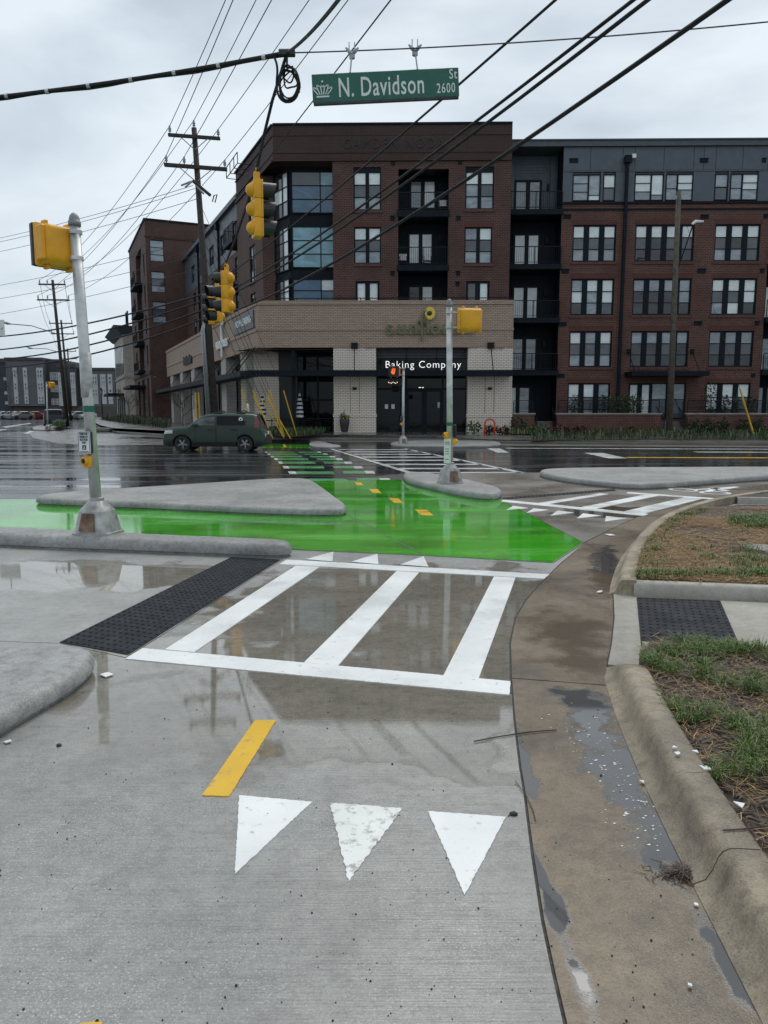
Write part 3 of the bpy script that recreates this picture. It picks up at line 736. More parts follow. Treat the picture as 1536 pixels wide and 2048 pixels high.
for i, y in enumerate(RY):
    a, b = RA[i], RB[i]; w = 16 + i * 5; h = 2.2 + i * 0.75
    mark([f(b - w, y - h), f(b, y - h), f(b + h * 1.3, y + h), f(b - w + h * 1.3, y + h)], 'crossing_dash_end', M['white_far'])
    mark([f(a, y - h), f(b - w, y - h), f(b - w + h * 1.3, y + h), f(a + h * 1.3, y + h)], 'green_crossing_dash', M['green_dash'])
mark([(655, 897), (662, 897), (836, 948), (820, 948)], 'crossing_edge_line', M['white_far'])
mark([(806, 897.5), (813, 897.5), (1064, 948), (1046, 948)], 'crossing_edge_line', M['white_far'])
for k, y in enumerate((899.5, 904, 909, 914.5, 921, 929, 937.5, 946)):
    t = (y - 897) / 51.0; h = 0.55 + 1.1 * t
    mark([(660 + t * 165 + 6, y - h), (811 + t * 242 - 4, y - h), (811 + t * 242 + 2, y + h), (660 + t * 165 + 12, y + h)], 'crossing_stripe', M['white_far'])
mark([(974, 897), (1000, 897), (1018, 905.5), (994, 905.5)], 'stop_line', M['white_far'])
mark([(1168, 906), (1206, 906), (1256, 917), (1216, 917)], 'stop_line', M['white_far'])
mark([(1252, 914.5), (2300, 917), (2300, 918.8), (1256, 916)], 'yellow_lane_line', M['yellow'])
mark([(1010, 896), (2300, 901), (2300, 902.4), (1013, 897.2)], 'lane_line', M['white_far'])
mark([(1385, 903.5), (2300, 907), (2300, 909), (1395, 905)], 'lane_line', M['white_far'])
tag(mark([(520, 889), (616, 889), (624, 897), (525, 896.5)], 'green_lane_paint', M['green'], 0.008), 'far patch of green lane paint')
mark([(566, 889.5), (570, 889.5), (574, 895), (569, 895)], 'centre_line_dash', M['yellow'], 0.012)
for q in ([(-60, 863), (10, 858.5), (16, 860), (-55, 866)], [(5, 853.5), (60, 846), (63, 847), (12, 855.5)], [(46, 867), (60, 862), (70, 862.5), (58, 868)], [(-10, 845), (66, 838), (66, 838.7), (-8, 846.5)]):
    mark(q, 'lane_line', M['white_far'])

# ------------------------------------------------------------------ far pavement round the corner building
FP = [(2600, 896), (1536, 891), (1025, 887), (760, 880.5), (620, 880), (325, 872), (230, 866), (202, 859), (190, 852), (170, 842), (150, 835.5)]
far_edge = g2(FP)
def plaza_z(p):   # rises gently from the kerb to the building
    y = p[1]; base = 0.14 + ground_z(y)
    d = max(0.0, min(1.0, (y - 38.0) / 7.0)); x = p[0]
    return base + (0.22 * d)
fe = resample(far_edge, 1.5)
M['far_tile'] = M['far_pave']
pl = [(p[0], p[1]) for p in fe] + [(-60, 150), (-40, 160), (60, 120), (90, 60)]
plaza = MB()
# strips from the kerb back to the building line
def strip_grid(edge, back):
    n = len(edge); m = 6; vs = []
    for i in range(n):
        a = Vector((edge[i][0], edge[i][1])); b = Vector(back(edge[i], i))
        for k in range(m + 1): q = a.lerp(b, k / m); vs.append((q.x, q.y, plaza_z(q)))
    return vs, [(i * (m + 1) + k, i * (m + 1) + k + 1, (i + 1) * (m + 1) + k + 1, (i + 1) * (m + 1) + k) for i in range(n - 1) for k in range(m)]
def back(p, i): return (p[0] + 1.5, p[1] + 22) if p[1] < 45 else (p[0] + 30, p[1] + 14)
vs, fs = strip_grid([tuple(p) for p in fe], back); plaza.add(vs, [tuple(reversed(f_)) for f_ in fs])
far_pavement = structure(plaza.build('far_pavement', M['far_pave'])); far_pavement['_base'] = (0.0, 0.0, 0.0)
cum = 0; seg = [Vector(fe[0])]; fk = root_structure('far_kerb'); fkz = lambda p: ground_z(p[1])
def far_kerb_piece(pts):
    mb = MB(); vs = []; n = 5
    for i, p in enumerate(pts):
        t = (pts[min(i + 1, len(pts) - 1)] - pts[max(i - 1, 0)]).normalized(); nr = Vector((t.y, -t.x)); z = ground_z(p.y)
        for o_, h in ((-0.02, -0.05), (-0.02, 0.09), (0.02, 0.14), (0.16, 0.15), (0.18, -0.05)): q = p + nr * o_; vs.append((q.x, q.y, z + h))
    mb.add(vs, [(i * n + k, (i + 1) * n + k, (i + 1) * n + k + 1, i * n + k + 1) for i in range(len(pts) - 1) for k in range(n - 1)] + [tuple(range(n)), tuple(range((len(pts) - 1) * n, len(pts) * n))])
    mb.build('kerb_section', M['far_kerb'], fk)
pts = [Vector((p[0], p[1])) for p in resample(far_edge, 0.8)]
for i in range(0, len(pts) - 1, 4): far_kerb_piece([p.copy() for p in pts[i:i + 5]])
apron = g2([(58, 866), (66, 876), (112, 886.5), (200, 891.5), (325, 890.5), (420, 889), (520, 888.5), (520, 880), (325, 873), (230, 867.5), (200, 861), (120, 859), (75, 861)])
structure(MB().sheet(apron, lambda p: ground_z(p[1]) + 0.008).build('corner_apron', M['far_pave']))
gut = g2([(620, 880.8), (760, 881.2), (1025, 888), (1536, 892), (2600, 897.5), (2600, 901), (1536, 895), (1025, 892), (760, 884.5), (620, 885)])
structure(MB().sheet(gut, lambda p: ground_z(p[1]) + 0.008).build('far_gutter', M['far_kerb']))

# ================================================================== CORNER BUILDING
YAW = R(-1.0)
FT = Frame((0, 47.5), YAW)                 # tower front
FB = Frame((0, 46.2), YAW)                 # shop front below it
FR = Frame((0, 48.6), YAW)                 # right wing
STREET = math.atan2(0.914, -0.406)         # the side street runs off to the left
def wall_holes(fr, u0, u1, z0, z1, holes, w=0.0, reveal=0.22, mb=None):
    mb = mb or MB(); P = fr.P
    us = sorted(set([u0, u1] + [h for r in holes for h in (r[0], r[1]) if u0 < h < u1])); zs = sorted(set([z0, z1] + [h for r in holes for h in (r[2], r[3]) if z0 < h < z1]))
    for a, b in zip(us, us[1:]):
        run = None
        for c, d in zip(zs, zs[1:]):
            um, zm = (a + b) / 2, (c + d) / 2
            if any(r[0] < um < r[1] and r[2] < zm < r[3] for r in holes):
                if run: mb.quad(P(a, run[0], w), P(b, run[0], w), P(b, run[1], w), P(a, run[1], w)); run = None
            else: run = (run[0], d) if run else (c, d)
        if run: mb.quad(P(a, run[0], w), P(b, run[0], w), P(b, run[1], w), P(a, run[1], w))
    for (a, b, c, d) in holes:
        e = w - reveal; c = max(c, z0); d = min(d, z1)
        mb.quad(P(a, c, w), P(a, d, w), P(a, d, e), P(a, c, e)); mb.quad(P(b, c, e), P(b, d, e), P(b, d, w), P(b, c, w))
        mb.quad(P(a, d, w), P(b, d, w), P(b, d, e), P(a, d, e)); mb.quad(P(a, c, e), P(b, c, e), P(b, c, w), P(a, c, w))
    return mb
def window(fr, r, parent, cols=2, rows=(0.33, 0.34, 0.33), kinds=('g_blind', 'g_mid', 'g_half'), mull=0.16, bar=0.045, edge=0.07, w=-0.14, sill=None, lintel=None, widths=None, name='window', head=0.0):
    """a window: dark frame, one pane for each light; rows from the top"""
    u0, u1, z0, z1 = r; mb = MB(); d0, d1 = w - 0.05, w + 0.06
    mb.fbox(fr, u0, u0 + edge, z0, z1, d0, d1); mb.fbox(fr, u1 - edge, u1, z0, z1, d0, d1)
    mb.fbox(fr, u0 + edge, u1 - edge, z0, z0 + edge, d0, d1); mb.fbox(fr, u0 + edge, u1 - edge, z1 - edge - head, z1, d0, d1)
    iu0, iu1, iz0, iz1 = u0 + edge, u1 - edge, z0 + edge, z1 - edge - head
    wd = widths or [1.0 / cols] * cols; tot = (iu1 - iu0) - mull * (cols - 1); u = iu0; panes = []
    for c in range(cols):
        a, b = u, u + tot * wd[c]
        if c < cols - 1: mb.fbox(fr, b, b + mull, iz0, iz1, d0, d1 - 0.004)
        z = iz1; rw = rows[c] if isinstance(rows[0], (tuple, list)) else rows
        kd = kinds[c] if isinstance(kinds[0], (tuple, list)) else kinds
        for k, h in enumerate(rw):
            hh = (iz1 - iz0) * h; lo = z - hh
            if k < len(rw) - 1: mb.fbox(fr, a, b, lo - bar / 2, lo + bar / 2, d0, d1 - 0.008)
            panes.append((a, b, lo + (bar / 2 if k < len(rw) - 1 else 0), z - (bar / 2 if k else 0), kd[k]))
            z = lo
        u = b + mull
    o = mb.build(name, M['frame'], parent)
    for (a, b, c, d, k) in panes:
        if random.random() < 0.24: k = random.choice(['g_mid', 'g_half', 'g_dark', 'g_blind'])
        MB().quad(fr.P(a - 0.005, c - 0.005, w), fr.P(b + 0.005, c - 0.005, w), fr.P(b + 0.005, d + 0.005, w), fr.P(a - 0.005, d + 0.005, w)).build('pane', M[k], o)
    if sill: MB().fbox(fr, u0 - 0.08, u1 + 0.08, z0 - 0.17, z0 - 0.003, 0.003, 0.06).build('sill', M['sill'], o)
    if lintel: MB().fbox(fr, u0 - 0.06, u1 + 0.06, z1 + 0.004, z1 + 0.30, -0.05, 0.008).build('lintel', M['soldier'], o)
    return o
def railing(fr, u0, u1, z0, w, parent, h=1.05, step=0.13, ends=0.0, m='black_metal', posts=True, horizontal=False):
    mb = MB(); P = fr.P
    mb.fbox(fr, u0, u1, z0 + h - 0.045, z0 + h, w - 0.03, w + 0.03); mb.fbox(fr, u0, u1, z0 + 0.09, z0 + 0.12, w - 0.012, w + 0.012)
    if horizontal:
        for k in range(1, 8): z = z0 + 0.12 + k * (h - 0.17) / 8; mb.fbox(fr, u0, u1, z - 0.009, z + 0.009, w - 0.009, w + 0.009)
    else:
        n = int((u1 - u0) / step)
        for i in range(1, n): u = u0 + (u1 - u0) * i / n; mb.fbox(fr, u - 0.008, u + 0.008, z0 + 0.12, z0 + h - 0.045, w - 0.008, w + 0.008)
    k = max(1, int((u1 - u0) / 1.3))
    for i in range(k + 1): u = u0 + (u1 - u0) * i / k; mb.fbox(fr, u - 0.024, u + 0.024, z0, z0 + h - 0.045, w - 0.024, w + 0.024)
    if ends:
        for u in (u0, u1):
            mb.fbox(fr, u - 0.02, u + 0.02, z0 + h - 0.045, z0 + h - 0.002, w - ends, w - 0.03)
            n = int(ends / step)
            for i in range(1, n): mb.fbox(fr, u - 0.008, u + 0.008, z0 + 0.05, z0 + h - 0.045, w - 0.03 - ends * i / n - 0.008, w - 0.03 - ends * i / n + 0.008)
    return mb.build('railing', M[m], parent)
def vent(fr, px, py, parent, w=0.0):
    u, z = fr.hit(px, py); mb = MB(); mb.fbox(fr, u - 0.12, u + 0.12, z - 0.11, z + 0.11, w + 0.002, w + 0.05)
    mb.fbox(fr, u - 0.14, u + 0.14, z + 0.11, z + 0.14, w + 0.002, w + 0.09); return mb.build('wall_vent', M['navy'], parent)

base_c = FT.P(0, 0.4)
bld = thing('apartment_building', 'dark red brick corner apartment building above a tan brick bakery', 'building', base_c)

# ---------------- tower front
tu0 = FT.hit(666, 480)[0]; tu1 = FT.hit(1025, 250)[0]; z_top = FT.hit(800, 247)[1]; z_soff = FT.hit(800, 322)[1]; z_pod = FB.hit(770, 603)[1]
hol = []; wl = []
for (a, b, c, d, kd) in ((707, 334, 762, 420, 1), (931, 333, 988, 418, 1), (708, 454, 762, 527, 0), (929, 454, 984, 527, 0)):
    r = FT.rect(a, b, c, d); hol.append(r); wl.append((r, kd))
bal = [FT.rect(796, 338, 898, 421), FT.rect(796, 434, 897, 531), FT.rect(797, 541, 894, 612)]
bu0 = sum(r[0] for r in bal) / 3; bu1 = sum(r[1] for r in bal) / 3
bal = [(bu0, bu1, r[2], r[3]) for r in bal]
column = (bu0, bu1, z_pod - 0.4, bal[0][3])
doors3 = [FT.rect(711, 562, 759, 618), FT.rect(932, 562, 979, 618)]
wall_holes(FT, tu0, tu1, z_pod - 0.4, z_soff, hol + [column] + doors3).build('tower_wall', M['brick'], bld)
for r, kd in wl: window(FT, r, bld, 2, sill=True, lintel=not kd, head=0.25 if kd else 0.0, mull=0.22)
for r in doors3: window(FT, r, bld, 2, rows=(1.0,), kinds=('g_blind',), mull=0.3, edge=0.13, name='terrace_door')
# recessed balconies of the tower
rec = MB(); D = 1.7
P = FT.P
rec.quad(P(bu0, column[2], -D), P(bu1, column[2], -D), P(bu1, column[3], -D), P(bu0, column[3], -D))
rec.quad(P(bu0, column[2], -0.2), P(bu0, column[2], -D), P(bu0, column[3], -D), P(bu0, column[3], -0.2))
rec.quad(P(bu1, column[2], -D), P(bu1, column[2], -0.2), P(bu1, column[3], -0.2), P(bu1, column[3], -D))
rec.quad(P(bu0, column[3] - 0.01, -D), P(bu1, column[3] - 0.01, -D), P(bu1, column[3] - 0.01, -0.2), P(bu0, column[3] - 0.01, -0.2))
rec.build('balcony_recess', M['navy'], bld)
for i, (pa, pb, pc, pd) in enumerate(((818, 360, 873, 421), (815, 465, 867, 531), (815, 570, 868, 614))):
    r = FT.rect(pa, pb, pc, pd, -D); window(FT, (r[0], r[1], r[2], r[3]), bld, 2, rows=(1.0,), kinds=('g_blind' if i else 'g_half',), mull=0.24, edge=0.14, w=-D + 0.06, name='balcony_door')
    s_ = FT.hit(880, (478 if i == 1 else 372 if i == 0 else 590), -D); MB().fbox(FT, s_[0] - 0.07, s_[0] + 0.07, s_[1] - 0.2, s_[1] + 0.2, -D + 0.003, -D + 0.12).build('wall_lamp', M['black_metal'], bld)
for (ya, yb) in ((421, 434), (530, 542)):
    za, zb = FT.hit(845, yb)[1], FT.hit(845, ya)[1]
    o = MB().fbox(FT, bu0 - 0.06, bu1 + 0.06, za, zb, -D + 0.01, 0.10).build('balcony_slab', M['navy'], bld)
    railing(FT, bu0 + 0.02, bu1 - 0.02, zb, 0.03, o, 1.08)
# terrace chairs
def chair(fr, u, z, w, col='umb_white'):
    mb = MB()
    for a in (-0.22, 0.22):
        for b in (-0.22, 0.22): mb.fbox(fr, u + a - 0.02, u + a + 0.02, z, z + 0.62, w + b - 0.02, w + b + 0.02)
    t = thing('balcony_chair', '', 'chair', fr.P(u, z, w)); del_label = t
    mb.build('chair_frame', M['black_metal'], t); MB().fbox(fr, u - 0.24, u + 0.24, z + 0.38, z + 0.46, w - 0.24, w + 0.24).build('seat', M[col], t)
    MB().fbox(fr, u - 0.24, u + 0.24, z + 0.47, z + 0.85, w - 0.26, w - 0.18).build('backrest', M[col], t); return t
c1 = chair(FT, FT.hit(806, 520, -0.8)[0], FT.hit(845, 530)[1] + 0.02, -0.8); c1['label'] = 'pale chair at the left end of the middle tower balcony'
c2 = chair(FT, FT.hit(855, 520, -0.8)[0], FT.hit(845, 530)[1] + 0.02, -0.8); c2['label'] = 'pale chair right of centre on the middle tower balcony'
c3 = chair(FT, FT.hit(886, 412, -0.8)[0], FT.hit(845, 421)[1] + 0.02, -0.8); c3['label'] = 'pale chair on the top tower balcony'
for q in ((785, 437), (917, 437), (785, 547), (916, 547), (786, 327), (920, 325), (915, 568)): vent(FT, q[0], q[1], bld)

# ---------------- tower corner with the glass bay, and the parapet over it
pc = FT.P(FT.hit(545, 250)[0], 0)            # parapet corner
FS = Frame((pc.x, pc.y), STREET + math.pi)   # side of the tower; u runs towards the viewer, so u is negative along the street
S = lambda s: -s
side_len = 10.0
A_ = FS.P(S(2.9), 0)
Bx = W(549, 500, A_.y).x; Cp = W(580, 480, 48.5); Dp = FT.P(tu0, 0, -1.0)
bay_pts = [(A_.x, A_.y), (Bx, A_.y), (Cp.x, Cp.y), (Dp.x, Dp.y)]
zb = z_pod - 0.4
mb = MB()
mb.quad((A_.x, A_.y, zb), (Bx, A_.y, zb), (Bx, A_.y, z_soff), (A_.x, A_.y, z_soff)); mb.build('corner_pier', M['brick'], bld)
zr = [FT.hit(620, y, -1.0)[1] for y in (343, 428, 453, 537, 558, 640)]
bands = [(zb, z_soff)]
FC = Frame((Bx, A_.y), math.atan2(Cp.y - A_.y, Cp.x - Bx)); cl = math.hypot(Cp.x - Bx, Cp.y - A_.y)
FD = Frame((Cp.x, Cp.y), math.atan2(Dp.y - Cp.y, Dp.x - Cp.x)); dl = math.hypot(Dp.x - Cp.x, Dp.y - Cp.y)
MB().quad(FC.P(0, zb, -0.06), FC.P(cl, zb, -0.06), FC.P(cl, z_soff, -0.06), FC.P(0, z_soff, -0.06)).quad(FD.P(0, zb, -0.06), FD.P(dl, zb, -0.06), FD.P(dl, z_soff, -0.06), FD.P(0, z_soff, -0.06)).build('bay_wall', M['navy'], bld)
for k, (ka, kb_) in enumerate(((1, 0), (3, 2), (5, 4))):
    z0, z1 = max(zr[ka], zb), zr[kb_]
    cols = ('g_teal', 'g_blue', 'g_blue') if k == 0 else ('g_teal', 'g_teal', 'g_teal') if k == 1 else ('g_blue', 'g_blue', 'g_blue')
    window(FD, (0.12, dl - 0.02, z0, z1), bld, 2, kinds=cols, widths=(0.70, 0.30), mull=0.06, w=0.0, name='bay_window')
    window(FC, (0.12, cl - 0.12, z0 - 0.1, z1 + 0.05), bld, 2, kinds=(('g_dark', 'g_dark', 'g_dark'), ('g_blind', 'g_blind', 'g_half')), widths=(0.62, 0.38), mull=0.06, w=0.0, name='bay_window')
# brick return between the bay and the tower front
FTR = FT.P(tu0, 0, 0); MB().quad((Dp.x, Dp.y, zb), (FTR.x, FTR.y, zb), (FTR.x, FTR.y, z_soff), (Dp.x, Dp.y, z_soff)).build('return_wall', M['brick'], bld)
# side wall of the tower
hs = []
for (a, b, c, d) in ((491, 400, 502, 470), (495, 490, 515, 564), (497, 586, 516, 612)):
    r = FS.rect(a, b, c, d); hs.append(r)
um = sum((h[0] + h[1]) / 2 for h in hs[1:]) / 2; hs = [(um - 0.75, um + 0.75, h[2], h[3]) for h in hs]
wall_holes(FS, S(side_len), S(2.9), zb, z_soff, hs).build('tower_side_wall', M['brick'], bld)
for h in hs: window(FS, h, bld, 2, kinds=('g_blind', 'g_mid', 'g_blind'), sill=True, mull=0.2)
# parapet: a dark band all round, oversailing the bay
pr = MB(); T = 0.5
front_r = FT.P(tu1, 0, 0.06); back_s = FS.P(S(side_len), 0, 0.0)
outer = [(pc.x, pc.y), (front_r.x, front_r.y), (front_r.x + 0.3, front_r.y + 8), (back_s.x + 6, back_s.y + 1.0), (back_s.x, back_s.y)]
pc_o = FT.P(FT.hit(545, 250)[0], 0, 0.06); outer[0] = (pc_o.x, pc_o.y)
pr.prism(outer, z_soff, z_top).build('parapet', M['brick_dark'], bld)
fr_u0 = FT.hit(545, 250)[0]
for (ya, yb, w) in ((246, 250, 0.14), (268.5, 271, 0.10), (303, 306, 0.10), (318, 322, 0.12)):
    za, zb_ = FT.hit(800, yb)[1], FT.hit(800, ya)[1]
    MB().fbox(FT, fr_u0 + 0.01, tu1 - 0.01, za, zb_, 0.062, w).build('parapet_course', M['brick_dark' if ya > 250 else 'navy'], bld)
    MB().fbox(FS, S(side_len), -0.05, za, zb_, 0.062 - 0.05, w - 0.02).build('parapet_course', M['brick_dark' if ya > 250 else 'navy'], bld)
r = FT.rect(641, 271.5, 934, 302.5)
mb = MB(); mb.fbox(FT, r[0], r[1], r[2], r[3], 0.05, 0.085)
pan = mb.build('name_panel', M['brick_dark'], bld)
M['dim_letter'] = plain('dim_brown_letters', (0.016, 0.014, 0.016), 0.5)
text_mesh('CAMDEN NODA', (r[3] - r[2]) * 0.95, wall_matrix(FT, (FT.hit(663, 287)[0] + FT.hit(912, 287)[0]) / 2, r[2] + (r[3] - r[2]) * 0.17, 0.11), 'lettering', M['dim_letter'], pan, 0.02, 0.80, 'CENTER', space=1.32)
# roof ladder frame seen against the sky at the left
p0, p1 = FS.P(S(4.5), z_top, 0.6), FS.P(S(9), z_top, 0.6)
rk_ = MB()
for z in (0.25, 0.95): rk_.tube([FS.P(S(5.5), z_top + z - 1.0, 0.9), FS.P(S(9.0), z_top + z - 1.0, 0.9)], 0.035, 5)
for s in (5.5, 6.6, 7.8, 9.0): rk_.tube([FS.P(S(s), z_top - 0.75, 0.9), FS.P(S(s), z_top - 0.05, 0.9)], 0.03, 5); rk_.tube([FS.P(S(s), z_top - 0.75, 0.9), FS.P(S(s), z_top - 0.75, 0.0)], 0.03, 5)
rk_.build('roof_bracket', M['black_metal'], bld)
# tower right flank, above the wing
MB().quad(FT.P(tu1, zb, 0), FT.P(tu1, zb, -4), FT.P(tu1, z_soff, -4), FT.P(tu1, z_soff, 0)).build('flank_wall', M['brick'], bld)

# ---------------- right wing
ru0 = FR.hit(1023, 500)[0]; ru1 = FR.hit(1536, 500)[0] + 14; rz_top = FR.hit(1300, 282)[1]; rz_clad = FR.hit(1300, 407)[1]; rz0 = 0.3
colsR = [(1145, 1232, 3), (1270, 1388, 4), (1429, 1520, 3)]
rowsR = [(449, 523), (557, 630), (662, 734), (766, 838)]
RU = [(FR.hit(a, 486)[0], FR.hit(b, 486)[0], n) for a, b, n in colsR]
pitch_u = RU[2][0] - RU[0][0]
RZ = [(FR.hit(1300, b)[1], FR.hit(1300, a)[1]) for a, b in rowsR]
holes = [(a, b, c, d) for (a, b, n) in RU for i, (c, d) in enumerate(RZ)]
rec0, rec1 = ru0 + 0.02, FR.hit(1122, 480)[0]
rec2 = RU[2][1] + 0.55, RU[2][1] + 4.0
holesR = holes + [(rec0 - 0.5, rec1, rz0 - 1, rz_clad + 5), (rec2[0], rec2[1], rz0 - 1, rz_clad + 5)]
extra = []
for i, (c, d) in enumerate(RZ): extra.append((rec2[1] + 0.9, rec2[1] + 3.7, c, d))
wall_holes(FR, rec1, ru1, rz0, rz_clad, [h for h in holes if h[0] > rec1] + [(rec2[0], rec2[1], rz0 - 1, rz_clad + 1)] + extra).build('wing_wall', M['brick_r'], bld)
random.seed(5)
for ci, (a, b, n) in enumerate(RU + [(extra[0][0], extra[0][1], 3)]):
    for i, (c, d) in enumerate(RZ):
        if ci == 1 and i == 3:
            mid = a + (b - a) * 0.40
            window(FR, (a, mid, c, d), bld, 2, rows=(1.0,), kinds=('g_blind',), mull=0.3, edge=0.12, name='entrance_door')
            window(FR, (mid, b, c, d), bld, 2, rows=(0.45, 0.55), kinds=('g_half', 'g_mid'), mull=0.3, lintel=True); continue
        top = ('g_half', 'g_blind', 'g_blind', 'g_half')[(ci + i) % 4]
        if ci == 0: top = 'g_blind'
        kinds = (top, 'g_mid' if i != 3 else 'g_mid', ('g_half', 'g_dark', 'g_half', 'g_half')[(i + ci) % 4])
        if ci == 1 and i in (1, 2): kinds = ('g_half', 'g_dark', 'g_dark')
        if ci == 2 and i == 1: kinds = ('g_blind', 'g_mid', 'g_dark')
        if ci == 2 and i == 2: kinds = ('g_half', 'g_mid', 'g_dark')
        rows = (0.33, 0.34, 0.33) if i < 3 else (0.38, 0.37, 0.25)
        window(FR, (a, b, c, d), bld, n, rows, kinds, mull=0.34, sill=True, lintel=True, edge=0.09)
# slate cladding of the top storey, panel by panel
cw = [(1145, 1201, 2), (1206, 1230.5, 1), (1269, 1327, 2), (1331, 1386, 2), (1429, 1456, 1), (1460, 1516, 2)]
zw0, zw1 = FR.hit(1300, 401.5)[1], FR.hit(1300, 348)[1]; z_mid = FR.hit(1300, 341)[1]; z_eave = FR.hit(1300, 293)[1]; z_shelf = rz_clad
MB().quad(FR.P(rec1, z_shelf, -0.1), FR.P(ru1, z_shelf, -0.1), FR.P(ru1, rz_top - 0.2, -0.1), FR.P(rec1, rz_top - 0.2, -0.1)).build('clad_backing', M['clad_trim'], bld)
cuts = [rec1] + [FR.hit(x, 320)[0] for x in (1181, 1246, 1270, 1328, 1388, 1408, 1432, 1486, 1536)]
while cuts[-1] < ru1 - 2: cuts.append(cuts[-1] + 1.9)
cuts.append(ru1)
for a, b in zip(cuts, cuts[1:]):
    MB().fbox(FR, a + 0.012, b - 0.012, z_mid + 0.05, z_eave - 0.01, -0.1, 0.0).build('cladding_panel', M['clad'], bld)
MB().fbox(FR, rec1, ru1, z_mid - 0.07, z_mid + 0.035, -0.1, 0.02).build('cladding_band', M['clad_trim'], bld)
wu = [(FR.hit(a, 375)[0], FR.hit(b, 375)[0], n) for a, b, n in cw]
more = [(u0 + pitch_u + 5.6, u1_ + pitch_u + 5.6, n) for (u0, u1_, n) in wu[:2]]
prev = rec1
for (a, b, n) in wu + more:
    if a - prev > 0.06: MB().fbox(FR, prev + 0.01, a - 0.01, z_shelf + 0.12, z_mid - 0.08, -0.1, -0.003).build('cladding_panel', M['clad'], bld)
    prev = b
MB().fbox(FR, prev + 0.01, ru1, z_shelf + 0.12, z_mid - 0.08, -0.1, -0.003).build('cladding_panel', M['clad'], bld)
for i, (a, b, n) in enumerate(wu + more):
    if n == 1: window(FR, (a, b, zw0, zw1), bld, 1, rows=(0.5, 0.5), kinds=('g_blind', 'g_mid'), w=-0.05, edge=0.06)
    elif i % 2 == 0: window(FR, (a, b, zw0, zw1), bld, 2, rows=((0.33, 0.34, 0.33), (0.8, 0.2)), kinds=(('g_blind' if i else 'g_half',) * 2 + ('g_half',), ('g_blind' if i else 'g_half', 'g_half')), widths=(0.58, 0.42), mull=0.09, bar=0.03, w=-0.05, edge=0.06)
    else: window(FR, (a, b, zw0, zw1), bld, 2, rows=((0.55, 0.45), (0.33, 0.27, 0.40)), kinds=(('g_half', 'g_half'), ('g_blind', 'g_blind', 'g_half')), widths=(0.42, 0.58), mull=0.09, bar=0.03, w=-0.05, edge=0.06)
MB().fbox(FR, tu1 + 0.005, ru1, z_eave, rz_top, -3.0, 0.16).build('eave', M['clad_trim'], bld)
MB().fbox(FR, tu1 + 0.005, ru1, rz_top + 0.004, rz_top + 0.08, -3.0, 0.24).build('roof_edge', M['clad'], bld)
MB().fbox(FR, rec1, ru1, z_shelf - 0.02, z_shelf + 0.10, -0.1, 0.10).fbox(FR, rec1, ru1, z_shelf - 0.40, z_shelf - 0.30, 0.003, 0.07).build('shelf_course', M['navy'], bld)
for q in ((1143, 322), (1152, 322), (1404, 321.5), (1412, 321.5), (1528, 321)): vent(FR, q[0], q[1], bld)
for q in ((1131, 434), (1138, 434), (1127, 543), (1134, 543), (1405, 434), (1413, 434), (1399, 542), (1407, 542), (1392, 647), (1400, 647), (1531, 433), (1524, 542), (1514, 647), (1121, 649), (1129, 649), (1117, 752), (1125, 752), (1506, 751)): vent(FR, q[0], q[1], bld)
# downspout
u = FR.hit(1247, 480)[0]; mb = MB(); zd = FR.hit(1247, 318)[1]
mb.fbox(FR, u - 0.09, u + 0.09, rz0, zd - 0.3, 0.105, 0.26); mb.fbox(FR, u - 0.2, u + 0.2, zd - 0.3, zd + 0.12, 0.105, 0.38); mb.build('downspout', M['navy'], bld)
MB().fbox(FR, u + 0.22, u + 0.46, zd - 0.05, zd + 0.18, 0.105, 0.4).build('flood_lamp', M['letter_white'], bld)
# recessed balconies of the wing
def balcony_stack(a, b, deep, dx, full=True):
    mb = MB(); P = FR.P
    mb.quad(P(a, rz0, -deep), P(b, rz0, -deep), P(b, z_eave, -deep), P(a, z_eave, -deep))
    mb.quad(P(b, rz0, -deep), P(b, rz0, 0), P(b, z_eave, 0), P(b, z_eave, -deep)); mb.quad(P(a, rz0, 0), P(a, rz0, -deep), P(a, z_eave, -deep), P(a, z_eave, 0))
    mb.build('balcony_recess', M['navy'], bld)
    top = MB().fbox(FR, a + 0.1, b, z_shelf + 0.05, z_eave, -deep + 0.02, -deep + 0.06); top.build('recess_cladding', M['clad_trim'], bld)
    sid = MB(); zl = FR.hit(1070, 347)[1]; z = zl
    while z < z_eave - 0.1: sid.fbox(FR, a + 0.65, b - 0.65, z, z + 0.15, -deep + 0.063, -deep + 0.09); z += 0.17
    sid.build('lap_siding', M['clad'], bld)
    for uu in (a + 0.28, b - 0.45): MB().fbox(FR, uu, uu + 0.32, z_shelf + 0.05, z_eave, -deep + 0.063, -deep + 0.16).build('pilaster', M['clad'], bld)
    levels = [FR.hit(1070, y)[1] for y in (420, 529, 636, 741)]
    for i, z in enumerate(levels):
        o = MB().fbox(FR, a + 0.01, b + 0.03, z - 0.32, z, -deep + 0.1, 0.25).build('balcony_slab', M['navy'], bld)
        railing(FR, a + 0.06, b - 0.02, z, 0.18, o, 1.08)
        du = a + (b - a) * 0.18; window(FR, (du, du + 1.75, z + 0.02, z + 2.25), bld, 2, rows=(1.0,), kinds=('g_half' if i in (0, 3) else 'g_blind',), mull=0.26, edge=0.13, w=-deep + 0.14, name='balcony_door')
        s_ = du + 2.1; MB().fbox(FR, s_, s_ + 0.13, z + 1.6, z + 2.0, -deep + 0.1, -deep + 0.24).build('wall_lamp', M['black_metal'], bld)
    du = a + 0.25; window(FR, (du, du + 1.75, rz0 + 0.9, rz0 + 3.1), bld, 2, rows=(1.0,), kinds=('g_half',), mull=0.26, edge=0.13, w=-deep + 0.14, name='balcony_door')
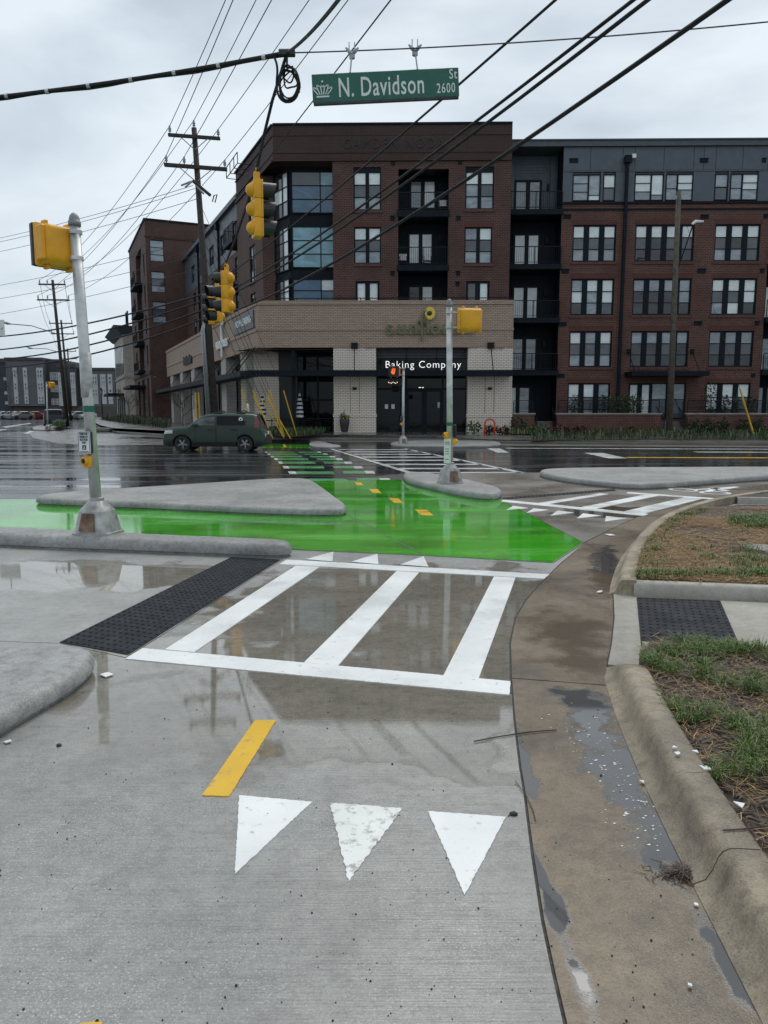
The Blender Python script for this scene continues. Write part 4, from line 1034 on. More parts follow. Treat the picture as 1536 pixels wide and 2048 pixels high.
balcony_stack(tu1 + 0.01, rec1, 1.7, 0); balcony_stack(rec2[0], rec2[1], 1.7, 0)
# slim entrance canopy with tie rods
ca, cb = FR.hit(1249, 750)[0], FR.hit(1400, 750)[0]; cz = FR.hit(1300, 748)[1]
o = MB().fbox(FR, ca, cb, cz - 0.18, cz + 0.1, 0.01, 1.5).build('entrance_canopy', M['navy'], bld)
for px in (1257, 1384):
    uu, zz = FR.hit(px, 703); MB().tube([FR.P(uu, zz, 0.02), FR.P(uu + 0.0, cz + 0.1, 1.4)], 0.03, 5).fbox(FR, uu - 0.12, uu + 0.12, zz - 0.14, zz + 0.14, 0.005, 0.08).build('tie_rod', M['navy'], o)

# ---------------- bakery storey
zp0 = FB.hit(770, 695)[1]; zg = 0.25
fu0 = FB.hit(516, 640)[0]; fu1 = FB.hit(1027, 640)[0]
# parapet beam over the shop
FBS_o = FB.P(fu0, 0); FBS = Frame((FBS_o.x, FBS_o.y), STREET + math.pi)
LEN = 40.0
mb = MB(); bp = [FB.P(fu0, 0), FB.P(fu1, 0), FB.P(fu1, 0, -1.6), FB.P(fu0 + 0.4, 0, -1.6)]
mb.prism([(p.x, p.y) for p in bp], zp0, z_pod).build('shop_parapet', M['tan_high'], bld)
MB().fbox(FBS, -LEN, -0.002, zp0, z_pod, -0.9, 0.0).build('shop_parapet', M['tan_high'], bld)
for (za, zb_, w) in ((FB.hit(770, 609)[1], z_pod + 0.06, 0.07), (FB.hit(770, 661)[1], FB.hit(770, 656)[1], 0.05), (zp0, zp0 + 0.10, 0.04)):
    MB().fbox(FB, fu0 - 0.02, fu1 + 0.03, za, zb_, 0.002, w).build('brick_course', M['tan_high'], bld)
    MB().fbox(FBS, -LEN, 0.0, za, zb_, 0.002, w).build('brick_course', M['tan_high'], bld)
railing(FB, fu0 + 1.0, fu1 - 0.1, z_pod - 0.55, -0.5, bld, 0.85)
MB().sheet([(p.x, p.y) for p in [FB.P(fu0, 0, -0.3), FB.P(fu1, 0, -0.3), FB.P(fu1, 0, -3), FB.P(fu0 + 1, 0, -4.5)]], z_pod - 0.3).build('terrace_floor', M['stone'], bld)
# piers on the street front
for (xa, xb) in ((667, 752), (935, 1024)):
    a, b = FB.hit(xa, 780)[0], FB.hit(xb, 780)[0]
    o = MB().fbox(FB, a, b, zg, zp0 - 0.002, -1.5, -0.004).build('shop_pier', M['tan'], bld)
    MB().fbox(FB, a - 0.04, b + 0.04, FB.hit(700, 834)[1], FB.hit(700, 828)[1], -0.5, 0.05).build('pier_course', M['tan'], o)
    um_ = (a + b) / 2; zz = FB.hit(700, 691)[1]
    MB().fbox(FB, um_ - 0.2, um_ + 0.2, zz - 0.18, zz + 0.16, 0.0, 0.16).tube([FB.P(um_, zz, 0.1), FB.P(um_ + 0.05, FB.hit(700, 742)[1], 1.1)], 0.03, 5).build('tie_rod', M['black_metal'], o)
    zz = FB.hit(700, 777)[1]; MB().fbox(FB, um_ - 0.12, um_ + 0.12, zz - 0.07, zz + 0.07, 0.0, 0.18).build('pier_lamp', M['black_metal'], o)
    for du in (-0.28, 0.28): MB().fbox(FB, um_ + du - 0.012, um_ + du + 0.012, FB.hit(700, 826)[1], FB.hit(700, 752)[1], 0.0, 0.012).build('movement_joint', M['rust'], o)
# glazed entrance bay
ea, eb = FB.hit(752, 780)[0], FB.hit(935, 780)[0]
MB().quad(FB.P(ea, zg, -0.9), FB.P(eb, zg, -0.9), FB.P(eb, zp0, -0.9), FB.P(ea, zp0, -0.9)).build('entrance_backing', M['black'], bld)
zd_ = [FB.hit(840, y, -0.7)[1] for y in (862, 778, 745, 716, 697)]
u_ = [FB.hit(x, 800, -0.7)[0] for x in (752, 812, 842, 871, 885, 935)]
def glazing(fr, cells, parent, w, m='g_shop', fw=0.06, name='shop_window', fm='frame'):
    for (a, b, c, d) in cells:
        mb = MB(); mb.fbox(fr, a, a + fw, c, d, w - 0.05, w + 0.06).fbox(fr, b - fw, b, c, d, w - 0.05, w + 0.06).fbox(fr, a + fw, b - fw, c, c + fw, w - 0.05, w + 0.06).fbox(fr, a + fw, b - fw, d - fw, d, w - 0.05, w + 0.06)
        o = mb.build(name, M[fm], parent); MB().quad(fr.P(a + fw - 0.01, c + fw - 0.01, w), fr.P(b - fw + 0.01, c + fw - 0.01, w), fr.P(b - fw + 0.01, d - fw + 0.01, w), fr.P(a + fw - 0.01, d - fw + 0.01, w)).build('pane', M[m], o)
glazing(FB, [(ea, u_[1], zg, zd_[1]), (u_[4], eb, zg, zd_[1]), (ea, u_[1], zd_[1], zd_[2]), (u_[1], u_[4], zd_[1], zd_[2]), (u_[4], eb, zd_[1], zd_[2])] + [(ea + (eb - ea) * k / 3, ea + (eb - ea) * (k + 1) / 3, zd_[2], zd_[3]) for k in range(3)], bld, -0.7)
glazing(FB, [(u_[1], (u_[1] + u_[4]) / 2, zg, zd_[1]), ((u_[1] + u_[4]) / 2, u_[4], zg, zd_[1])], bld, -0.7, fw=0.16, name='shop_door')
for k in range(3):
    lo = MB(); z = zd_[3]
    while z < zp0 - 0.05: lo.fbox(FB, ea + (eb - ea) * k / 3 + 0.04, ea + (eb - ea) * (k + 1) / 3 - 0.04, z, z + 0.05, -0.72, -0.62); z += 0.085
    lo.build('louvre', M['clad_trim'], bld)
for px in (773, 786): q = FB.hit(px, 813, -0.69); MB().fbox(FB, q[0] - 0.1, q[0] + 0.1, q[1] - 0.14, q[1] + 0.14, -0.695, -0.69).build('window_notice', M['umb_white'], bld)
q = FB.hit(879, 810, -0.69); MB().fbox(FB, q[0] - 0.12, q[0] + 0.12, q[1] - 0.18, q[1] + 0.18, -0.695, -0.69).build('window_notice', M['g_half'], bld)
for (px, py, w_) in ((840, 775, 0.16), (846, 775, 0.10), (857, 781, 0.5)): q = FB.hit(px, py, -0.6); MB().fbox(FB, q[0] - w_ / 2, q[0] + w_ / 2, q[1] - 0.012, q[1] + 0.012, -0.69, -0.67).build('ceiling_lamp', M['lamp_glow'], bld)
for k in range(7): q = FB.hit(777 + k * 2.9, 764.5 + (k % 3) * 0.9, -0.6); MB().rbox(q[0] - 0.02, q[0] + 0.02, -0.02, 0.02, -0.02, 0.02, 0.008, 1, Matrix.Translation(FB.P(0, q[1], -0.66)) @ Matrix.Rotation(YAW, 4, 'Z')).build('string_bulb', M['lamp_glow'], bld)
# open corner: dark glazing set back, shaded brick wall, column
Db = 3.2
oa, ob = FB.hit(552, 780, -Db)[0], FB.hit(667, 780)[0]
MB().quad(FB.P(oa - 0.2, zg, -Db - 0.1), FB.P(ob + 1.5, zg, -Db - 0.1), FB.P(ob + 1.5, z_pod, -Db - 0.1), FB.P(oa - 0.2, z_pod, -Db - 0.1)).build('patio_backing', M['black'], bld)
um1 = FB.hit(595, 780, -Db)[0]; cells = []
zlev = [zg, FB.hit(600, 800, -Db)[1], FB.hit(600, 752, -Db)[1], FB.hit(600, 712, -Db)[1], zp0]
for a, b in ((um1, um1 + 1.35), (um1 + 1.35, um1 + 2.7), (um1 + 2.7, ob + 1.4)):
    for c, d in zip(zlev, zlev[1:]): cells.append((a, b, c, d))
glazing(FB, cells, bld, -Db)
wa, wb_ = FB.hit(482, 780, -Db)[0], oa + 0.2
MB().fbox(FB, wa, wb_, zg, zp0, -Db - 0.3, -Db).build('patio_wall', M['tan'], bld)
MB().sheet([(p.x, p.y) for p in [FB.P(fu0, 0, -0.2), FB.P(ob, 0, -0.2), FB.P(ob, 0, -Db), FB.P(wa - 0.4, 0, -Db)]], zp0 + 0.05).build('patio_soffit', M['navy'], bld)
cu = FB.hit(586, 700, -0.3)[0]; MB().fbox(FB, cu - 0.1, cu + 0.1, zg, zp0 + 0.4, -0.45, -0.25).build('patio_column', M['black_metal'], bld)
# long thin canopy round the corner
cz_t, cz_b = FB.hit(770, 740, 1.15)[1], FB.hit(770, 751.5, 1.15)[1]; cz = (cz_t + cz_b) / 2
canopy = MB().fbox(FB, fu0 - 0.4, fu1 - 0.1, cz_b, cz_t, 0.06, 1.15).build('shop_canopy', M['navy'], bld)
MB().fbox(FBS, -LEN - 2, 0.1, cz_b, cz_t - 0.003, 0.06, 1.2).build('shop_canopy', M['navy'], bld)
MB().prism([(p.x, p.y) for p in [FB.P(fu0 - 0.42, 0, 1.15), FBS.P(0.11, 0, 1.2), FBS.P(0.11, 0, 0.06), FB.P(fu0 - 0.42, 0, 0.0)]], cz_b + 0.004, cz_t - 0.006).build('shop_canopy', M['navy'], bld)
# side street front: white piers, dark shop windows
random.seed(3)
s_edges = [3.3, 5.0, 9.6, 11.3, 16.2, 17.9, 22.8, 24.5, 29.4, 31.0, 36.0, 37.6, LEN]
i = 0
while i < len(s_edges) - 1:
    a, b = s_edges[i], s_edges[i + 1]
    if i % 2 == 0: MB().fbox(FBS, -b, -a, zg, zp0 - 0.002, -1.0, -0.004).build('shop_pier', M['pale_brick'], bld)
    else:
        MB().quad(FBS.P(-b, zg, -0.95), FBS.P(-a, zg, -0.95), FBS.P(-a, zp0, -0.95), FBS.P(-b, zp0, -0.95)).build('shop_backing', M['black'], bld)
        m_ = (a + b) / 2
        glazing(FBS, [(-b, -m_, zg, cz), (-m_, -a, zg, cz), (-b, -m_, cz + 0.3, zp0 - 0.5), (-m_, -a, cz + 0.3, zp0 - 0.5)], bld, -0.8, m='g_dark')
    i += 1
for s in (4.1, 10.5, 17.0, 23.6, 30.2, 36.8):
    MB().tube([FBS.P(-s, zp0 - 0.05, 0.05), FBS.P(-s, cz + 0.2, 1.1)], 0.03, 5).build('tie_rod', M['black_metal'], bld)
for px in (486, 497): q = FBS.P(-1.5 if px == 486 else -0.5, zp0 - 0.1, 0.05)
for s in (0.6, 2.0): MB().tube([FBS.P(-s, zp0 + 0.1, 0.05), FBS.P(-s - 0.6, cz + 0.2, 1.1)], 0.035, 5).build('tie_rod', M['black_metal'], bld)
# banner, star-shaped sign and small letters on the side parapet
r = FBS.rect(469, 627, 509, 665); bn = MB().fbox(FBS, r[0], r[1], r[2] + 0.05, r[3] - 0.05, 0.055, 0.08).build('leasing_banner', M['banner'], bld)
text_mesh('NOW LEASING', 0.62, wall_matrix(FBS, (r[0] + r[1]) / 2, r[2] + 0.45, 0.095), 'lettering', M['letter_white'], bn, 0.008, (r[1] - r[0]) / 5.2, 'CENTER', 0.012)
q = FBS.hit(447, 683); ss = MB().tube([FBS.P(q[0], q[1] - 1.1, 0.14), FBS.P(q[0], q[1] + 1.2, 0.14), FBS.P(q[0] + 0.25, q[1] + 1.5, 0.14)], 0.10, 6)
for k in range(10): e = k * 0.6283; ss.tube([FBS.P(q[0] + 0.5 + 0.1 * math.cos(e), q[1] + 1.5 + 0.1 * math.sin(e), 0.14), FBS.P(q[0] + 0.5 + 0.4 * math.cos(e), q[1] + 1.5 + 0.4 * math.sin(e), 0.14)], 0.07, 5)
ss_o = ss.build('side_sign', M['letter_white'], bld)
text_mesh('sunflour', 1.15, wall_matrix(FBS, q[0], q[1] - 0.45, 0.12), 'lettering', M['letter_white'], ss_o, 0.06, 1.1, 'CENTER', 0.02)
q = FBS.hit(377, 722); sl = MB()
for k in range(9): sl.fbox(FBS, q[0] - 2.2 + k * 0.5, q[0] - 1.85 + k * 0.5, q[1] - 0.3, q[1] + (0.35 if k % 3 else 0.5), 0.06, 0.14)
sl.build('letter_sign', M['black_metal'], bld)
# bakery sign over the entrance
sg = MB().fbox(FB, FB.hit(776, 672)[0], FB.hit(945, 672)[0], FB.hit(850, 668.5)[1], FB.hit(850, 667)[1], 0.055, 0.10).build('shop_sign', M['olive'], bld)
sz = FB.hit(850, 669)[1]; hx = FB.hit(850, 646)[1] - sz
def letter_at(ch, px, sx=1.0): text_mesh(ch, hx * 1.85, wall_matrix(FB, FB.hit(px, 660)[0], sz, 0.13), 'lettering', M['olive'], sg, 0.05, sx, 'LEFT', 0.012)
for ch, px in (('s', 772), ('u', 794), ('n', 817), ('o', 860), ('u', 884), ('r', 909)): letter_at(ch, px, 0.92)
st = [FB.hit(x, y) for x, y in ((843.5, 682), (843.5, 650), (844, 637), (846, 629), (850, 624), (855, 622))]
stem_ = MB().tube([FB.P(a, b, 0.14) for a, b in st], 0.075, 6); a0, b0 = FB.hit(856, 668), FB.hit(854, 641)
stem_.tube([FB.P(a0[0], a0[1], 0.14), FB.P(b0[0], b0[1], 0.14)], 0.085, 6)
stem_.build('flower_stem', M['olive'], sg)
cu_, cz_ = FB.hit(860, 627); pt = MB()
for k in range(20):
    q = 2 * math.pi * k / 20; da = Vector((math.cos(q), math.sin(q))); pr_ = Vector((-da.y, da.x)); p = lambda r_, s_, w_=0.15: FB.P(cu_ + da.x * r_ * 0.85 + pr_.x * s_, cz_ + da.y * r_ + pr_.y * s_, w_)
    pt.hexa([p(0.14, -0.05), p(0.26, -0.075), p(0.42, 0.0), p(0.26, 0.075), p(0.14, 0.05)], [p(0.14, -0.05, 0.19), p(0.26, -0.075, 0.2), p(0.42, 0.0, 0.19), p(0.26, 0.075, 0.2), p(0.14, 0.05, 0.19)])
pt.build('sunflower_petals', M['petal'], sg)
cu2, cz2 = FB.hit(858, 627.5); hd = MB(); hd.lathe([(0.14, 0.0), (0.13, 0.05), (0.08, 0.08)], (0, 0, 0), 14, Matrix.Translation(FB.P(cu2, cz2, 0.19)) @ Matrix.Rotation(YAW, 4, 'Z') @ Matrix.Rotation(R(90), 4, 'X')); hd.build('sunflower_head', M['black'], sg)
lf = MB()
for (ax, ay, bx_, by_) in ((834, 645, 843, 647), (853, 652, 845, 645)):
    a, b = Vector(FB.hit(ax, ay)), Vector(FB.hit(bx_, by_)); d = (b - a); nn = Vector((-d.y, d.x)).normalized() * 0.12; mid = (a + b) / 2
    pp = lambda q, w_: FB.P(q.x, q.y, w_)
    lf.hexa([pp(a, 0.15), pp(mid - nn, 0.15), pp(b, 0.15), pp(mid + nn, 0.15)], [pp(a, 0.18), pp(mid - nn, 0.18), pp(b, 0.18), pp(mid + nn, 0.18)])
lf.build('flower_leaf', M['leaf_dark'], sg)
q = FB.hit(846, 740, 0.6); text_mesh('Baking Company', 0.60, wall_matrix(FB, q[0], q[1] + 0.13, 0.6), 'lettering', M['lit_white'], sg, 0.03, 1.0, 'CENTER', -0.006, 1.14)

# ---------------- side wing behind the shops
FSW = Frame((FS.P(-side_len, 0, -1.2).x, FS.P(-side_len, 0, -1.2).y), STREET + math.pi)
zs_top = 18.3; zs_br = 14.6
hh = []
levels = [(6.2, 8.4), (9.3, 11.5), (12.4, 14.2)]
cols_ = [4.6, 9.4, 14.4, 19.4, 24.4]
for s in cols_:
    for (c, d) in levels: hh.append((-s - 1.6, -s, c, d))
wall_holes(FSW, -31, 0, 5.0, zs_br, hh).build('side_wing_wall', M['brick'], bld)
for k, h in enumerate(hh): window(FSW, h, bld, 2, kinds=('g_half', 'g_mid', 'g_half'))
hc = [(-s - 2.2, -s, 15.3, 17.0) for s in cols_ + [0.9]]
wall_holes(FSW, -31, 0, zs_br, zs_top, hc, 0.02).build('side_wing_cladding', M['clad'], bld)
for h in hc: window(FSW, h, bld, 3, rows=(0.5, 0.5), kinds=('g_half', 'g_mid'), mull=0.1)
MB().fbox(FSW, -31, 0.6, zs_top, zs_top + 0.35, -2.0, 0.35).build('eave', M['clad'], bld)
for s in (1.0, 12.0, 22.0): MB().fbox(FSW, -s - 0.09, -s + 0.09, 5, zs_top - 0.6, 0.03, 0.2).fbox(FSW, -s - 0.25, -s + 0.25, zs_top - 0.6, zs_top - 0.1, 0.03, 0.35).build('downspout', M['navy'], bld)
for z in (14.6, 11.2, 7.9):
    o = MB().fbox(FSW, -3.6, -0.3, z - 0.35, z, 0.03, 1.5).build('balcony_slab', M['navy'], bld); railing(FSW, -3.55, -0.35, z, 1.42, o, 1.08, ends=1.3)
MB().fbox(FSW, -3.4, -0.5, 5.0, 14.2, 0.022, 0.06).build('balcony_back', M['navy'], bld)

# ================================================================== brick block further down the street
BS = 41.5
FK = Frame((FBS.P(-BS, 0, 1.55).x, FBS.P(-BS, 0, 1.55).y), STREET + math.pi)      # street side
kz = 22.4
blk = thing('brick_block', 'tall dark brick apartment block beyond the tan shop row', 'building', FK.P(-8, 0.5))
FX = Frame((FK.o.x, FK.o.y), STREET + math.pi / 2 + math.pi)  # end wall facing the viewer: u runs away from the street
FX = Frame((FK.o.x, FK.o.y), math.atan2(-FK.n.y, -FK.n.x))
px_w = [FX.rect(306, 480, 321.5, 523), FX.rect(309, 543, 323.5, 585), FX.rect(311.5, 603, 326.5, 646)]
uc = sum((r[0] + r[1]) / 2 for r in px_w) / 3; px_w = [(uc - 0.75, uc + 0.75, r[2], r[3]) for r in px_w]
wall_holes(FX, 0, 16, 0.2, kz, px_w).build('end_wall', M['brick'], blk)
for r in px_w: window(FX, r, blk, 1, rows=(0.33, 0.36, 0.31), kinds=('g_half', 'g_mid', 'g_half'))
kl = [(7.2, 9.3), (10.5, 12.6), (13.8, 15.9), (17.1, 19.2)]
kh = [(-s - w_, -s, c, d) for s, w_ in ((1.6, 1.2), (12.5, 2.0)) for c, d in kl] + [(-10.5, -4.5, 6.6, 20.4)]
kd_ = [(-3.6, -1.8, 0.3, 5.6), (-8.6, -6.4, 0.3, 5.6), (-13.5, -11.3, 0.3, 5.6)]
wall_holes(FK, -18, 0, 0.2, kz, kh + kd_, 0.0, 0.5).build('street_wall', M['brick'], blk)
for h in kh[:-1]: window(FK, h, blk, 2, kinds=('g_half', 'g_mid', 'g_half'), sill=True)
for h in kd_: MB().fbox(FK, h[0], h[1], h[2], h[3], -0.5, -0.3).build('shop_opening', M['g_dark'], blk)
MB().fbox(FK, -10.5, -4.5, 6.6, 20.4, -0.5, -0.45).build('balcony_recess', M['navy'], blk)
for c, d in kl:
    o = MB().fbox(FK, -10.2, -4.8, c - 0.9, c - 0.6, -0.44, 0.8).build('balcony_slab', M['navy'], blk); railing(FK, -10.1, -4.9, c - 0.6, 0.75, o, 1.05, 0.16, ends=0.7)
    MB().fbox(FK, -8.9, -6.2, c - 0.55, d, -0.44, -0.36).build('balcony_door', M['g_half'], blk)
MB().fbox(FK, -18, 0.1, kz, kz + 0.2, -16, 0.12).build('roof_edge', M['navy'], blk)
MB().fbox(FK, -18, 0.1, 6.0, 6.3, 0.002, 0.12).build('stone_band', M['brick_dark'], blk); MB().fbox(FX, -0.1, 16, kz - 1.8, kz - 1.6, 0.002, 0.07).build('brick_course', M['brick_dark'], blk)
MB().fbox(FK, -14, -5, 4.6, 4.9, 0.01, 1.8).build('entrance_canopy', M['navy'], blk)

# ================================================================== cream building with a deep cornice
ZC = 12.6
FCB = Frame((FBS.P(-66, 0, 2.2).x, FBS.P(-66, 0, 2.2).y), STREET + math.pi)
FCE = Frame((FCB.o.x, FCB.o.y), math.atan2(-FCB.n.y, -FCB.n.x))
crm = thing('cream_building', 'cream stone building with dark flared cornice and tall narrow fins', 'building', FCB.P(-6, 0.5))
M['cream'] = plain('cream_stone', (0.34, 0.31, 0.26), 0.75, 0, 0.12, 2)
MB().fbox(FCB, -16, 0, 0.2, ZC, -12, 0).build('wall', M['cream'], crm)
for s in range(7): MB().fbox(FCB, -s * 2.1 - 1.6, -s * 2.1 - 0.8, 7.2, ZC - 1.2, 0.002, 0.06).build('tall_window', M['g_mid'], crm)
for s in range(3): MB().fbox(FCE, s * 1.7 + 0.7, s * 1.7 + 1.3, 7.5, ZC - 1.2, 0.002, 0.10).build('stone_fin', M['cream'], crm)
MB().fbox(FCB, -16.1, 0.1, 6.6, 6.9, -12, 0.15).build('stone_band', M['stone'], crm)
cp = MB(); e0 = [FCB.P(-16.2, ZC, 0.2), FCB.P(0.2, ZC, 0.2), FCB.P(0.2, ZC, -12), FCB.P(-16.2, ZC, -12)]; e1 = [FCB.P(-17.2, ZC + 1.1, 1.3), FCB.P(1.2, ZC + 1.1, 1.3), FCB.P(1.2, ZC + 1.1, -13), FCB.P(-17.2, ZC + 1.1, -13)]
cp.hexa(e0, e1).build('cornice', M['clad_trim'], crm)
MB().fbox(FCB, -12, -2, 4.2, 4.5, 0.01, 2.2).build('entrance_canopy', M['navy'], crm)
for s in range(4): MB().fbox(FCB, -s * 3.6 - 3.0, -s * 3.6 - 1.0, 0.4, 3.9, 0.002, 0.06).build('shop_window', M['g_dark'], crm)
for k in (3, 5): MB().tube([FCB.P(-k, ZC + 1.1, -1), FCB.P(-k, ZC + 3.6, -1)], 0.12, 6).build('roof_mast', M['black_metal'], crm)

# ================================================================== far grey apartments at the end of the street
FG = Frame((0, 150), R(2))
far = thing('grey_apartment_building', 'long grey apartment building with white window strips at the end of the street', 'building', FG.P(-65, 0.6))
M['far_grey'] = plain('far_grey_render', (0.105, 0.11, 0.115), 0.7, 0, 0.08, 0.3); M['far_dark'] = plain('far_dark_render', (0.06, 0.062, 0.066), 0.7, 0, 0.1, 0.3)
M['far_navy'] = plain('far_navy_render', (0.035, 0.045, 0.06), 0.7, 0, 0.1, 0.3); M['far_white'] = plain('far_white_panel', (0.46, 0.47, 0.48), 0.6, 0, 0.06, 0.3)
M['far_base'] = plain('far_brown_base', (0.075, 0.066, 0.06), 0.7, 0, 0.15, 0.5)
def fz(py): return FG.hit(100, py)[1]
def fux(px): return FG.hit(px, 780)[0]
for (a, b, t, m, dp) in ((-140, 18, 725, 'far_navy', 0.0), (18, 92, 721, 'far_grey', 0.8), (92, 118, 723, 'far_dark', -1.0), (118, 154, 735, 'far_dark', 0.2), (154, 162, 740, 'far_dark', -1.0), (162, 228, 740, 'far_grey', -0.6), (228, 420, 738, 'far_dark', -2.0)):
    MB().fbox(FG, fux(a), fux(b), fz(812) if m != 'far_navy' else 0.3, fz(t), -14, dp).build('wall', M[m], far)
    MB().fbox(FG, fux(a) - 0.1, fux(b) + 0.1, fz(t), fz(t) + 0.5, -14, dp + 0.25).build('roof_edge', M['far_dark'], far)
MB().fbox(FG, fux(18), fux(420), 0.3, fz(812) - 0.004, -14, -0.3).build('base_wall', M['far_base'], far)
def fwin(px, pyt, pyb, wpx, dp, strip=True):
    a, b = fux(px - wpx / 2), fux(px + wpx / 2)
    if strip: MB().fbox(FG, a - 0.15, b + 0.15, fz(pyb), fz(pyt), dp + 0.004, dp + 0.1).build('white_panel', M['far_white'], far)
    rows_ = [(pyt + 4, pyt + 20), (pyt + 30, pyt + 44), (pyt + 57, pyt + 70)]
    for (c, d) in rows_:
        if d > pyb: continue
        o = MB().fbox(FG, a, b, fz(d), fz(c), dp + 0.11, dp + 0.2).build('window', M['far_white'], far)
        n = 2 if wpx > 7 else 1
        for k in range(n):
            for l in range(2):
                uu = a + (b - a) * k / n; zz = fz(d) + (fz(c) - fz(d)) * l / 2; MB().fbox(FG, uu + 0.18, uu + (b - a) / n - 0.12, zz + 0.15, zz + (fz(c) - fz(d)) / 2 - 0.12, dp + 0.19, dp + 0.215).build('pane', M['g_dark'], far)
for px, w_ in ((36, 5), (56, 5), (85, 10)): fwin(px, 736, 808, w_, 0.8)
for px, w_ in ((102, 8), (111, 8)): fwin(px, 740, 812, w_, -1.0, False)
for px, w_ in ((124, 8), (147, 8)): fwin(px, 745, 812, w_, 0.2)
for px, w_ in ((188, 9), (205, 8), (219, 6)): fwin(px, 748, 808, w_, -0.6)
for py in (758, 786, 806): a = fux(15); MB().fbox(FG, a - 0.6, a + 0.6, fz(py + 3), fz(py - 3), 0.004, 0.1).build('window', M['far_white'], far)

# ================================================================== PEDESTRIAN SIGNAL POLES
def orient(d, up=(0, 0, 1)):
    """matrix whose local y points along d (horizontal), z up"""
    y = Vector(d).normalized(); z = Vector(up); x = y.cross(z).normalized(); return Matrix((x, y, z)).transposed().to_4x4()
def ped_pole(base, top, label, head_dir, arm_dir, head_z, ground, lit=False, base_rot=0.0, signs=(), head_size=1.0, group='pedestrian signal poles', arm=0.36):
    """base: foot of the cast base; top: tip of the cap; head_dir: where the lens looks; arm_dir: the side of the pole it hangs on"""
    t = thing('pedestrian_signal', label, 'traffic signal', base, group)
    base = Vector(base); top = Vector(top); ax = (top - base); H = ax.length; ax.normalize()
    at = lambda h: base + ax * h
    rot = Matrix.Rotation(base_rot, 4, 'Z')
    # cast base: square foot, tapered sides, shoulder to a round neck
    rings = [(0.235, 0.0, 4), (0.235, 0.025, 4), (0.215, 0.03, 4), (0.165, 0.27, 4), (0.15, 0.30, 4), (0.085, 0.385, 4)]
    vs = []; n = 16
    for (r, h, _) in rings:
        for k in range(n):
            q = 2 * math.pi * (k + 0.5) / n; c, s_ = math.cos(q), math.sin(q); m_ = max(abs(c), abs(s_)); sq = 1 / m_
            mix_ = 1.0 if h < 0.29 else 0.75 if h < 0.32 else 0.1
            cut = min(sq, 1.30)
            rr = r * (cut * mix_ + (1 - mix_)); vs.append(rot @ Vector((rr * c, rr * s_, h)) + base)
    fs = [(i * n + k, i * n + (k + 1) % n, (i + 1) * n + (k + 1) % n, (i + 1) * n + k) for i in range(len(rings) - 1) for k in range(n)] + [tuple(range((len(rings) - 1) * n, len(rings) * n))]
    bo = MB().add(vs, fs).build('cast_base', M['cast'], t)
    pm = rot @ Matrix.Rotation(R(-7), 4, 'X') if False else rot
    dr = MB(); a = 0.0
    q = [Vector((x, -(0.222 - 0.2 * (z - 0.03)) - 0.004, z)) for x, z in ((-0.10, 0.05), (0.10, 0.05), (0.075, 0.255), (-0.075, 0.255))]
    q2 = [v + Vector((0, -0.008, 0)) for v in q]
    dr.hexa([base + rot @ v for v in q], [base + rot @ v for v in q2]); dr.build('access_door', M['rust'], bo)
    MB().lathe([(0.082, 0.37), (0.082, 0.42), (0.074, 0.425)], base, 20).build('collar', M['cast'], bo)
    MB().tube([at(0.38), at(H * 0.5), at(H - 0.13)], [0.064, 0.061, 0.058], 24).build('pole', M['pole'], t, True)
    MB().lathe([(0.068, 0), (0.068, 0.05), (0.060, 0.052), (0.058, 0.075), (0.047, 0.11), (0.026, 0.135), (0.005, 0.145)], at(H - 0.15), 20).build('pole_cap', M['cap'], t, True)
    # head
    hc = at(head_z); A = Vector(arm_dir).normalized(); Mh = Matrix.Translation(hc + A * (arm * head_size + 0.07)) @ orient(head_dir) @ Matrix.Scale(head_size, 4)
    h = MB(); h.rbox(-0.24, 0.24, -0.15, 0.10, -0.235, 0.235, 0.06, 3); h.v = [tuple(Mh @ Vector((v[0] * (1 + 0.5 * min(0, v[1] - 0.02)), v[1], v[2] * (1 + 0.7 * min(0, v[1] - 0.02))))) for v in h.v]; h.rbox(-0.26, 0.26, 0.055, 0.115, -0.25, 0.25, 0.025, 2, Mh)
    h.rbox(-0.27, -0.215, -0.10, 0.05, -0.20, 0.20, 0.015, 1, Mh)
    for x in (-0.14, 0.14):
        for z in (-0.255, 0.255): h.rbox(x - 0.02, x + 0.02, 0.0, 0.10, z - 0.025, z + 0.025, 0.006, 1, Mh)
    ho = h.build('signal_housing', M['sig_yellow'], t, True)
    fix_smooth(ho, 35)
    v = MB(); v.rbox(-0.262, 0.262, 0.117, 0.165, -0.252, 0.252, 0.02, 2, Mh)
    v.build('black_door', M['black'], ho)
    vi = MB()
    for (a_, b_) in (((-0.24, 0.235), (0.24, 0.25)), ((-0.24, -0.235), (-0.225, 0.235)), ((0.225, -0.235), (0.24, 0.235))):
        vi.rbox(a_[0], b_[0], 0.166, 0.22, a_[1], b_[1], 0.004, 1, Mh)
    vi.build('visor', M['black'], ho)
    if lit:
        hand = MB()
        def hb(x0, z0, x1, z1, r_): hand.tube([Mh @ Vector((x0, 0.172, z0)), Mh @ Vector((x1, 0.172, z1))], r_, 6)
        hb(0, -0.12, 0, -0.03, 0.05 * head_size)
        for k, (dx, l) in enumerate(((-0.055, 0.13), (-0.02, 0.17), (0.018, 0.16), (0.052, 0.12))): hb(dx, -0.03, dx * 1.5, l, 0.014 * head_size)
        hb(0.05, -0.10, 0.115, 0.0, 0.02 * head_size)
        hand.build('lit_hand', M['hand'], ho)
    for dz in (-0.15, 0.15): br = MB(); br.tube([hc + Vector((0, 0, dz * head_size)), hc + A * 0.16 + Vector((0, 0, dz * head_size))], 0.018, 6); br.lathe([(0.072, -0.02), (0.072, 0.02)], hc + Vector((0, 0, dz * head_size)), 16); br.build('bracket', M['pole'], t)
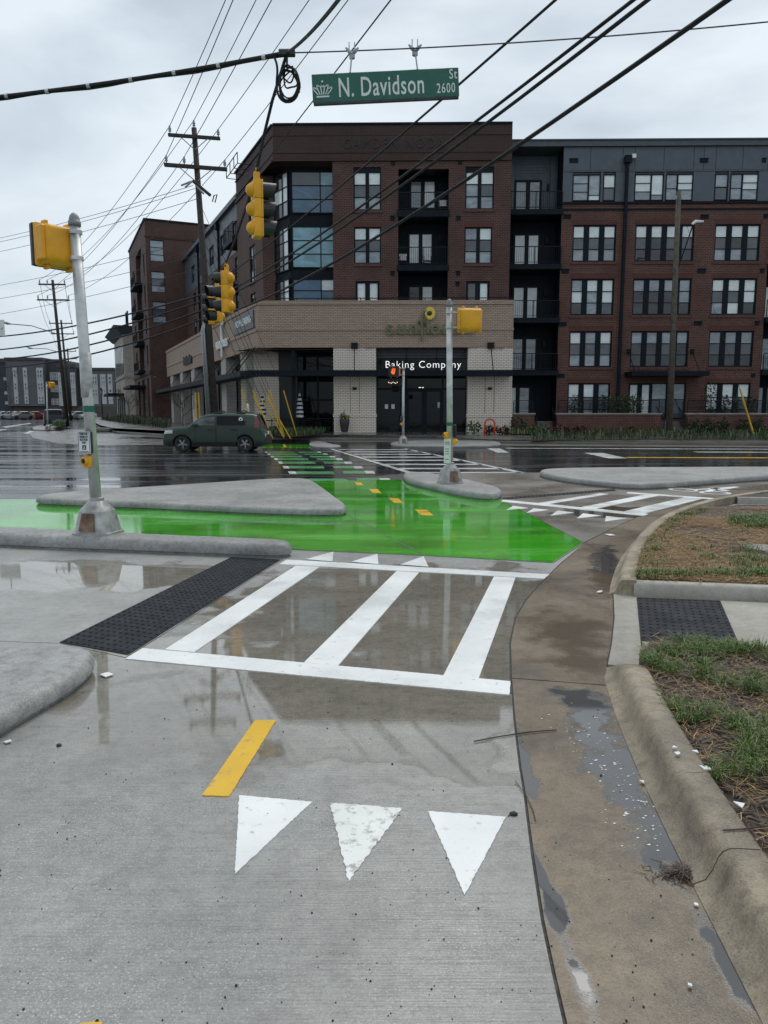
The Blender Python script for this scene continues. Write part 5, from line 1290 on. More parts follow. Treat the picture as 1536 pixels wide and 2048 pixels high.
    for (hz, d, kind) in signs:
        p = at(hz); d = Vector(d).normalized(); Ms = Matrix.Translation(p + d * 0.075) @ orient(d)
        if kind == 'button':
            b = MB(); b.rbox(-0.045, 0.045, -0.03, 0.045, -0.075, 0.06, 0.02, 2, Ms); b.lathe([(0.048, 0.0), (0.048, 0.03), (0.034, 0.045), (0.030, 0.03)], (0, 0, 0), 16, Ms @ Matrix.Translation((0, 0.04, 0)) @ Matrix.Rotation(R(-90), 4, 'X'))
            b_ = b.build('push_button', M['sig_yellow'], t, True); fix_smooth(b_, 35)
            MB().lathe([(0.029, 0.0), (0.027, 0.034), (0.010, 0.038)], (0, 0, 0), 14, Ms @ Matrix.Translation((0, 0.04, 0)) @ Matrix.Rotation(R(-90), 4, 'X')).build('button_cap', M['black'], b_)
        elif kind in ('sign', 'sign_back'):
            w, hgt = 0.090, 0.128
            b = MB(); b.rbox(-w, w, 0.0, 0.045, -hgt, hgt, 0.018, 2, Ms); b_ = b.build('sign_box', M['black'], t)
            if kind == 'sign':
                MB().rbox(-w + 0.004, w - 0.004, 0.046, 0.050, -hgt + 0.004, hgt - 0.004, 0.0018, 1, Ms).build('sign_face', M['letter_white'], b_)
                fr_ = MB()
                for (x0, x1, z0, z1) in ((-w + 0.012, w - 0.012, hgt - 0.018, hgt - 0.012), (-w + 0.012, w - 0.012, -hgt + 0.012, -hgt + 0.018), (-w + 0.012, -w + 0.018, -hgt + 0.018, hgt - 0.018), (w - 0.018, w - 0.012, -hgt + 0.018, hgt - 0.018), (-0.026, 0.026, -0.080, -0.028), (-0.055, 0.055, -0.102, -0.096)):
                    fr_.rbox(x0, x1, 0.0505, 0.0525, z0, z1, 0.0008, 1, Ms)
                fr_.build('sign_border', M['black'], b_)
                Mt = Ms @ Matrix(((-1, 0, 0, 0), (0, 0, 1, 0.0525), (0, 1, 0, 0), (0, 0, 0, 1)))
                for k, s_ in enumerate(('PUSH OR', 'WAVE AT', 'BUTTON', 'FOR')):
                    text_mesh(s_, 0.034, Mt @ Matrix.Translation((0, 0.085 - k * 0.032, 0)), 'lettering', M['black'], b_, 0.001, 0.78, 'CENTER', 0.0012)
                wk = MB(); wk.tube([Mt @ Vector((0, -0.036, 0.001)), Mt @ Vector((0.003, -0.056, 0.001)), Mt @ Vector((-0.010, -0.074, 0.001))], 0.0042, 4); wk.tube([Mt @ Vector((0.003, -0.056, 0.001)), Mt @ Vector((0.012, -0.074, 0.001))], 0.0042, 4); wk.build('walking_figure', M['letter_white'], b_)
        elif kind == 'bike_sign':
            MB().rbox(-0.09, 0.09, 0.0, 0.006, -0.25, 0.25, 0.0025, 1, Ms).build('sign_face', M['letter_white'], t)
            ic = MB(); Mt = Ms @ Matrix(((-1, 0, 0, 0), (0, 0, 1, 0.007), (0, 1, 0, 0), (0, 0, 0, 1)))
            for cx in (-0.038, 0.038): ic.tube([Mt @ Vector((cx + 0.028 * math.cos(k * 0.7), 0.15 + 0.028 * math.sin(k * 0.7), 0)) for k in range(10)], 0.004, 4)
            ic.tube([Mt @ Vector(v) for v in ((-0.038, 0.15, 0), (-0.012, 0.195, 0), (0.028, 0.195, 0), (0.038, 0.15, 0))], 0.004, 4)
            for k in range(3): ic.tube([Mt @ Vector((-0.05, 0.04 - k * 0.05, 0)), Mt @ Vector((0.05, 0.04 - k * 0.05, 0))], 0.006, 4)
            ic.tube([Mt @ Vector((-0.05, -0.17, 0)), Mt @ Vector((0.05, -0.17, 0))], 0.006, 4)
            ic.build('sign_print', M['black'], t)
        elif kind == 'green_band': MB().lathe([(0.0655, -0.035), (0.0655, 0.035)], p, 20).build('green_sticker', M['sign_green'], t)
        elif kind == 'torn_wrap': MB().lathe([(0.0652, -0.28), (0.0662, -0.1), (0.0652, 0.22)], p, 20).build('plastic_wrap', M['wrap'], t, True)
    return t
M['wrap'] = plain('dull_plastic_wrap', (0.40, 0.40, 0.39), 0.25, 0, 0.25, 14, 0.3)
# near left pole
bl = G(197, 1066, 0.17); bl.z = 0.168
tl_ = W(147, 424, bl.y)
ped_pole(bl, tl_, 'tall leaning aluminium signal pole with rusty plate on its base, beside green lane', (-0.80, 0.60, 0), (-0.98, 0.18, 0), (W(152, 491, bl.y) - bl).length, 0, base_rot=R(-14), head_size=0.93, arm=0.15,
         signs=((1.06, (-0.30, -0.95, 0), 'sign'), (0.85, (-0.35, -0.94, 0), 'button'), (1.44, (0, -1, 0), 'green_band'), (1.85, (0, -1, 0), 'torn_wrap')))
# near right pole
br_ = G(900, 966, 0.15); br_.z = 0.148
tr_ = W(898.5, 597, br_.y)
ped_pole(br_, tr_, 'white signal pole with square yellow signal back, in front of bakery door', (-0.10, 0.995, 0), (1, 0, 0), (W(898, 640, br_.y) - br_).length, 0, base_rot=R(20), head_size=0.96,
         signs=((0.98, (-0.85, -0.5, 0), 'button'), (0.66, (-0.72, -0.69, 0), 'bike_sign'), (1.06, (0.95, 0.2, 0), 'sign_back'), (0.85, (0.95, 0.1, 0), 'button'), (1.2, (0, -1, 0), 'green_band')))
# far pole with the lit hand
bf = G(806, 888, 0.13); bf.z = 0.128
tf = W(807, 734, bf.y)
ped_pole(bf, tf, 'thin signal pole showing a lit orange hand before the bakery', (-0.25, -0.97, 0), (-1, 0.05, 0), (W(806, 743.5, bf.y) - bf).length, 0, lit=True, base_rot=R(10), signs=((0.95, (-0.9, -0.4, 0), 'button'), (1.2, (-0.9, -0.4, 0), 'sign_back')))
# far left pole on its own little island
isl_ll = structure(mound(chaikin(g2([(62, 861), (70, 853), (125, 850), (138, 851), (126, 860), (90, 863)]), 2), 0.13, 0.05, base=ground_z).build('traffic_island', M['island']))
b4 = G(96, 859, 0.13); t4_ = W(93, 763, b4.y)
ped_pole(b4, t4_, 'small distant signal pole on kerbed island beside parked dark SUV', (-0.9, 0.4, 0), (1, 0, 0), (W(93, 770, b4.y) - b4).length, 0, signs=((0.9, (0, -1, 0), 'button'),))

# ================================================================== UTILITY POLES
def smooth3(p, it=3):
    for _ in range(it):
        o = [p[0]]
        for a, b in zip(p, p[1:]): o += [a.lerp(b, 0.25), a.lerp(b, 0.75)]
        p = o + [p[-1]]
    return p
def insulator(p, up=Vector((0, 0, 1)), s_=1.0):
    return MB().lathe([(0.03, 0), (0.03, 0.08), (0.075, 0.10), (0.075, 0.15), (0.05, 0.17), (0.07, 0.2), (0.07, 0.25), (0.045, 0.28), (0.05, 0.33), (0.03, 0.36)], p, 8)
def crossarm(t, c, d, half, offs, sz=0.12, brace=0.8):
    """timber arm centred on c along d, with braces and insulators; returns the insulator tops"""
    d = Vector(d).normalized(); c = Vector(c); y = Vector((-d.y, d.x, 0)).normalized(); z = d.cross(y) * -1
    if z.z < 0: z = -z
    z = Vector((0, 0, 1)); f = -y if y.y > 0 else y
    c2 = c + f * 0.17; mb = MB(); e = [c2 - d * half, c2 + d * half]
    q = lambda p, a, b: p + f * a + z * b
    mb.hexa([q(e[0], sz / 2, -sz), q(e[1], sz / 2, -sz), q(e[1], -sz / 2, -sz), q(e[0], -sz / 2, -sz)], [q(e[0], sz / 2, 0), q(e[1], sz / 2, 0), q(e[1], -sz / 2, 0), q(e[0], -sz / 2, 0)])
    arm = mb.build('crossarm', M['wood'], t)
    for s_ in (-1, 1): MB().tube([c2 + d * (s_ * half * 0.52) - z * sz + f * 0.05, c + f * 0.1 - z * brace], 0.022, 5).build('brace', M['galv'], arm)
    tops = []
    for o in offs:
        p = c2 + d * o; ins = insulator(p); ins.build('insulator', M['galv'], arm); tops.append(p + z * 0.34)
    return tops
PD = 38.0
pb = W(432, 850, PD); pb.z = 0.3; pt_ = W(388, 256, PD)
upole = thing('utility_pole', 'tall dark wooden utility pole with two crossarms behind the green car', 'utility pole', pb)
MB().tube([pb, pb.lerp(pt_, 0.5), pt_], [0.20, 0.165, 0.125], 14).build('pole_shaft', M['wood'], upole, True)
ad = W(438, 279, PD) - W(342, 272, PD)
topsA = crossarm(upole, W(390, 273, PD), ad, 1.25, (-1.17, 1.17), 0.14, 0.65)
topsB = crossarm(upole, W(393, 333, PD), W(452, 342, PD) - W(333, 333, PD), 1.52, (-1.42, -0.55, 1.42), 0.16, 0.75)
top_in = insulator(pt_); top_in.build('insulator', M['galv'], upole); top_pt = pt_ + Vector((0, 0, 0.34))
# transformer cut-outs and side arm under the crossarms
MB().tube([W(386, 362, PD - 0.3), W(421, 391, PD - 0.3)], 0.075, 8).build('side_arm', M['wood'], upole)
for (a, b) in (((370, 375), (386, 361)), ((362, 371), (382, 363)), ((392, 372), (408, 388))): MB().tube([W(a[0], a[1], PD - 0.5), W(b[0], b[1], PD - 0.4)], 0.045, 6).build('insulator_rod', M['galv'], upole)
fu = MB(); q = [W(428, 391, PD - 0.3), W(434, 389, PD - 0.3), W(430, 405, PD - 0.3), W(425, 403, PD - 0.3)]
fu.tube(q + [q[0]], 0.03, 5).build('fuse_cutout', M['black_metal'], upole)
# conduits up the shaft
for dx in (-0.26, -0.36): MB().tube([pb + Vector((dx, -0.12, 0)), pb.lerp(pt_, 0.36) + Vector((dx + 0.05, -0.12, 0)), pb.lerp(pt_, 0.40) + Vector((-0.1, -0.12, 0))], 0.06, 8).build('conduit', M['galv'], upole, True)
for (px, py, r_) in ((386, 615, 0.42), (312, 640, 0.3)):
    pass
# far poles
def far_pole(top, base, d, arms, label, sides=10):
    p0 = W(base[0], base[1], d); p0.z = ground_z(d) + 0.1; p1 = W(top[0], top[1], d)
    t = thing('utility_pole', label, 'utility pole', p0); MB().tube([p0, p1], [0.19, 0.12], sides).build('pole_shaft', M['wood'], t, True)
    out = []
    for (px, py, half) in arms: out.append(crossarm(t, W(px, py, d), (1, 0.05, 0), half, (-half + 0.1, -half * 0.35, half - 0.1), 0.13, 0.7))
    return t, p1, out
far1, f1top, f1arms = far_pole((105, 560), (135, 850), 72.0, ((105.5, 568, 1.25), (108, 599, 1.5)), 'dark utility pole with two crossarms, tallest left of the near signal pole')
far2, f2top, f2arms = far_pole((122, 640), (142, 845), 105.0, ((122.5, 646, 1.6), (126, 667, 1.6)), 'second distant utility pole, just right of the tallest far one')
far3, f3top, f3arms = far_pole((135, 697), (144, 840), 145.0, ((135, 702, 1.7), (137, 717, 1.7)), 'most distant and shortest utility pole down the side street')
for tt, (a, b), d in ((far1, ((115, 668), (22, 648)), 72.0), (far2, ((124, 706), (66, 697)), 105.0)):
    p0, p1 = W(a[0], a[1], d), W(b[0], b[1], d); mid = p0.lerp(p1, 0.55) + Vector((0, 0, 0.25))
    arm = MB().tube([p0, mid, p1], 0.05, 6).build('lamp_arm', M['galv'], tt); v = (p1 - p0).normalized()
    MB().tube([p1, p1 + v * 0.35, p1 + v * 0.8], [0.06, 0.14, 0.08], 8).build('lamp_head', M['galv'], arm)
# old pole on the right with its street lamp
OD = 43.5
po0 = W(1338, 868, OD); po0.z = 0.25; po1 = W(1357.5, 383, OD)
opole = thing('utility_pole', 'weathered grey green wooden pole with a street lamp before the right wing', 'utility pole', po0)
MB().tube([po0, po0.lerp(po1, 0.5), po1], [0.19, 0.165, 0.13], 14).build('pole_shaft', M['wood_old'], opole, True)
la = MB().tube([W(1355, 540, OD), W(1387, 447, OD)], 0.035, 6).tube([W(1362, 522, OD), W(1386, 449, OD - 0.2)], 0.02, 5).build('lamp_arm', M['black_metal'], opole)
MB().tube([W(1384, 449, OD), W(1391, 443, OD), W(1407, 443, OD)], [0.07, 0.09, 0.05], 8).build('lamp_head', M['letter_white'], la)
MB().tube([W(1339 + 14 * math.cos(k * 0.7), 541 + 3 * math.sin(k * 0.7), OD - 0.25 + 0.25 * math.sin(k * 0.7)) for k in range(10)], 0.012, 5).build('wire_coil', M['wire'], opole)
for px in (1352, 1364): MB().tube([W(px, 392, OD - 0.1), W(px, 398, OD - 0.1)], 0.05, 6).build('insulator', M['galv'], opole)

# ================================================================== WIRES
def sagged(a, b, sag, n=18):
    a, b = Vector(a), Vector(b); return [a.lerp(b, i / n) - Vector((0, 0, 4 * sag * (i / n) * (1 - i / n))) for i in range(n + 1)]
def wire(a, b, sag, r, label, group=None, name='overhead_wire', m='wire', n=18, sides=5):
    o = MB().tube(sagged(a, b, sag, n), r, sides).build(name, M[m]); return tag(o, label, 'wire', group)
def extend(p, q, k): p, q = Vector(p), Vector(q); return p + (q - p) * k
# from the crossarms over the viewer's head: (near point in the picture, level of the wire there)
def overhead(p, px, py, z):
    d = ray(px, py); t = (z - EYE) / d.z; return EYEP + d * t
GT = 'thin wires from the tall pole over the road'
for p, px, nm in ((topsA[0], 451, 'upper crossarm left end'), (topsB[0], 466, 'lower crossarm left end'), (top_pt, 512, 'pole top'), (topsB[1], 543, 'lower crossarm second insulator'), (topsA[1], 618, 'upper crossarm right end'), (topsB[2], 696, 'lower crossarm right end')):
    q = overhead(p, px, 0, p.z + 0.15); far_q = extend(p, q, 2.6); far_q.z = p.z + 1.2
    k = 1 / 2.6; zq = p.z + (far_q.z - p.z) * k - q.z
    wire(p, far_q, max(0.02, zq / (4 * k * (1 - k))), 0.016, 'thin overhead wire rising from the ' + nm + ' to the top edge', GT)
q = overhead(None, 777, 0, 9.5); p = W(470, 402, 30); wire(p, extend(p, q, 1.8), 0.05, 0.016, 'thin wire passing behind the green street sign to the top edge', GT)
# towards the far poles
GF = 'thin wires between the tall pole and the distant poles'
for kk, (a, b, s_) in enumerate(((topsA[0], f1arms[0][0], 1.0), (top_pt, f1arms[0][1], 1.1), (topsA[1], f1arms[0][2], 1.2), (topsB[0], f1arms[1][0], 1.0), (topsB[1], f1arms[1][1], 1.2), (topsB[2], f1arms[1][2], 1.0))):
    wire(a, b, s_, 0.016, 'thin wire sagging from the tall pole %s to the tallest far pole' % ('upper arm left end', 'top', 'upper arm right end', 'lower arm left end', 'lower arm second insulator', 'lower arm right end')[kk], GF)
for i in (0, 2): wire(f1arms[0][i], f2arms[0][i], 0.8, 0.018, '%s upper arm wire between the two nearer far poles' % ('left' if i == 0 else 'right'), GF); wire(f1arms[1][i], f2arms[1][i], 0.8, 0.018, '%s lower arm wire between the two nearer far poles' % ('left' if i == 0 else 'right'), GF)
wire(f2arms[0][0], f3arms[0][0], 0.9, 0.02, 'thin wire between the two farthest poles', GF)
GL = 'thin wires leaving the picture at the left'
for kk, (ya, yb, xb, d0) in enumerate(((470, 371, 386, 60), (478, 377, 390, 60), (497, 396, 400, 62), (560, 480, 392, 60), (585, 511, 394, 60), (617, 538, 398, 60))):
    wire(W(-120, ya + 28, d0), W(xb, yb, PD), 0.3, 0.014, '%s thin wire from the left edge up to the tall pole' % ('topmost', 'second from the top', 'third from the top', 'fourth from the top', 'fifth from the top', 'lowest')[kk], GL)
# heavy communication cables through the pole
GC = 'heavy cables along the side street'
for k, (yl, yp) in enumerate(((648, 590), (672, 603), (684, 622), (692, 640))):
    wire(W(-160, yl + 24, 70), W(402, yp, PD - 0.3), 0.9 + 0.2 * k, 0.05, '%s of the heavy black cables crossing from the left edge' % ('topmost', 'second from the top', 'third from the top', 'lowest')[k], GC, 'cable', 'cable')
GH = 'heavy cables sweeping to the upper right'
for (xt, yt, zt, yp, r_, sg, lab) in ((1132, 0, 7.4, 583, 0.022, 0.35, 'thin leftmost of the dark cables sweeping up to the right'), (1243, 0, 7.3, 606, 0.028, 0.6, 'upper cable of the close pair sweeping to the top edge'), (1257, 0, 7.2, 612, 0.030, 0.7, 'lower cable of the close pair sweeping to the top edge'), (1362, 0, 7.0, 640, 0.036, 0.9, 'rightmost thick cable sweeping up to the top edge')):
    a = W(408, yp, PD - 0.3); q = overhead(None, xt, yt, zt); b = extend(a, q, 1.25); b.z = zt + 0.4
    wire(a, b, sg, r_, lab, GH, 'cable', 'cable', 26, 6)
# wire coils hanging on the cables
for (px, py, r_, d) in ((361, 612, 0.38, 40), (317, 655, 0.27, 45)):
    tag(MB().tube([W(px, py, d) + Vector((r_ * math.cos(k * 0.45), 0, r_ * math.sin(k * 0.45))) for k in range(15)], 0.02, 5).build('cable_coil', M['cable']), 'larger loop of spare cable left of the tall pole' if px == 361 else 'smaller loop of spare cable before the brick block', 'cable')
# signal span: a taped bundle from the left, then a thin span to the right carrying the street sign
SD = 12.6
nodeP = W(574, 106, SD)
bl_a = W(-330, 222, SD + 1.5)
bun = thing('signal_cable_bundle', 'thick black taped cable bundle entering from the left edge', 'cable', bl_a)
ptsb = sagged(bl_a, nodeP, 0.12, 22); MB().tube(ptsb, 0.038, 8).build('bundle_core', M['cable'], bun, True)
MB().tube([p + Vector((0, 0, -0.036 + 0.016 * math.sin(i * 1.3))) for i, p in enumerate(ptsb)], 0.014, 6).build('outer_strand', M['cable'], bun)
for i in range(1, 22, 1):
    p = ptsb[i]; v = (ptsb[i + 1] - p).normalized() if i < 22 else v
    if i % 2: MB().tube([p - v * 0.03, p + v * 0.03], 0.045, 8).build('tape_wrap', M['tape'], bun)
wire(nodeP, W(1800, 15, SD - 1.0), 0.10, 0.011, 'thin straight span wire carrying the street sign, running to right edge', None, 'span_wire')
up_c = wire(nodeP, extend(nodeP, W(662, 0, SD - 3.5), 1.6), 0.10, 0.024, 'thick cable rising from the span joint to the top edge', None, 'cable', 'cable')
# coil of spare cable at the joint
co = MB(); c0 = W(574, 170, SD - 0.1); loop = []
for k in range(60):
    q = k * 0.21; loop.append(c0 + Vector((0.15 * math.sin(q) * (1 + 0.25 * math.sin(k * 0.21)), 0.03 * math.cos(k * 0.4), 0.27 * math.cos(q) + 0.05 * math.sin(k * 0.17))))
co.tube([nodeP] + loop, 0.018, 6)
co.tube(smooth3([W(548, 112, SD), W(556, 135, SD), W(552, 175, SD), W(560, 200, SD), W(580, 206, SD), W(596, 192, SD), W(597, 165, SD), W(585, 145, SD)]), 0.02, 6)
for (rx_, rz_, ox, oz, ph) in ((0.11, 0.17, 0.06, 0.10, 0.4), (0.085, 0.13, 0.02, 0.16, 1.1), (0.16, 0.2, 0.05, 0.0, 2.0)):
    co.tube([c0 + Vector((ox + rx_ * math.sin(ph + k * 0.3), 0.04 * math.sin(k * 0.5 + ph), oz + rz_ * math.cos(ph + k * 0.3) + 0.02 * math.sin(k * 0.9))) for k in range(22)], 0.013, 6)
tag(co.build('cable_coil', M['cable']), 'tangled loop of black cable hanging beside the street sign', 'cable')
cl_ = MB(); cl_.rbox(-0.13, 0.13, -0.05, 0.05, -0.05, 0.05, 0.015, 1, Matrix.Translation(nodeP)); tag(cl_.build('span_clamp', M['black']), 'dark clamp joining the cable bundle to the span wire', 'clamp')
# the second span with the signals
hang1 = W(514, 338, 13.0); hang2 = W(452, 525, 19.0); hang3 = W(433, 556, 22.0)
MBs = MB().tube([nodeP, nodeP.lerp(W(545, 200, 12.7), 1.0), W(528, 270, 12.9), hang1], 0.026, 6).tube([hang1, W(497, 400, 14.3), W(470, 480, 16.8), hang2, hang3, W(402, 590, PD - 0.3)], 0.026, 6)
tag(MBs.build('signal_span', M['cable']), 'dark cable from span joint down past the signals to the tall pole', 'cable')

# ================================================================== HANGING STREET SIGN
sgn_d = 12.3
a0, a1 = W(624.5, 178, sgn_d), W(917.5, 164, sgn_d)
sgn = thing('street_sign', 'green overhead street name sign hanging from the span wire', 'street sign', (a0 + a1) / 2)
xd = (a1 - a0); Ls = xd.length; xd.normalize(); yd = Vector((0, 1, 0)); zd3 = xd.cross(yd) * -1; zd3 = -zd3 if zd3.z < 0 else zd3
hS = 51.0 / FPX * sgn_d
Msg = Matrix((xd, yd, zd3)).transposed().to_4x4(); Msg.translation = (a0 + a1) / 2
MB().rbox(-Ls / 2, Ls / 2, -0.012, 0.012, -hS / 2, hS / 2, 0.008, 1, Msg).build('sign_plate', M['sign_green'], sgn)
MB().rbox(-Ls / 2 + 0.01, Ls / 2 - 0.01, -0.025, 0.03, -hS / 2 - 0.035, -hS / 2 + 0.005, 0.005, 1, Msg).build('bottom_rail', M['pot'], sgn)
Mt = Msg @ Matrix(((1, 0, 0, 0), (0, 0, -1, -0.0135), (0, 1, 0, 0), (0, 0, 0, 1)))
fx = lambda px: (px - 771) / FPX * sgn_d
text_mesh('N. Davidson', 0.40, Mt @ Matrix.Translation((fx(763), -0.14, 0)), 'lettering', M['letter_white'], sgn, 0.0015, 0.62, 'CENTER', 0.0035, 1.08)
text_mesh('St', 0.20, Mt @ Matrix.Translation((fx(898), 0.05, 0)), 'lettering', M['letter_white'], sgn, 0.0015, 0.74, 'CENTER', 0.001, 1.12)
text_mesh('2600', 0.20, Mt @ Matrix.Translation((fx(884), -0.15, 0)), 'lettering', M['letter_white'], sgn, 0.0015, 0.66, 'CENTER', 0.001, 1.15)
crn = MB(); cc = fx(653)
def cp_(x, y): return Mt @ Vector((cc + x, y, 0.0015))
crn.quad(cp_(-0.10, -0.135), cp_(0.10, -0.135), cp_(0.10, -0.112), cp_(-0.10, -0.112))
for k, (w_, hgt) in enumerate(((0.028, 0.10), (0.075, 0.105), (0.12, 0.08))):
    for s_ in (-1, 1):
        n_ = 7; pl_ = []
        for i in range(n_): t_ = i / (n_ - 1); pl_.append((s_ * (0.012 + k * 0.03 + w_ * math.sin(t_ * 2.2) * 0.62), -0.095 + hgt * 1.35 * math.sin(t_ * 1.57)))
        pl_.append((s_ * (0.0 + k * 0.045), -0.095 + hgt * (1.1 if k < 2 else 1.0)))
        arc_ = MB()
        for (p0, p1) in zip(pl_, pl_[1:]):
            dx, dy = p1[0] - p0[0], p1[1] - p0[1]; l = math.hypot(dx, dy) or 1; nx, ny = -dy / l * 0.0075, dx / l * 0.0075
            arc_.quad(cp_(p0[0] - nx, p0[1] - ny), cp_(p1[0] - nx, p1[1] - ny), cp_(p1[0] + nx, p1[1] + ny), cp_(p0[0] + nx, p0[1] + ny))
        arc_.build('crown_arc', M['letter_white'], sgn)
crn.build('crown_base', M['letter_white'], sgn); crn = MB()
ring = [cp_(0.016 * math.cos(k * 0.6283), 0.098 + 0.016 * math.sin(k * 0.6283)) for k in range(10)]; crn.quad(*ring)
crn.build('crown_ball', M['letter_white'], sgn)
for (px, py) in ((704, 98), (830, 92)):
    c = W(px, py, SD - 0.15); x_ = fx(px + 2) ; foot = Msg @ Vector((x_, 0, hS / 2))
    hg = MB().tube([c + Vector((0, 0, -0.06)), foot], 0.013, 6).tube([c + Vector((0, 0, -0.14)), c + Vector((0, 0, -0.09))], 0.045, 8)
    hg.tube([c + Vector((-0.10, 0, 0.02)), c + Vector((-0.05, 0, -0.03)), c + Vector((0, 0, -0.08)), c + Vector((0.05, 0, -0.03)), c + Vector((0.10, 0, 0.02))], [0.012, 0.03, 0.04, 0.03, 0.012], 6)
    for dx in (-0.045, 0.04): hg.tube([c + Vector((dx, 0, -0.02)), c + Vector((dx, 0, 0.10))], 0.008, 5)
    hg.build('hanger', M['galv'], sgn)

# ================================================================== TRAFFIC SIGNALS
def traffic_signal(top, face, label, secs=3, s_=1.0, group='hanging traffic signals'):
    """face: where the lenses look"""
    t = thing('traffic_signal', label, 'traffic light', top, group); Mh = Matrix.Translation(top) @ orient(face) @ Matrix.Scale(s_, 4)
    hb = MB(); hh_ = 0.35
    hb.rbox(-0.05, 0.05, -0.07, 0.05, -0.24, -0.05, 0.03, 2, Mh); hb.tube([Mh @ Vector((0, 0, 0.02)), Mh @ Vector((0, 0, -0.12))], 0.03 * s_, 8)
    hb.build('hanger_bracket', M['sig_yellow'], t)
    MB().tube([Mh @ Vector((-0.06, 0, -0.10)), Mh @ Vector((0.06, 0, -0.02)), Mh @ Vector((0.02, 0.04, 0.06))], 0.025 * s_, 6).build('hanger_clamp', M['black'], t)
    for k in range(secs):
        z1 = -0.22 - k * hh_; z0 = z1 - hh_
        b = MB(); b.rbox(-0.165, 0.165, -0.10, 0.05, z0 + 0.001, z1 - 0.001, 0.018, 2, Mh); b.rbox(-0.172, 0.172, 0.045, 0.075, z0 + 0.004, z1 - 0.004, 0.008, 1, Mh)
        zc = (z0 + z1) / 2; b.lathe([(0.135, 0.0), (0.125, 0.05), (0.085, 0.10), (0.05, 0.125)], (0, 0, 0), 16, Mh @ Matrix.Translation((0, -0.095, zc)) @ Matrix.Rotation(R(90), 4, 'X'))
        o = b.build('signal_section', M['sig_yellow'], t, True); fix_smooth(o, 40)
        v = MB(); n = 18; vs = []
        for (r_, y) in ((0.158, 0.076), (0.162, 0.36), (0.152, 0.36), (0.148, 0.076)):
            for i in range(n + 1):
                q = R(-55) + R(290) * i / n; yy = y if y < 0.2 else y - 0.10 * (1 - math.sin(q)) * 0.5; vs.append(Mh @ Vector((r_ * math.cos(q), yy, zc + r_ * math.sin(q))))
        v.add(vs, [(a * (n + 1) + i, a * (n + 1) + i + 1, ((a + 1) % 4) * (n + 1) + i + 1, ((a + 1) % 4) * (n + 1) + i) for a in range(4) for i in range(n)])
        v.build('visor', M['black'], o)
        MB().lathe([(0.145, 0.0), (0.10, 0.03), (0.03, 0.045)], (0, 0, 0), 16, Mh @ Matrix.Translation((0, 0.072, zc)) @ Matrix.Rotation(R(-90), 4, 'X')).build('lens', M['lens'], o)
    return t
M['lens'] = plain('dark_lens', (0.02, 0.018, 0.016), 0.15)
traffic_signal(hang1, (0.93, 0.36, 0), 'large yellow traffic signal, nearest, seen from behind under the span', s_=0.87)
traffic_signal(hang2, (-0.85, 0.25, 0), 'yellow traffic signal turned left, right one of the distant cluster', s_=0.96)
traffic_signal(hang3, (-0.80, -0.55, 0), 'yellow edged traffic signal facing left beside the tall pole, middle of the cluster', s_=0.98)
traffic_signal(W(424, 572, 23.0), (-0.9, 0.35, 0), 'dark visored traffic signal closest to the tall pole', s_=0.90)

# white road sign cut by the left edge of the picture
ws = thing('road_sign', 'white road sign cut off by the left edge', 'road sign', W(-12, 656, 30)); c = W(-12, 656, 30)
Ms = Matrix.Translation(c)
MB().rbox(-0.42, 0.42, -0.01, 0.01, -0.32, 0.32, 0.006, 1, Ms).build('sign_face', M['letter_white'], ws)
text_mesh('<', 0.2, Ms @ Matrix(((1, 0, 0, 0.26), (0, 0, -1, -0.012), (0, 1, 0, -0.1), (0, 0, 0, 1))), 'lettering', M['black'], ws, 0.001)
MB().tube([c + Vector((0, 0, 0.3)), c + Vector((0, 0, 1.3))], 0.02, 5).build('hanger', M['galv'], ws)

# ================================================================== GUY WIRES WITH YELLOW GUARDS
GY = [((483, 778), (510, 830), 40.5), ((505, 779), (545, 865), 41.0), ((506, 790), (541, 855), 41.6), ((522, 798), (568, 864), 41.2), ((532, 793), (581, 866), 40.6), ((535, 786), (567, 862), 41.8), ((539, 779), (569, 858), 42.2), ((567, 781), (594, 861), 42.6)]
for i, (a, b, d) in enumerate(GY):
    p1 = W(b[0], b[1], d); p1.z = plaza_z((p1.x, p1.y)) - 0.02; p0 = W(a[0], a[1], d)
    t = thing('guy_wire', ('leftmost yellow guy guard, behind the car roof', 'yellow guy guard leaning beside the rear of the car', 'yellow guy guard close behind the one beside the car', 'low yellow guy guard starting by the left striped umbrella', 'yellow guy guard with the foot farthest right but one', 'yellow guy guard crossing the others in the middle of the bunch', 'steepest yellow guy guard of the middle bunch', 'rightmost yellow guy guard standing apart')[i], 'guy wire', p1, 'guy wires anchored before the bakery patio')
    MB().tube([p1, p0], 0.033, 8).build('guard', M['guard'], t); pe = pb.lerp(pt_, 0.42 + 0.05 * i)
    MB().tube([p0, pe], 0.012, 5).build('guy_strand', M['wire'], t)
d = 43.2; p0, p1 = W(1480, 778, d), W(1508, 868, d); p1.z = plaza_z((p1.x, p1.y))
t = thing('guy_wire', 'single yellow guy guard leaning over the planting at the right', 'guy wire', p1); MB().tube([p1, p0], 0.055, 8).build('guard', M['guard'], t)
MB().tube([p0, W(1357, 400, OD)], 0.010, 5).build('guy_strand', M['wire'], t)

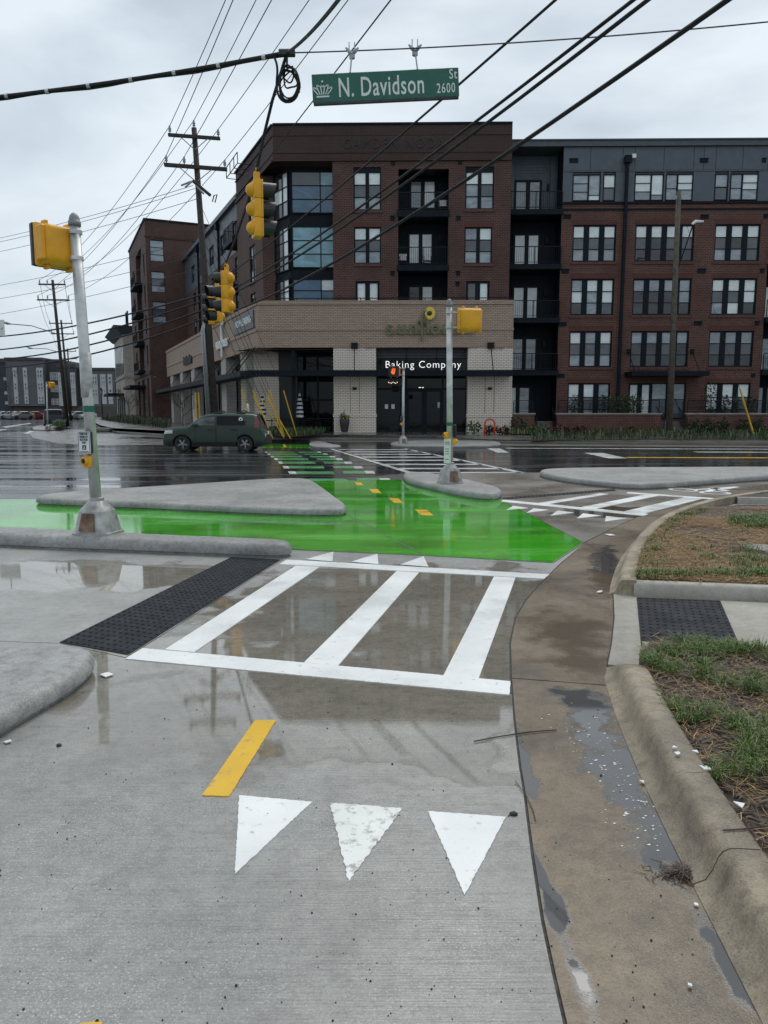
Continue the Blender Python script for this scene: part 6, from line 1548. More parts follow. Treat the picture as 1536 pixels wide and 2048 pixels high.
# ================================================================== CARS
def lerp_curve(c, x):
    if x <= c[0][0]: return c[0][1]
    for (a, b), (p, q) in zip(c, c[1:]):
        if x <= p: return b + (q - b) * (x - a) / (p - a)
    return c[-1][1]
def car_paint(name, c):
    m, nt, b = new_mat(name); b.inputs['Base Color'].default_value = (*c, 1); b.inputs['Metallic'].default_value = 0.0; b.inputs['Specular IOR Level'].default_value = 0.2
    b.inputs['Coat Weight'].default_value = 0.45; b.inputs['Coat Roughness'].default_value = 0.06
    f = noise(nt, objspace(nt), 9.0, 5); L(nt, ramp(nt, f, [(0.3, 0.25), (0.7, 0.5)]), b.inputs['Roughness']); return m
M['tyre'] = plain('tyre_rubber', (0.012, 0.012, 0.012), 0.6, 0, 0.3, 12, obj=True)
M['rim'] = plain('alloy_rim', (0.28, 0.28, 0.29), 0.3, 0.8, 0.1, 12, obj=True)
M['car_glass'] = glass_mat('car_glass', (0.004, 0.005, 0.005), 0.03, 0.4, 1.3); M['car_glass_sheen'] = glass_mat('car_glass_painted_reflection', (0.09, 0.11, 0.105), 0.03, 0.8, 1.5)  # the paler glass has its reflection put into the colour
M['red_lens'] = plain('red_lamp_lens', (0.16, 0.008, 0.012), 0.15, 0, 0.1, 12, coat=0.5); M['clear_lens'] = plain('clear_lamp_lens', (0.55, 0.57, 0.58), 0.12, 0, 0.1, 12)
def make_car(name, label, loc, heading, Lc, Wc, top, wheels, wr, body, belt=1.02, sill=0.26, glass=None, doors=(), group=None, tail=None, rack=False, front_glass=(1.1, 1.75), rear_glass=None, detail=True, sticker=False, extra=None, surround_band=False):
    """x runs from the nose to the tail; the car's left side has negative y"""
    t = thing(name, label, 'car', (0, 0, 0), group); hw = Wc / 2
    def zlow(x):
        z = sill
        for wx in wheels:
            d = abs(x - wx); r_ = wr + 0.06
            if d < r_: z = max(z, wr + math.sqrt(max(0, r_ * r_ - d * d)) * 0.98 - 0.01)
        return z
    ztop = lambda x: lerp_curve(top, x)
    zmax = max(p[1] for p in top)
    def half(x, z):
        e = 1.0
        if x < 0.55: e -= 0.16 * ((0.55 - x) / 0.55) ** 2
        if x > Lc - 0.4: e -= 0.10 * ((x - Lc + 0.4) / 0.4) ** 2
        y = hw * e
        if z > belt: y *= 1 - 0.17 * ((z - belt) / (zmax - belt)) ** 1.25
        if z < 0.5: y *= 1 - 0.06 * ((0.5 - z) / 0.3)
        return y
    def surf(x, z, s_, off=0.0):
        zt = ztop(x); y = half(x, z)
        g = max(0.0, 1 - (zt - z) / 0.12); y -= 0.09 * g ** 2.2
        return Vector((x, s_ * (y + off), z))
    cols = sorted(set([Lc * i / 52 for i in range(53)] + [w + s_ * (wr + 0.06) * math.cos(R(a)) for w in wheels for s_ in (1,) for a in range(0, 181, 15)] + [p[0] for p in top]))
    cols = [c for c in cols if 0 <= c <= Lc]; nr = 16; mb = MB()
    for s_ in (-1, 1):
        vs = []
        for x in cols:
            lo, hi = zlow(x), ztop(x); lo = min(lo, hi - 0.05)
            for k in range(nr): q = k / (nr - 1); q = 1 - (1 - q) ** 1.35; vs.append(surf(x, lo + (hi - lo) * q, s_))
        fs = [(i * nr + k, (i + 1) * nr + k, (i + 1) * nr + k + 1, i * nr + k + 1) for i in range(len(cols) - 1) for k in range(nr - 1)]
        if s_ > 0: fs = [tuple(reversed(f_)) for f_ in fs]
        mb.add(vs, fs)
    m_ = 7; vs = []
    for x in cols:
        a = surf(x, ztop(x), -1); b = surf(x, ztop(x), 1)
        for k in range(m_): q = k / (m_ - 1); p = a.lerp(b, q); p.z += 0.035 * (1 - (2 * q - 1) ** 2); vs.append(p)
    mb.add(vs, [(i * m_ + k, (i + 1) * m_ + k, (i + 1) * m_ + k + 1, i * m_ + k + 1) for i in range(len(cols) - 1) for k in range(m_ - 1)])
    for x in (0, Lc):
        vs = []
        for k in range(nr):
            q = k / (nr - 1); z = zlow(x) + (ztop(x) - zlow(x)) * q; vs += [surf(x, z, -1), surf(x, z, 1)]
        mb.add(vs, [(2 * k, 2 * k + 1, 2 * k + 3, 2 * k + 2) for k in range(nr - 1)])
    mb.box(0.15, Lc - 0.15, -hw * 0.72, hw * 0.72, sill - 0.04, sill + 0.2)
    bo = mb.build('body', body, t, True); fix_smooth(bo, 50)
    def patch(xs_, lo, hi, s_, m, nm, par, off=0.006, n=8):
        vs = []; mb = MB(); k2 = 5
        for i in range(n + 1):
            x = xs_[0] + (xs_[1] - xs_[0]) * i / n
            a = lo(x) if callable(lo) else lo; b = hi(x) if callable(hi) else hi; b = max(b, a + 0.01)
            for k in range(k2): vs.append(surf(x, a + (b - a) * k / (k2 - 1), s_, off))
        fs = [(i * k2 + k, (i + 1) * k2 + k, (i + 1) * k2 + k + 1, i * k2 + k + 1) for i in range(n) for k in range(k2 - 1)]
        if s_ > 0: fs = [tuple(reversed(f_)) for f_ in fs]
        return mb.add(vs, fs).build(nm, m, par, True)
    if detail:
        for s_ in (-1, 1):
            patch((0.1, Lc - 0.1), lambda x: zlow(x) - 0.004, lambda x: zlow(x) + 0.055 if min(abs(x - w) for w in wheels) < wr + 0.09 else 0.40, s_, M['black'], 'lower_cladding', bo, 0.004, 60)
    if surround_band:  # black trim and pillars round the side windows
        for s_ in (-1, 1): patch((1.16, 3.46), 1.065, lambda x: min(ztop(x) - 0.06, 1.485 - max(0, x - 3.15) * 0.7), s_, M['black'], 'window_surround', bo, 0.004, 24)
    for (xa, xb, lo, hi, m) in glass or []:
        for s_ in (-1, 1): patch((xa, xb), lo, hi, s_, M[m], 'side_window', bo, 0.008, 12)
    for (xa, xb, hx_) in doors:
        for s_ in (-1, 1):
            d = patch((xa, xb), 0.42, belt - 0.03, s_, body, 'door', t, 0.005, 10)
            sx = MB()
            for x in (xa, xb): a = [surf(x, 0.42 + (belt - 0.45) * k / 6, s_, 0.007) for k in range(7)]; sx.tube(a, 0.006, 4)
            sx.build('door_seam', M['black'], d); p = surf(hx_, belt - 0.14, s_, 0.03)
            MB().rbox(p.x - 0.11, p.x + 0.11, p.y - 0.018, p.y + 0.018, p.z - 0.02, p.z + 0.02, 0.008, 1).build('handle', M['black'], d)
    def across(xa, xb, m, nm, shrink=0.10, lift=0.008):
        n = 8; vs = []; mb = MB(); mm = 7
        for i in range(n + 1):
            x = xa + (xb - xa) * i / n; a = surf(x, ztop(x), -1); b = surf(x, ztop(x), 1)
            for k in range(mm): q = shrink + (1 - 2 * shrink) * k / (mm - 1); q0 = k / (mm - 1); p = a.lerp(b, q); p.z += 0.035 * (1 - (2 * q - 1) ** 2); vs.append(p)
        o = mb.add(vs, [(i * mm + k, (i + 1) * mm + k, (i + 1) * mm + k + 1, i * mm + k + 1) for i in range(n) for k in range(mm - 1)])
        sl = (ztop(xb) - ztop(xa)) / (xb - xa); nrm = Vector((-sl, 0, 1)).normalized() * lift; o.v = [tuple(Vector(v) + nrm) for v in o.v]
        return o.build(nm, M[m], bo, True)
    across(front_glass[0], front_glass[1], 'car_glass', 'windscreen', 0.07)
    if rear_glass: across(rear_glass[0], rear_glass[1], 'car_glass', 'rear_window', 0.10)
    for wx in wheels:
        for s_ in (-1, 1):
            Mw = Matrix.Translation((wx, s_ * (hw - 0.115), wr)) @ Matrix.Rotation(R(90) * s_, 4, 'X') @ Matrix.Identity(4)
            w_ = MB().lathe([(wr * 0.66, -0.11), (wr * 0.92, -0.11), (wr, -0.07), (wr, 0.07), (wr * 0.93, 0.11), (wr * 0.68, 0.11), (wr * 0.66, 0.06)], (0, 0, 0), 26, Mw, False).build('tyre', M['tyre'], t, True)
            fix_smooth(w_, 40)
            rm = MB().lathe([(wr * 0.66, -0.05), (wr * 0.67, 0.02), (wr * 0.62, 0.03)], (0, 0, 0), 24, Mw, False)
            rm.lathe([(wr * 0.64, 0.0), (0.01, 0.0)], (0, 0, 0), 20, Mw, False)
            ro = rm.build('wheel_disc', M['black'], w_)
            if detail:
                sp = MB()
                for k in range(5):
                    for dq in (-0.13, 0.13):
                        q = 2 * math.pi * k / 5 + 0.3; sp.tube([Mw @ Vector((0.03 * math.cos(q), 0.03 * math.sin(q), -0.06)), Mw @ Vector((wr * 0.63 * math.cos(q + dq), wr * 0.63 * math.sin(q + dq), -0.05))], [0.03, 0.018], 5)
                sp.lathe([(0.055, -0.03), (0.05, -0.08)], (0, 0, 0), 12, Mw); sp.lathe([(wr * 0.66, -0.08), (wr * 0.62, -0.06)], (0, 0, 0), 24, Mw, False)
                sp.v = [tuple(Vector(v)) for v in sp.v]
                sp2 = MB(); sp2.f = sp.f; sp2.v = [tuple(Mw @ (Matrix.Scale(-1, 4, (0, 0, 1)) @ (Mw.inverted() @ Vector(v)))) for v in sp.v]
                (sp2 if False else sp).build('rim', M['rim'], w_)
    for s_ in (-1, 1):
        patch((0.04, 0.42), lambda x: belt - 0.32 + 0.05 * x, lambda x: belt - 0.20 + 0.10 * x, s_, M['clear_lens'], 'headlight', bo, 0.012)
        if tail: patch((tail[0], tail[1]), tail[2], tail[3], s_, M['red_lens'], 'tail_light', bo, 0.014)
        q = surf(front_glass[0] + 0.28, belt + 0.02, s_, 0.1); MB().rbox(q.x - 0.1, q.x + 0.09, q.y - 0.085, q.y + 0.085, q.z - 0.03, q.z + 0.10, 0.03, 2).build('mirror', body, bo, True)
    if extra: extra(t, bo, surf, ztop, patch)
    t.location = loc; t.rotation_euler = (0, 0, heading); t['_base'] = (0.0, 0.0, 0.0)
    return t
M['car_green'] = car_paint('forest_green_paint', (0.033, 0.054, 0.038))
top_soul = [(0.0, 0.66), (0.03, 0.80), (0.12, 0.90), (0.45, 0.985), (0.95, 1.04), (1.06, 1.06), (1.30, 1.25), (1.55, 1.43), (1.72, 1.51), (2.1, 1.565), (2.8, 1.575), (3.35, 1.565), (3.72, 1.545), (3.86, 1.50), (3.97, 1.22), (4.05, 1.0), (4.14, 0.92), (4.2, 0.62)]
def soul_extra(t, bo, surf, ztop, patch):
    for x in (2.25, 3.2):
        for s_ in (-1, 1):
            MB().rbox(x - 0.2, x + 0.2, s_ * 0.62 - 0.04, s_ * 0.62 + 0.04, 1.565, 1.635, 0.02, 1).build('rack_foot', M['black'], t)
        MB().tube([(x, -0.66, 1.66), (x, 0, 1.69), (x, 0.66, 1.66)], 0.024, 6).build('roof_bar', M['black'], t)
    p = surf(3.22, 1.33, -1, 0.02); c = MB(); c.tube([p + Vector((0, 0.012, 0)), p + Vector((0, -0.004, 0))], 0.085, 14); c.build('round_sticker', M['letter_white'], bo)
    c = MB(); c.tube([p + Vector((0, -0.003, 0)), p + Vector((0, -0.007, 0))], 0.035, 8); c.build('sticker_print', M['black'], bo)
    MB().rbox(4.1, 4.24, -0.82, 0.82, 0.30, 0.60, 0.04, 2).build('rear_bumper', M['black'], bo); MB().rbox(-0.03, 0.1, -0.76, 0.76, 0.28, 0.52, 0.04, 2).build('front_grille', M['black'], bo)
    MB().rbox(4.19, 4.23, -0.14, 0.14, 0.70, 0.84, 0.008, 1).build('number_plate', M['letter_white'], bo)
    MB().rbox(4.12, 4.22, -0.72, -0.60, 0.62, 0.74, 0.02, 1).build('rear_reflector', M['clear_lens'], bo)
    MB().rbox(3.72, 4.0, -0.55, 0.55, 1.05, 1.42, 0.03, 1, Matrix.Identity(4)).build('rear_glass_block', M['car_glass'], bo) if False else None
cpos = W(430, 893, 33.2); wy = 31.4
xr = W(532, 880, wy).x; xl = W(326, 880, wy).x
make_car('parked_car', 'boxy green hatchback with roof bars crossing the wet junction', (W(325, 880, 30.5).x, wy, 0), R(0.0), 4.2, 1.8, top_soul, (0.80, 3.37), 0.335, M['car_green'], belt=1.06, sill=0.25,
         glass=[(1.22, 2.16, 1.09, lambda x: min(lerp_curve(top_soul, x) - 0.09, 1.45), 'car_glass_sheen'), (2.24, 3.40, 1.09, lambda x: min(1.46, 1.46 - max(0, x - 3.15) * 0.9), 'car_glass')], surround_band=True, doors=((1.34, 2.19, 1.98), (2.21, 3.08, 2.92)), tail=(3.78, 3.98, 0.98, lambda x: min(1.47, lerp_curve(top_soul, x) - 0.04)), front_glass=(1.08, 1.66), rear_glass=(3.87, 4.02), extra=soul_extra)
bpy.data.objects['parked_car'].name = 'green_car'
# parked dark SUV seen from behind, and the distant cars
top_suv = [(0.0, 0.75), (0.05, 0.95), (0.4, 1.06), (1.2, 1.14), (1.35, 1.17), (2.0, 1.62), (2.5, 1.72), (3.8, 1.73), (4.45, 1.66), (4.62, 1.35), (4.72, 1.08), (4.78, 0.7)]
M['car_navy'] = car_paint('dark_navy_paint', (0.010, 0.014, 0.030))
SVD = 74.0; ps = W(101, 850, SVD)
def suv_extra(t, bo, surf, ztop, patch):
    MB().rbox(4.70, 4.80, -0.85, 0.85, 0.35, 0.62, 0.04, 2).build('rear_bumper', M['black'], bo)
    for s_ in (-1, 1): MB().rbox(4.60, 4.74, s_ * 0.80 - 0.1, s_ * 0.80 + 0.1, 0.98, 1.2, 0.02, 1).build('tail_light', M['red_lens'], bo)
make_car('parked_suv', 'dark navy parked SUV seen from behind on the side street', (ps.x - 0.0, SVD + 4.2, ground_z(SVD + 2)), R(0) + math.atan2(-0.914, 0.406) + R(0), 4.8, 1.95, top_suv, (0.95, 3.8), 0.37, M['car_navy'], belt=1.12, sill=0.3,
         glass=[(1.6, 2.6, 1.15, lambda x: min(lerp_curve(top_suv, x) - 0.1, 1.58), 'car_glass'), (2.68, 4.3, 1.15, 1.58, 'car_glass')], front_glass=(1.4, 1.95), rear_glass=(4.47, 4.68), extra=suv_extra)
bpy.data.objects['parked_suv'].location = (ps.x - 1.4, SVD + 4.0, ground_z(SVD + 2))
top_sed = [(0.0, 0.6), (0.05, 0.78), (0.9, 0.92), (1.2, 0.95), (1.85, 1.36), (2.3, 1.42), (3.1, 1.40), (3.7, 1.05), (4.3, 1.0), (4.42, 0.62)]
cols_c = [('silver', (0.34, 0.35, 0.36)), ('white', (0.6, 0.6, 0.6)), ('dark grey', (0.05, 0.052, 0.055)), ('red', (0.22, 0.02, 0.025)), ('grey', (0.16, 0.165, 0.17)), ('black', (0.012, 0.012, 0.013))]
row = [(-30, 1, 'white car at the far left edge in the distant row'), (2, 0, 'silver car left in the distant row before the grey apartments'), (16, 2, 'dark grey car second in the distant row'), (28, 4, 'grey car in the distant row, left of the red one'), (42, 4, 'grey car directly beside the distant red car'), (62, 3, 'red car in the distant parked row'), (152, 4, 'grey car far behind the pole at the street end'), (165, 2, 'dark car farthest right in the distant row'), (178, 0, 'silver car at the street end, partly behind the near signal pole')]
for (px, ci, lab) in row:
    d = 128.0 + random.uniform(-4, 4); p = W(px, 835, d)
    nm, c = cols_c[ci]
    key = 'paint_' + nm.replace(' ', '_')
    if key not in M: M[key] = car_paint(key, c)
    make_car('distant_car', lab, (p.x - 2, d, ground_z(d)), R(random.uniform(50, 70)) if px < 100 else R(random.uniform(60, 80)), 4.4, 1.75, top_sed, (0.8, 3.5), 0.32, M[key], belt=0.93, sill=0.24,
             glass=[(1.45, 2.3, 0.96, lambda x: min(lerp_curve(top_sed, x) - 0.08, 1.32), 'car_glass'), (2.36, 3.4, 0.96, lambda x: min(lerp_curve(top_sed, x) - 0.08, 1.32), 'car_glass')], front_glass=(1.25, 1.8), rear_glass=(3.2, 3.66), detail=False, group='parked cars at the end of the street')

# ================================================================== STREET FURNITURE AND PLANTING BEFORE THE BUILDING
# planter
pp = FB.P(FB.hit(689, 850, 0.6)[0], 0, 0.6); pp.z = plaza_z((pp.x, pp.y)) 
zb0 = FB.hit(689, 864, 0.6)[1]; pp.z = zb0
pl_ = thing('planter', 'charcoal planter with small yellow plant before the bakery pier', 'planter', pp)
MB().lathe([(0.17, 0), (0.20, 0.05), (0.28, 0.42), (0.31, 0.72), (0.295, 0.80), (0.25, 0.80), (0.23, 0.72)], pp, 20).build('pot', M['pot'], pl_, True)
def leaves(c, rx, ry, rz, n, size, mb=None, flat=False, up=0.0):
    mb = mb or MB()
    for _ in range(n):
        while True:
            v = Vector((random.uniform(-1, 1), random.uniform(-1, 1), random.uniform(-1, 1)))
            if 0.25 < v.length < 1: break
        p = Vector(c) + Vector((v.x * rx, v.y * ry, v.z * rz)); d = Vector((random.gauss(0, 1), random.gauss(0, 1), random.gauss(up, 1))).normalized(); s_ = size * random.uniform(0.6, 1.3)
        e = d.cross(Vector((random.gauss(0, 1), random.gauss(0, 1), random.gauss(0, 1)))).normalized() * s_ * 0.38
        mb.quad(p, p + d * s_ * 0.5 + e, p + d * s_, p + d * s_ * 0.5 - e)
    return mb
M['leaf_yellow'] = leaf_mat('yellow_leaves', (0.20, 0.14, 0.02), (0.42, 0.30, 0.03))
leaves(pp + Vector((0.08, -0.02, 0.92)), 0.2, 0.2, 0.14, 60, 0.14).build('yellow_leaves', M['leaf_yellow'], pl_); leaves(pp + Vector((-0.1, 0, 0.95)), 0.2, 0.2, 0.18, 60, 0.13).build('dark_leaves', M['leaf_dark'], pl_)
MB().tube([pp + Vector((0, 0, 0.75)), pp + Vector((0.0, 0, 1.4))], 0.012, 5).build('stem', M['bark'], pl_)
# bicycle rack
d = 44.5; a, b = W(969, 868, d), W(989, 868, d); a.z = b.z = plaza_z((a.x, a.y)) - 0.03; zt = W(979, 838, d).z
arc = [a, Vector((a.x, a.y, zt - 0.32))] + [Vector(((a.x + b.x) / 2 - (b.x - a.x) / 2 * math.cos(R(q)), a.y, zt - 0.32 + 0.32 * math.sin(R(q)))) for q in range(20, 180, 20)] + [Vector((b.x, b.y, zt - 0.32)), b]
tag(MB().tube(arc, 0.055, 10).build('bicycle_rack', M['orange'], None, True), 'orange hoop bicycle rack by the right bakery pier', 'bicycle rack')
# folded striped umbrellas and dark patio tables
def umbrella(px, d, label):
    p = W(px, 850, d); p.z = plaza_z((p.x, p.y)) - 0.02
    t = thing('patio_umbrella', label, 'umbrella', p, 'folded umbrellas on the bakery patio')
    MB().tube([p, p + Vector((0, 0, 2.5))], 0.025, 6).lathe([(0.28, 0), (0.28, 0.06), (0.05, 0.09)], p, 14).build('pole', M['black_metal'], t)
    prof = [(0.24, 0.95), (0.22, 1.10), (0.235, 1.22), (0.20, 1.36), (0.215, 1.48), (0.18, 1.62), (0.19, 1.74), (0.15, 1.88), (0.155, 2.0), (0.10, 2.14), (0.09, 2.28), (0.03, 2.45)]
    for k, (p0, p1) in enumerate(zip(prof, prof[1:])): MB().lathe([p0, p1], p, 14, None, False).build('canvas_band', M['umb_white' if k % 2 == 0 else 'umb_black'], t, True)
    return t
umbrella(526, 47.2, 'folded black and white umbrella behind the yellow guards'); umbrella(600, 47.0, 'folded black and white umbrella before the dark patio window')
def patio_set(px, d, label):
    p = W(px, 858, d); p.z = plaza_z((p.x, p.y)) - 0.01; t = thing('patio_table', label, 'table', p, 'dark tables on the bakery patio')
    MB().rbox(p.x - 0.6, p.x + 0.6, p.y - 0.4, p.y + 0.4, p.z + 0.70, p.z + 0.75, 0.015, 1).build('table_top', M['black_metal'], t)
    for sx in (-1, 1):
        for sy in (-1, 1): MB().box(p.x + sx * 0.52 - 0.025, p.x + sx * 0.52 + 0.025, p.y + sy * 0.33 - 0.025, p.y + sy * 0.33 + 0.025, p.z, p.z + 0.70).build('leg', M['black_metal'], t)
for px, lb in ((545, 'dark patio table nearest the car end of the patio'), (575, 'dark patio table in the middle of the patio'), (625, 'dark patio table beside the left bakery pier'), (650, 'small dark patio table half behind the bakery pier')): patio_set(px, 47.6, lb)
fn = thing('patio_fence', 'low black metal fence along the bakery patio edge', 'fence', FB.P(fu0 + 2, 0.35, -0.6)); railing(FB, FB.hit(540, 850)[0], FB.hit(664, 850)[0], 0.33, -0.7, fn, 0.95, 0.14)

# terrace walls, steps and fences before the right wing
FW_ = Frame((0, 46.3), YAW); zw_t = FW_.hit(1200, 829)[1]
M['pave_step'] = plain('concrete_step', (0.13, 0.12, 0.11), 0.7, 0, 0.2, 4)
for i, (xa, xb, lab) in enumerate(((1024, 1069, 'short low brick terrace wall next to the bakery'), (1113, 1322, 'low brick terrace wall with stone coping left of the old pole'), (1372, 1800, 'low brick terrace wall with stone coping at the right edge'))):
    a, b = FW_.hit(xa, 845)[0], FW_.hit(xb, 845)[0]
    t = thing('terrace_wall', lab, 'wall', FW_.P((a + b) / 2, 0.3), 'low terrace walls')
    MB().fbox(FW_, a, b, 0.15, zw_t, -0.3, 0.0).build('brick_wall', M['brick_r'], t); MB().fbox(FW_, a - 0.04, b + 0.04, zw_t, zw_t + 0.09, -0.36, 0.05).build('coping', M['stone'], t)
    railing(FW_, a + 0.1, b - 0.1, zw_t + 0.09, -0.15, t, 0.78, horizontal=True)
for i, (xa, xb, lab) in enumerate(((1070, 1112, 'concrete steps with black handrails left of the long brick wall'), (1323, 1371, 'concrete steps with black handrails behind the old pole'))):
    a, b = FW_.hit(xa, 845)[0], FW_.hit(xb, 845)[0]; t = thing('front_steps', lab, 'steps', FW_.P((a + b) / 2, 0.3, 0.3), 'front steps')
    for k in range(5): MB().fbox(FW_, a + 0.05, b - 0.05, 0.15, 0.42 + k * 0.17, -0.3 * (k + 1), -0.3 * k + 0.3).build('step', M['pave_step'], t)
    for u in (a + 0.04, b - 0.04):
        hr = MB(); hr.tube([FW_.P(u, 0.3, 0.35), FW_.P(u, 1.25, 0.35), FW_.P(u, 2.0, -1.2)], 0.03, 6)
        for k in range(1, 9): q = k / 9; hr.tube([FW_.P(u, 0.4 + 0.75 * q, 0.35 - 1.55 * q), FW_.P(u, 1.25 + 0.75 * q, 0.35 - 1.55 * q)], 0.012, 4)
        hr.build('handrail', M['black_metal'], t)
# shrubs
def shrub(px, py, d, rx, rz, m, label, n=120, size=0.16, group='shrubs before the building', stems=True, up=0.3, name='shrub'):
    p = W(px, py, d); p.z = plaza_z((p.x, p.y)) - 0.03 if d < 46.2 else p.z
    t = thing(name, label, 'shrub', p, group); leaves(p + Vector((0, 0, rz * 0.9)), rx, rx * 0.8, rz, n, size, up=up).build('foliage', M[m], t)
    st = MB()
    for k in range(4): st.tube([p, p + Vector((random.uniform(-rx, rx) * 0.6, random.uniform(-rx, rx) * 0.4, rz * 1.3))], [0.015, 0.006], 4)
    st.build('stem', M['bark'], t); return t
random.seed(21)
SH = [(1037, 863, 45.6, 0.55, 0.55, 'leaf_dark', 'dark leafy shrub at the short wall beside the bakery'), (948, 865, 45.2, 0.5, 0.42, 'leaf', 'green shrub at the foot of the right bakery pier'), (1005, 868, 44.8, 0.45, 0.26, 'leaf_red', 'dark red low plant right of the orange bicycle rack'), (979, 867, 45.4, 0.4, 0.24, 'leaf_red', 'dark red low plant behind the orange bicycle rack'),
      (1105, 872, 43.4, 0.6, 0.40, 'leaf_red', 'largest dark red shrub below the first steps'), (1142, 873, 43.2, 0.5, 0.34, 'leaf_red', 'middle dark red shrub along the pavement bed'), (1166, 874, 43.2, 0.45, 0.34, 'leaf_red', 'rightmost dark red shrub along the pavement bed'), (1076, 873, 43.3, 0.6, 0.35, 'leaf', 'green shrub left of the dark red shrubs'),
      (1262, 862, 45.4, 0.18, 0.2, 'leaf_red', 'tiny red plant against the long brick wall')]
for k, px in enumerate((1391, 1417, 1448, 1487, 1517)): SH.append((px, 858, 45.6, 0.36, 0.48, 'leaf_dark', 'dark glossy shrub against right terrace wall, number %s from the old pole' % ('one', 'two', 'three', 'four', 'five')[k]))
for s_ in SH: shrub(*s_)
for k, (px, w_) in enumerate(((1150, 0.5), (1205, 0.3), (1240, 1.1), (1268, 0.8), (1418, 0.6), (1450, 0.3), (1470, 0.3), (1505, 0.4))):
    p = FR.P(FR.hit(px, 815, 1.0)[0], zw_t - 0.2, 1.0); t = thing('terrace_plant', ('small evergreen on terrace below the first window column', 'tiny plant on terrace rail left of the downspout', 'wide evergreen bush on terrace left of entrance door', 'evergreen bush on terrace touching the entrance door', 'tall evergreen on right terrace before the window', 'tiny plant on right terrace under the window', 'tiny plant on right terrace near the yellow guard', 'low plant on right terrace at the edge of the picture')[k], 'plant', p, 'plants on the terraces')
    leaves(p + Vector((0, 0, 0.75 if k != 4 else 1.2)), w_ * 0.8, 0.35, 0.75 if k != 4 else 1.2, int(420 * max(0.4, w_)), 0.13, up=0.4).build('foliage', M['leaf_dark' if k not in (2, 3) else 'leaf'], t); MB().tube([p, p + Vector((0, 0, 0.8))], 0.03, 5).build('stem', M['bark'], t)
# ground cover in the beds (nobody could count it)
def bed(poly_px, n, h, mats, name, lab, zoff=0.0, soil=True):
    poly = [(lambda q: (q.x, q.y))(G(a, b, 0.18)) for a, b in poly_px]
    def inside(x, y):
        c = False; j = len(poly) - 1
        for i in range(len(poly)):
            if (poly[i][1] > y) != (poly[j][1] > y) and x < (poly[j][0] - poly[i][0]) * (y - poly[i][1]) / (poly[j][1] - poly[i][1]) + poly[i][0]: c = not c
            j = i
        return c
    xs_ = [p[0] for p in poly]; ys_ = [p[1] for p in poly]
    if soil: structure(MB().sheet(poly, lambda p: plaza_z(p) + 0.02).build('planting_bed', M['soil']))
    for m, frac, hh_ in mats:
        mb = MB(); k = 0
        while k < n * frac:
            x, y = random.uniform(min(xs_), max(xs_)), random.uniform(min(ys_), max(ys_))
            if not inside(x, y): continue
            k += 1; z = plaza_z((x, y)) + 0.01; ln = h * hh_ * random.uniform(0.5, 1.2); a = random.uniform(0, 6.28); lean = random.uniform(0.1, 0.8) * ln; w_ = 0.02
            c_, s_ = math.cos(a), math.sin(a); p = Vector((x, y, z)); q = Vector((x + c_ * lean * 0.4, y + s_ * lean * 0.4, z + ln * 0.7)); r_ = Vector((x + c_ * lean, y + s_ * lean, z + ln * 0.85)); e = Vector((-s_, c_, 0)) * w_
            mb.add([p - e, p + e, q + e, q - e, r_], [(0, 1, 2, 3), (3, 2, 4)])
        tag(mb.build(name, M[m]), lab, 'plants', kind='stuff')
random.seed(8)
bed([(1062, 881), (1066, 866), (1300, 862), (1800, 864), (2300, 868), (2300, 884), (1800, 882), (1300, 880)], 9000, 0.42, (('leaf', 0.55, 1.0), ('leaf_pale', 0.12, 1.15), ('leaf_dark', 0.33, 0.8)), 'ground_cover', 'low green ground cover before the brick terrace walls')
bed([(1090, 866), (1300, 861), (1800, 863), (1800, 867), (1300, 866), (1120, 869)], 3600, 0.5, (('leaf_pale', 1.0, 1.0),), 'pale_ground_cover', 'pale tufted ground cover along the brick terrace walls', soil=False)
bed([(1000, 871), (1024, 862), (1080, 864), (1074, 874), (1030, 874)], 800, 0.4, (('leaf_pale', 0.6, 1.0), ('leaf', 0.4, 1.0)), 'ground_cover', 'pale ground cover next to the bicycle rack')
bed([(532, 876), (540, 864), (620, 862), (660, 868), (640, 874), (590, 877)], 2600, 0.40, (('leaf', 0.6, 1.0), ('leaf_pale', 0.15, 1.0), ('leaf_dark', 0.25, 0.8)), 'ground_cover', 'low grassy planting at the feet of the guy guards')
bed([(200, 842), (240, 838), (310, 845), (345, 857), (330, 862), (260, 852)], 3000, 0.75, (('leaf_dark', 0.7, 1.0), ('leaf', 0.2, 0.9), ('leaf_red', 0.1, 0.8)), 'ground_cover', 'dark shrubby planting strip on the side street')
bed([(102, 856), (118, 849), (136, 850), (124, 858)], 700, 0.5, (('leaf', 1.0, 1.0),), 'ground_cover', 'green planting on the small far island')
